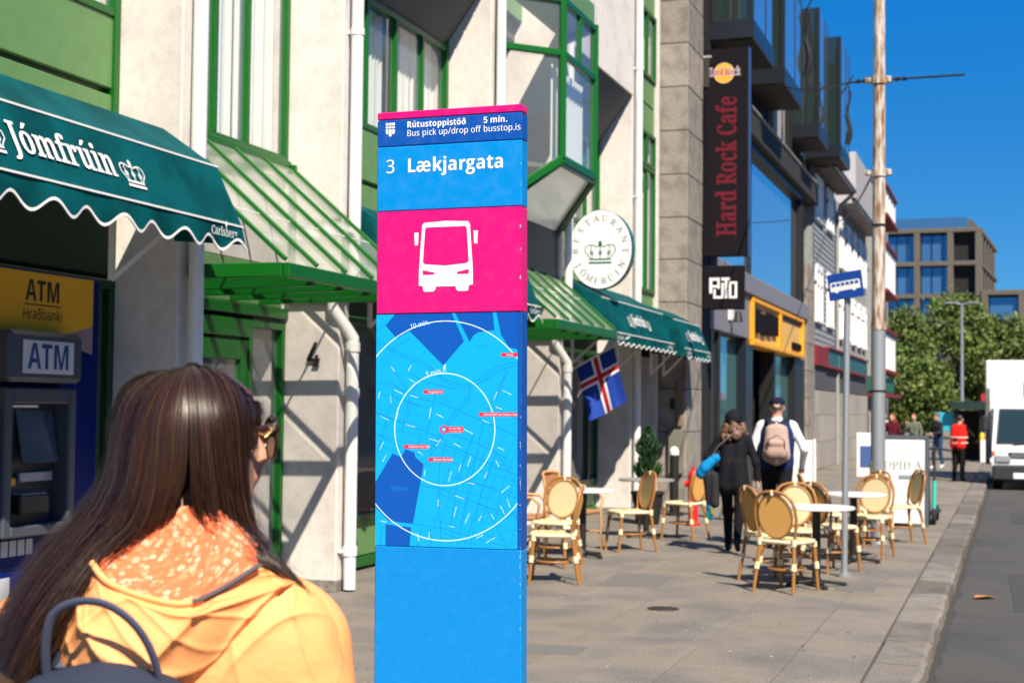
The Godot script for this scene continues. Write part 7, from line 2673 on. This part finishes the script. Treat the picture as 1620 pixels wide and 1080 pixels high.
	soft(W, "striped_bundle", [[P(-0.26, 0.5, 0.08), P(-0.24, 0.38, 0.08), 0.036, 0.024, Color(0.006, 0.14, 0.3)], [P(-0.23, 0.5, 0.1), P(-0.22, 0.43, 0.1), 0.022, 0.018, Color(0.25, 0.22, 0.02)], [P(-0.28, 0.44, 0.09), P(-0.27, 0.39, 0.09), 0.022, 0.018, Color(0.01, 0.2, 0.18)]], 0.011, 0.01, cloth)
	# people farther along
	var R := person("standing_person", "person in a bright red reflective vest bending towards the stall", P(-1.18, 0, -37.2), -0.5, {"h": 1.56, "girth": 1.15, "stride": 0.05, "lean": 0.07, "top": Color(0.015, 0.014, 0.015), "pants": Color(0.012, 0.012, 0.014), "cell": 0.02, "hair": Color(0.02, 0.015, 0.012), "arm_r": [[0.12, -0.2, -0.16], [0.08, -0.32, -0.38]], "arm_l": [[0.06, -0.26, -0.06], [0.02, -0.4, -0.28]]})
	s = 1.56 / 1.75
	var rd := Color(0.75, 0.02, 0.015)
	soft(R, "vest", [[P(-0.06, 0.96, 0) * s, P(-0.085, 1.33, -0.07) * s, 0.14, 0.128, rd], [P(0.06, 0.96, 0) * s, P(0.085, 1.33, -0.07) * s, 0.14, 0.128, rd], [P(-0.12, 1.41, -0.07) * s, P(0.12, 1.41, -0.07) * s, 0.085, 0.085, rd]], 0.016, 0.04, cloth)
	for y in [0.98, 1.12]:
		var bd := MB.new()
		var o := []
		for i in 26:
			var a := TAU * i / 24
			o.append(P(cos(a) * 0.212, y * s + 0.03, sin(a) * 0.152 - 0.03 - 0.07 * (y - 0.96)))
		bd.tube(o, 0.022, 6, false, 1.0)
		part(R, "reflective_band", bd, mat("silver_band", Color(0.5, 0.46, 0.42), 0.5))
	person("standing_person", "person in a dark jacket and blue jeans with white shoes, looking down at their hands", P(-1.97, 0, -45.0), 2.3, {"h": 1.6, "stride": 0.1, "top": Color(0.03, 0.032, 0.036), "pants": Color(0.03, 0.06, 0.13), "shoe": Color(0.6, 0.6, 0.6), "cell": 0.02, "hair": Color(0.1, 0.05, 0.03), "nod": 0.35, "arm_r": [[0.06, -0.26, -0.04], [-0.06, -0.3, -0.28]], "arm_l": [[0.06, -0.26, -0.04], [-0.06, -0.28, -0.28]]})
	person("standing_person", "person in a green grey jacket raising an arm, right of the sandwich board top", P(-2.72, 0, -46.5), 2.9, {"h": 1.58, "stride": 0.06, "top": Color(0.14, 0.16, 0.12), "pants": Color(0.05, 0.05, 0.06), "cell": 0.022, "hair": Color(0.14, 0.06, 0.03), "arm_r": [[0.08, -0.2, -0.16], [-0.02, -0.02, -0.3]], "arm_l": [[0.07, -0.26, 0.0], [0.05, -0.48, -0.1]]})
	person("standing_person", "person with long auburn hair and a dark red top beside the rusty pole", P(-3.35, 0, -46.5), 2.9, {"h": 1.56, "stride": 0.05, "top": Color(0.1, 0.012, 0.025), "pants": Color(0.03, 0.03, 0.035), "cell": 0.022, "hair": Color(0.25, 0.08, 0.03), "hair_length": 0.16})
	person("standing_person", "person in a pale top half hidden behind the rusty pole", P(-3.68, 0, -47.5), 3.4, {"h": 1.6, "stride": 0.05, "top": Color(0.5, 0.48, 0.45), "pants": Color(0.05, 0.05, 0.06), "cell": 0.022, "hair": Color(0.3, 0.22, 0.14)})

# ---------------------------------------------------------------- the woman in the foreground
func catmull(p: Array, t: float) -> Vector3:
	var n := p.size() - 1
	var x := clampf(t, 0.0, 0.99999) * n
	var i := int(x)
	var u := x - i
	var a: Vector3 = p[maxi(i - 1, 0)]
	var b: Vector3 = p[i]
	var c: Vector3 = p[i + 1]
	var d: Vector3 = p[mini(i + 2, n)]
	return b.cubic_interpolate(c, a, d, u)

func sheet(mb: MB, rows: Array, nu: int, nv: int, hint: Vector3, ripple: Callable, uvs := 1.0) -> void:
	# rows of control points from top to bottom; u runs along a row
	var grid := []
	for j in nv + 1:
		var line := []
		for i in nu + 1:
			var col := []
			for r in rows:
				col.append(catmull(r, float(i) / nu))
			line.append(catmull(col, float(j) / nv) + (ripple.call(float(i) / nu, float(j) / nv) as Vector3))
		grid.append(line)
	var nor := []
	for j in nv + 1:
		var line := []
		for i in nu + 1:
			var a: Vector3 = grid[j][mini(i + 1, nu)] - grid[j][maxi(i - 1, 0)]
			var b: Vector3 = grid[mini(j + 1, nv)][i] - grid[maxi(j - 1, 0)][i]
			var n := a.cross(b).normalized()
			line.append(n if n.dot(hint) >= 0 else -n)
		nor.append(line)
	for j in nv:
		for i in nu:
			var U = func(ii: int, jj: int) -> Vector2: return Vector2(float(ii) / nu, float(jj) / nv) * uvs
			mb.smooth(grid[j][i], grid[j][i + 1], grid[j + 1][i + 1], nor[j][i], nor[j][i + 1], nor[j + 1][i + 1], U.call(i, j), U.call(i + 1, j), U.call(i + 1, j + 1))
			mb.smooth(grid[j][i], grid[j + 1][i + 1], grid[j + 1][i], nor[j][i], nor[j + 1][i + 1], nor[j + 1][i], U.call(i, j), U.call(i + 1, j + 1), U.call(i, j + 1))

func flower_print() -> ImageTexture:
	var img := Image.create(512, 384, false, Image.FORMAT_RGB8)
	img.fill(Color(0.95, 0.43, 0.26))
	rng.seed = 301
	for k in 620:
		var c := Vector2(rng.randf() * 512, rng.randf() * 384)
		var r := rng.randf_range(4.5, 7.5)
		var k2: Color = [Color(0.98, 0.64, 0.5), Color(0.97, 0.55, 0.38), Color(0.98, 0.7, 0.58), Color(0.96, 0.5, 0.32)][rng.randi() % 4]
		for p in 5:
			var q := c + Vector2.from_angle(p * TAU / 5 + k) * r * 0.75
			var poly := []
			for a in 8:
				poly.append(q + Vector2.from_angle(a * TAU / 8) * r * 0.55)
			fill(img, poly, k2)
		var ce := []
		for a in 6:
			ce.append(c + Vector2.from_angle(a * TAU / 6) * r * 0.26)
		fill(img, ce, Color(0.4, 0.2, 0.24) if k % 3 else Color(0.9, 0.3, 0.15))
	return ImageTexture.create_from_image(img)

func foreground_woman() -> void:
	var yaw := atan(790.0 / 2400.0)
	var fw := Basis(Vector3.UP, yaw)
	var at := fw * P((285.0 - 810.0) / 2400.0 * 2.35, 0, -2.35)
	var T := thing("foreground_person", "person seen from behind with long dark brown hair, sunglasses and a bright orange hooded raincoat", "person", at, yaw)
	# metres in her own axes: right, up, towards the viewer
	var skin := Color(0.55, 0.3, 0.21)
	var orange := Color(0.98, 0.4, 0.145)
	var dark := Color(0.03, 0.035, 0.05)
	# body: torso under the coat, arms, legs; one continuous surface
	var B := []
	var nb := P(0.015, 1.39, 0.02)
	B.append([P(-0.02, 1.02, 0.0), P(0.175, 0.2, 0.125), Basis(), orange])
	B.append([P(-0.02, 1.17, 0.0), P(0.19, 0.16, 0.12), Basis(), orange])
	B.append([P(-0.2, 1.225, 0.015), P(0.168, 1.245, 0.015), 0.076, 0.076, orange])
	B.append([nb + P(0, -0.02, 0), P(-0.17, 1.25, 0.015), 0.05, 0.06, orange])
	B.append([nb + P(0, -0.02, 0), P(0.15, 1.275, 0.015), 0.05, 0.06, orange])
	B.append([P(-0.02, 0.92, 0.0), P(-0.02, 0.72, 0.0), 0.165, 0.175, orange])
	for e in [-1.0, 1.0]:
		var sh := P(0.195, 1.228, 0.015) if e > 0 else P(-0.235, 1.215, 0.015)
		var el := sh + P(e * 0.07, -0.27, 0.02)
		var wr := el + P(-e * 0.04, -0.1, -0.23)
		B.append([sh, el, 0.074, 0.062, orange])
		B.append([el, wr, 0.06, 0.046, orange])
		var hip := P(e * 0.09 - 0.02, 0.88, 0)
		B.append([hip, P(e * 0.095 - 0.02, 0.48, -0.02), 0.085, 0.062, dark])
		B.append([P(e * 0.095 - 0.02, 0.48, -0.02), P(e * 0.1 - 0.02, 0.1, 0.02), 0.06, 0.046, dark])
		B.append([P(e * 0.1 - 0.02, 0.045, 0.05), P(e * 0.11 - 0.02, 0.04, -0.14), 0.042, 0.038, Color(0.25, 0.25, 0.26)])
	var mb := MB.new()
	sdf_mesh(B, 0.014, 0.06, mb)
	for e in [-1.0, 1.0]:
		var sh := P(0.195, 1.228, 0.015) if e > 0 else P(-0.235, 1.215, 0.015)
		var wr := sh + P(e * 0.03, -0.37, -0.21)
		var y := P(e * 0.04, 0.1, 0.23).normalized()
		var x := P(-e, 0, 0)
		x = (x - y * x.dot(y)).normalized()
		hand(mb, Transform3D(Basis(x, y, x.cross(y)), wr), skin, 0.5)
	# head on its own finer grid
	var hb := Basis(Vector3.UP, deg_to_rad(-52))
	var hc: Vector3 = P(0.029, 1.554, 0.000)
	var h := func(x: float, y: float, z: float) -> Vector3: return hc + hb * P(x, y, z)
	var H := []
	H.append([h.call(0, 0.012, 0.014), P(0.074, 0.08, 0.09), hb, skin])
	H.append([h.call(0, -0.04, -0.03), P(0.06, 0.07, 0.064), hb, skin])
	H.append([h.call(0, -0.092, -0.062), h.call(0, -0.095, -0.06), 0.024, 0.024, skin])
	H.append([h.call(-0.04, -0.07, -0.01), h.call(-0.01, -0.093, -0.055), 0.028, 0.024, skin])
	H.append([h.call(0.04, -0.07, -0.01), h.call(0.01, -0.093, -0.055), 0.028, 0.024, skin])
	H.append([h.call(0, 0.004, -0.09), h.call(0, -0.034, -0.112), 0.009, 0.013, skin])
	for e in [-1.0, 1.0]:
		H.append([h.call(e * 0.012, -0.038, -0.1), h.call(e * 0.011, -0.038, -0.1), 0.01, 0.01, skin])
		H.append([h.call(e * 0.014, 0.024, -0.092), h.call(e * 0.048, 0.022, -0.074), 0.01, 0.01, skin])
		H.append([h.call(e * 0.076, -0.01, 0.008), P(0.01, 0.032, 0.019), hb, skin])
	H.append([h.call(-0.018, -0.064, -0.088), h.call(0.018, -0.064, -0.088), 0.009, 0.009, Color(0.5, 0.16, 0.14)])
	H.append([h.call(0, -0.06, 0.02), P(0.015, 1.36, 0.025), 0.055, 0.058, skin])
	sdf_mesh(H, 0.005, 0.022, mb)
	var fm := vmat("woman_body", 0.6)
	fm.subsurf_scatter_enabled = false
	part(T, "body", mb, fm)
	# sunglasses
	var G_ := MB.new()
	var Ln := MB.new()
	for e in [-1.0, 1.0]:
		var c: Vector3 = h.call(e * 0.039, -0.003, -0.11)
		var lb := hb * Basis(Vector3.UP, e * -0.22)
		var o := []
		for i in 26:
			var a := TAU * i / 24
			o.append(c + lb * P(cos(a) * 0.0345, sin(a) * 0.033, 0.004 * absf(cos(a))))
		G_.tube(o, 0.0032, 8, false)
		var pts := []
		for i in 24:
			var a := TAU * i / 24
			pts.append(c + lb * P(cos(a) * 0.0335, sin(a) * 0.032, 0.001))
		Ln.slab(pts, lb * Vector3.FORWARD, 0.002)
		G_.tube([h.call(e * 0.07, 0.012, -0.1), h.call(e * 0.08, 0.01, -0.075), h.call(e * 0.083, 0.004, -0.02), h.call(e * 0.082, -0.004, 0.02)], [0.0055, 0.005, 0.0038, 0.003], 8, true, 1.5)
	G_.tube([h.call(-0.008, 0.004, -0.112), h.call(0.008, 0.004, -0.112)], 0.003, 6)
	var gp := part(T, "sunglasses", G_, mat("tortoise", Color(0.035, 0.012, 0.008), 0.15))
	var lm := mat("lens", Color(0.012, 0.008, 0.008), 0.06)
	lm.transparency = BaseMaterial3D.TRANSPARENCY_ALPHA
	lm.albedo_color.a = 0.93
	part(gp, "lens", Ln, lm)
	var gd := MB.new()
	for i in 5:
		var p: Vector3 = h.call(0.079, 0.012 - 0.003 * i, -0.086 + 0.006 * i)
		gd.lathe([[0.0, 0.004], [0.004, 0.0], [0.0, -0.004]], 8, Transform3D(Basis(), p + hb * P(0.004, 0.004 * sin(i * 2.0), 0)))
	gd.tube([h.call(0.076, 0.02, -0.094), h.call(0.084, 0.008, -0.083), h.call(0.084, -0.002, -0.072)], 0.0022, 6)
	part(gp, "hinge_ornament", gd, mat("gold_metal", Color(0.75, 0.5, 0.2), 0.25, 0.9))
	var er := MB.new()
	er.lathe([[0.0, 0.005], [0.005, 0.0], [0.0, -0.005]], 10, Transform3D(Basis(), P(0.108, 1.529, 0.058)))
	part(T, "earring", er, mat("pearl", Color(0.8, 0.7, 0.6), 0.2))
	# hood: patterned lining, folded cloth
	var none := func(_u: float, _v: float) -> Vector3: return Vector3.ZERO
	var row := func(a: Array) -> Array:
		var o := []
		for i in range(0, a.size(), 3):
			o.append(P(a[i], a[i + 1], a[i + 2]))
		return o
	var r0: Array = row.call([-0.051, 1.415, 0.105, -0.000, 1.440, 0.105, 0.041, 1.452, 0.105, 0.087, 1.444, 0.100, 0.128, 1.407, 0.090, 0.155, 1.371, 0.075])
	var r1: Array = row.call([-0.070, 1.392, 0.130, -0.018, 1.381, 0.130, 0.039, 1.376, 0.130, 0.084, 1.382, 0.125, 0.123, 1.383, 0.115, 0.149, 1.366, 0.090])
	var r2: Array = row.call([-0.089, 1.370, 0.150, -0.061, 1.344, 0.165, -0.007, 1.324, 0.172, 0.049, 1.315, 0.170, 0.091, 1.329, 0.155, 0.147, 1.364, 0.115])
	var li := MB.new()
	sheet(li, [r0, r1, r2], 30, 16, Vector3(0, 0.5, 1), func(u: float, v: float) -> Vector3: return P(0, 0, 0.006 * sin(u * 19.0 + v * 3.0) * v), 1.0)
	var lim := mat("lining", Color(1, 1, 1), 0.85)
	lim.albedo_texture = flower_print()
	lim.uv1_scale = Vector3(1.0, 0.75, 1)
	var crease := FastNoiseLite.new()
	crease.seed = 8
	crease.frequency = 0.02
	crease.fractal_octaves = 3
	var hood := MB.new()
	var r3: Array = row.call([-0.103, 1.331, 0.150, -0.070, 1.311, 0.182, -0.006, 1.299, 0.195, 0.054, 1.297, 0.190, 0.104, 1.319, 0.165, 0.172, 1.348, 0.095])
	var r4: Array = row.call([-0.124, 1.264, 0.160, -0.075, 1.245, 0.205, -0.009, 1.242, 0.212, 0.056, 1.262, 0.196, 0.121, 1.301, 0.160, 0.197, 1.335, 0.086])
	var r5: Array = row.call([-0.136, 1.188, 0.140, -0.083, 1.163, 0.170, -0.014, 1.165, 0.175, 0.058, 1.203, 0.160, 0.129, 1.269, 0.135, 0.210, 1.320, 0.070])
	var r6: Array = row.call([-0.143, 1.161, 0.090, -0.092, 1.126, 0.100, -0.027, 1.127, 0.100, 0.053, 1.172, 0.090, 0.131, 1.252, 0.090, 0.213, 1.310, 0.050])
	sheet(hood, [r2, r3, r4, r5, r6], 90, 60, Vector3(0, 0.4, 1), func(u: float, v: float) -> Vector3:
		var e := sin(PI * clampf(v * 1.1, 0, 1))
		var wa := crease.get_noise_2d(u * 30.0, v * 20.0) * 1.0
		var wb := crease.get_noise_2d(u * 40.0 + 40.0, v * 34.0) * 0.8
		var cr1 := 1.0 - absf(sin(u * 7.0 + v * 4.5 + 0.6 + wa))
		var cr2 := 1.0 - absf(sin(v * 7.5 - u * 5.0 + 1.0 + wb))
		var cr3 := 1.0 - absf(sin(u * 17.0 - v * 12.0 + 2.0 + wa * 2.0))
		return P(0, 0.006 * cr2 * e, e * (0.016 * pow(cr1, 3.5) + 0.013 * pow(cr2, 4.0) + 0.005 * pow(cr3, 3.5) - 0.008)))
	var om := weather(mat("raincoat", Color(0.98, 0.4, 0.145), 0.62), noise(301, 0.1, [[0.0, 0.98], [1.0, 1.0]], 256), 3.0, null, 0.2, nmap(302, 0.02, 6.0, 512, 3), 0.3)
	om.metallic_specular = 0.4
	var hp := part(T, "hood", hood, om)
	part(hp, "hood_lining", li, lim)
	var rim := MB.new()
	var rp := []
	for i in 41:
		rp.append(catmull(r2, i / 40.0) + P(0, 0.002, 0.002))
	rim.tube(rp.slice(0, 30), 0.0052, 8)
	part(hp, "hood_hem", rim, om)
	var rb := MB.new()
	var ed := []
	for i in 14:
		ed.append(catmull(r2, lerpf(0.66, 1.0, i / 13.0)) + P(0, 0.003, 0.006))
	rb.tube(ed, 0.0075, 8, true, 0.5)
	part(hp, "grey_tape", rb, mat("tape_grey", Color(0.07, 0.07, 0.085), 0.7))
	# coat shell over the body, with creases
	var coat := MB.new()
	var cr: Array = row.call([0.127, 1.367, 0.080, 0.172, 1.358, 0.085, 0.217, 1.334, 0.080, 0.251, 1.283, 0.062, 0.269, 1.222, 0.040])
	var c2: Array = row.call([0.095, 1.312, 0.130, 0.146, 1.306, 0.130, 0.196, 1.296, 0.122, 0.238, 1.264, 0.105, 0.266, 1.210, 0.080])
	var c3: Array = row.call([0.056, 1.219, 0.150, 0.119, 1.220, 0.150, 0.178, 1.221, 0.142, 0.223, 1.200, 0.125, 0.260, 1.167, 0.100])
	var c4: Array = row.call([0.021, 1.046, 0.140, 0.093, 1.047, 0.140, 0.164, 1.045, 0.130, 0.218, 1.043, 0.120, 0.263, 1.041, 0.110])
	sheet(coat, [cr, c2, c3, c4], 70, 70, Vector3(0.2, 0.4, 1), func(u: float, v: float) -> Vector3: 
		var wa := crease.get_noise_2d(u * 26.0 + 11.0, v * 20.0) * 0.9
		var wb := crease.get_noise_2d(u * 34.0, v * 28.0 + 9.0) * 0.8
		var c1 := pow(1.0 - absf(sin(u * 4.0 + v * 2.6 + 0.4 + wa)), 6.0)
		var c2q := pow(1.0 - absf(sin(u * 6.0 - v * 5.0 + 1.3 + wb)), 5.0)
		return P(0, 0, sin(PI * clampf(u, 0, 1)) * (0.007 * c1 + 0.005 * c2q - 0.003)))
	part(T, "coat_back", coat, om)
	# rucksack
	var navy := Color(0.035, 0.042, 0.065)
	var pk := soft(T, "rucksack", [[P(-0.123, 1.147, 0.200), P(-0.112, 0.918, 0.220), 0.075, 0.09, navy], [P(0.010, 1.148, 0.200), P(0.020, 0.919, 0.220), 0.075, 0.09, navy], [P(-0.053, 1.159, 0.215), P(-0.041, 0.925, 0.240), 0.082, 0.1, navy], [P(-0.091, 1.012, 0.280), P(0.028, 1.013, 0.280), 0.07, 0.07, navy]], 0.014, 0.04, mats.soft_goods)
	var hd := MB.new()
	var hpth := []
	for i in 25:
		hpth.append(catmull(row.call([-0.134, 1.204, 0.200, -0.130, 1.265, 0.225, -0.116, 1.309, 0.240, -0.082, 1.328, 0.248, -0.043, 1.326, 0.250, -0.008, 1.304, 0.248, 0.016, 1.269, 0.240, 0.028, 1.223, 0.225, 0.030, 1.177, 0.210]), i / 24.0))
	hd.tube(hpth, 0.0066, 10, true, 0.6)
	part(pk, "carry_handle", hd, mat("handle_slate", Color(0.05, 0.06, 0.1), 0.7))
	for sd in [[P(-0.110, 1.176, 0.170), P(-0.15, 1.31, 0.03)], [P(-0.016, 1.177, 0.170), P(0.09, 1.325, 0.03)]]:
		var sp := MB.new()
		var a: Vector3 = sd[0]
		var b: Vector3 = sd[1]
		sp.tube([a, (a + b) * 0.5 + P(0, 0.01, 0.025), b, b + P(0, -0.06, -0.11), b + P(0, -0.25, -0.13), P(b.x * 1.2, 0.9, 0.08)], 0.024, 10, true, 0.35)
		part(pk, "strap", sp, mats.handle_slate)
	# hair: two lofts from the parting, covered in single strands
	var L := [
		row.call([0.015, 1.658, -0.085, -0.033, 1.652, -0.050, -0.076, 1.635, -0.020, -0.099, 1.588, -0.020, -0.102, 1.526, -0.010, -0.116, 1.472, 0.000, -0.142, 1.426, 0.030, -0.183, 1.378, 0.060, -0.223, 1.313, 0.090, -0.259, 1.237, 0.110]),
		row.call([0.016, 1.661, -0.060, -0.026, 1.649, 0.000, -0.068, 1.623, 0.035, -0.085, 1.571, 0.045, -0.086, 1.509, 0.050, -0.101, 1.457, 0.060, -0.131, 1.406, 0.085, -0.167, 1.353, 0.115, -0.201, 1.291, 0.135, -0.228, 1.215, 0.140]),
		row.call([0.016, 1.663, -0.035, -0.008, 1.643, 0.045, -0.032, 1.600, 0.085, -0.041, 1.544, 0.100, -0.049, 1.483, 0.105, -0.069, 1.432, 0.110, -0.103, 1.385, 0.125, -0.140, 1.333, 0.150, -0.173, 1.273, 0.165, -0.201, 1.206, 0.165]),
		row.call([0.015, 1.664, -0.010, 0.008, 1.637, 0.068, -0.005, 1.586, 0.108, -0.010, 1.526, 0.118, -0.019, 1.470, 0.118, -0.041, 1.424, 0.116, -0.081, 1.379, 0.130, -0.120, 1.322, 0.155, -0.152, 1.261, 0.170, -0.177, 1.194, 0.170]),
		row.call([0.016, 1.662, 0.012, 0.021, 1.633, 0.083, 0.019, 1.580, 0.118, 0.018, 1.520, 0.124, 0.006, 1.466, 0.116, -0.024, 1.422, 0.108, -0.065, 1.384, 0.118, -0.106, 1.329, 0.140, -0.139, 1.273, 0.160, -0.161, 1.202, 0.165]),
		row.call([0.016, 1.661, 0.020, 0.031, 1.631, 0.088, 0.038, 1.578, 0.120, 0.039, 1.517, 0.124, 0.027, 1.463, 0.112, -0.010, 1.427, 0.100, -0.054, 1.393, 0.105, -0.092, 1.353, 0.128, -0.125, 1.303, 0.150, -0.145, 1.228, 0.160])]
	var Rr := [
		row.call([0.016, 1.661, 0.020, 0.032, 1.631, 0.088, 0.042, 1.578, 0.120, 0.044, 1.517, 0.123, 0.046, 1.466, 0.108, 0.060, 1.427, 0.092, 0.087, 1.398, 0.085, 0.118, 1.379, 0.088, 0.145, 1.362, 0.092]),
		row.call([0.016, 1.663, 0.000, 0.052, 1.636, 0.075, 0.070, 1.582, 0.112, 0.075, 1.519, 0.112, 0.079, 1.463, 0.098, 0.092, 1.421, 0.085, 0.117, 1.393, 0.083, 0.148, 1.373, 0.090, 0.177, 1.351, 0.090]),
		row.call([0.017, 1.663, -0.030, 0.067, 1.640, 0.045, 0.093, 1.590, 0.088, 0.098, 1.524, 0.088, 0.103, 1.464, 0.076, 0.114, 1.414, 0.070, 0.139, 1.385, 0.078, 0.176, 1.361, 0.088, 0.220, 1.323, 0.085]),
		row.call([0.019, 1.658, 0.000, 0.078, 1.642, 0.030, 0.106, 1.597, 0.055, 0.110, 1.533, 0.062, 0.113, 1.468, 0.058, 0.123, 1.413, 0.056, 0.150, 1.379, 0.066, 0.197, 1.344, 0.082, 0.245, 1.287, 0.070]),
		row.call([0.015, 1.658, -0.085, 0.074, 1.637, -0.055, 0.117, 1.600, -0.020, 0.117, 1.563, 0.010, 0.107, 1.501, 0.045, 0.116, 1.430, 0.046, 0.134, 1.390, 0.052, 0.183, 1.355, 0.075, 0.253, 1.272, 0.060])]
	var hair := MB.new()
	var tone := func(k: float) -> Color: return Color(0.033 * k, 0.0155 * k, 0.0095 * k)
	hair.paint(tone.call(0.85))
	for loft in [L, Rr]:
		# the lofts read along the strands, so rows and columns swap
		var nu: int = 26
		var nv: int = 44
		var gr := []
		for i in nu + 1:
			var line := []
			for j in nv + 1:
				var colp := []
				for gcurve in loft:
					colp.append(catmull(gcurve, float(j) / nv))
				line.append(catmull(colp, float(i) / nu))
			gr.append(line)
		for i in nu:
			for j in (nv if loft == L else int(nv * 0.8)):
				var A: Vector3 = gr[i][j]
				var Bq: Vector3 = gr[i + 1][j]
				var Cq: Vector3 = gr[i + 1][j + 1]
				var D: Vector3 = gr[i][j + 1]
				var nn := (Bq - A).cross(D - A).normalized()
				if nn.z < 0:
					nn = -nn
				var off := nn * -0.006
				hair.smooth(A + off, Bq + off, Cq + off, nn, nn, nn)
				hair.smooth(A + off, Cq + off, D + off, nn, nn, nn)
	# closed cap beneath the lofts
	var cap := MB.new()
	sdf_mesh([[h.call(0, 0.014, 0.018), P(0.083, 0.087, 0.097), hb, tone.call(0.7)], [h.call(0, 0.0, 0.035), h.call(0, -0.1, 0.06), 0.075, 0.05, tone.call(0.7)], [P(-0.051, 1.542, 0.020), P(-0.078, 1.446, 0.040), 0.05, 0.035, tone.call(0.7)], [P(-0.078, 1.446, 0.040), P(-0.132, 1.373, 0.080), 0.035, 0.03, tone.call(0.7)], [P(-0.132, 1.373, 0.080), P(-0.209, 1.239, 0.120), 0.03, 0.03, tone.call(0.7)]], 0.007, 0.03, cap)
	var hm := vmat("hair_brown", 0.36)
	hm.metallic_specular = 0.42
	var hp2 := part(T, "hair", cap, hm)
	part(hp2, "hair_sheet", hair, hm)
	rng.seed = 77
	var str_ := MB.new()
	str_.colored = true
	for k in 6500:
		var left := rng.randf() < 0.6
		var loft: Array = L if left else Rr
		var u := rng.randf()
		var tone_k := rng.randf_range(0.7, 1.35)
		if rng.randf() < 0.08:
			tone_k *= 2.2
		str_.col = tone.call(tone_k)
		var w := rng.randf_range(0.0004, 0.001)
		var clump := sin(u * 41.0 + (1.7 if left else 0.4)) + 0.6 * sin(u * 93.0 + 2.0)
		var lift := rng.randf_range(-0.004, 0.006) + 0.002 * clump
		tone_k *= 1.0 + 0.1 * clump
		str_.col = tone.call(maxf(tone_k, 0.3))
		var fly := rng.randf_range(0.3, 1.0) if rng.randf() < 0.12 else 0.0
		var wav := rng.randf_range(0.6, 2.2)
		var fq := rng.randf_range(4.0, 9.0)
		var ph := rng.randf() * TAU
		var t1 := rng.randf_range(0.8, 1.0) if left else rng.randf_range(0.68, 1.0)
		var seg := 24
		var prev := Vector3.ZERO
		var pl := Vector3.ZERO
		var pr := Vector3.ZERO
		var pn := Vector3.ZERO
		var pcol := []
		for gcurve in loft:
			pcol.append(gcurve)
		var pts := []
		var ups := []
		for i in seg + 1:
			var t := t1 * i / seg
			var c2_ := []
			for gcurve in loft:
				c2_.append(catmull(gcurve, t))
			var du := 0.013 * wav * t * sin(t * fq + ph) + 0.01 * t * clump + fly * 0.09 * t * sin(t * 4.0 + ph)
			var uu := clampf(u + du, 0.0, 1.0)
			var p := catmull(c2_, uu)
			var p2 := catmull(c2_, clampf(uu + 0.02, 0, 1)) - catmull(c2_, clampf(uu - 0.02, 0, 1))
			pts.append([p, p2])
		for i in seg + 1:
			var d: Vector3 = pts[mini(i + 1, seg)][0] - pts[maxi(i - 1, 0)][0]
			var n: Vector3 = pts[i][1].cross(d).normalized()
			if n.z < -0.1:
				n = -n
			var sd: Vector3 = d.cross(n).normalized()
			var t := float(i) / seg
			var ww := w * (1.0 - 0.75 * t * t) * (0.35 + 0.65 * minf(1.0, t * 5.0))
			var c: Vector3 = pts[i][0] + n * (lift * minf(1.0, t * 4.0) + fly * 0.022 * t + 0.0015) + P(0, 0, 0.002)
			var a := c - sd * ww
			var b := c + sd * ww
			if i > 0:
				str_.smooth(pl, pr, b, (pn - sd * 0.35), (pn + sd * 0.35), (n + sd * 0.35))
				str_.smooth(pl, b, a, (pn - sd * 0.35), (n + sd * 0.35), (n - sd * 0.35))
			pl = a
			pr = b
			pn = n
	part(hp2, "hair_strands", str_, hm).set_meta("kind", "stuff")

func _ready() -> void:
	sky_and_camera()
	ground()
	green_building()
	awnings()
	canopies()
	signs()
	dark_building()
	houses()
	modern_building()
	added_terrace()
	far_things()

	pylon()
	furniture()
	walkers()
	foreground_woman()
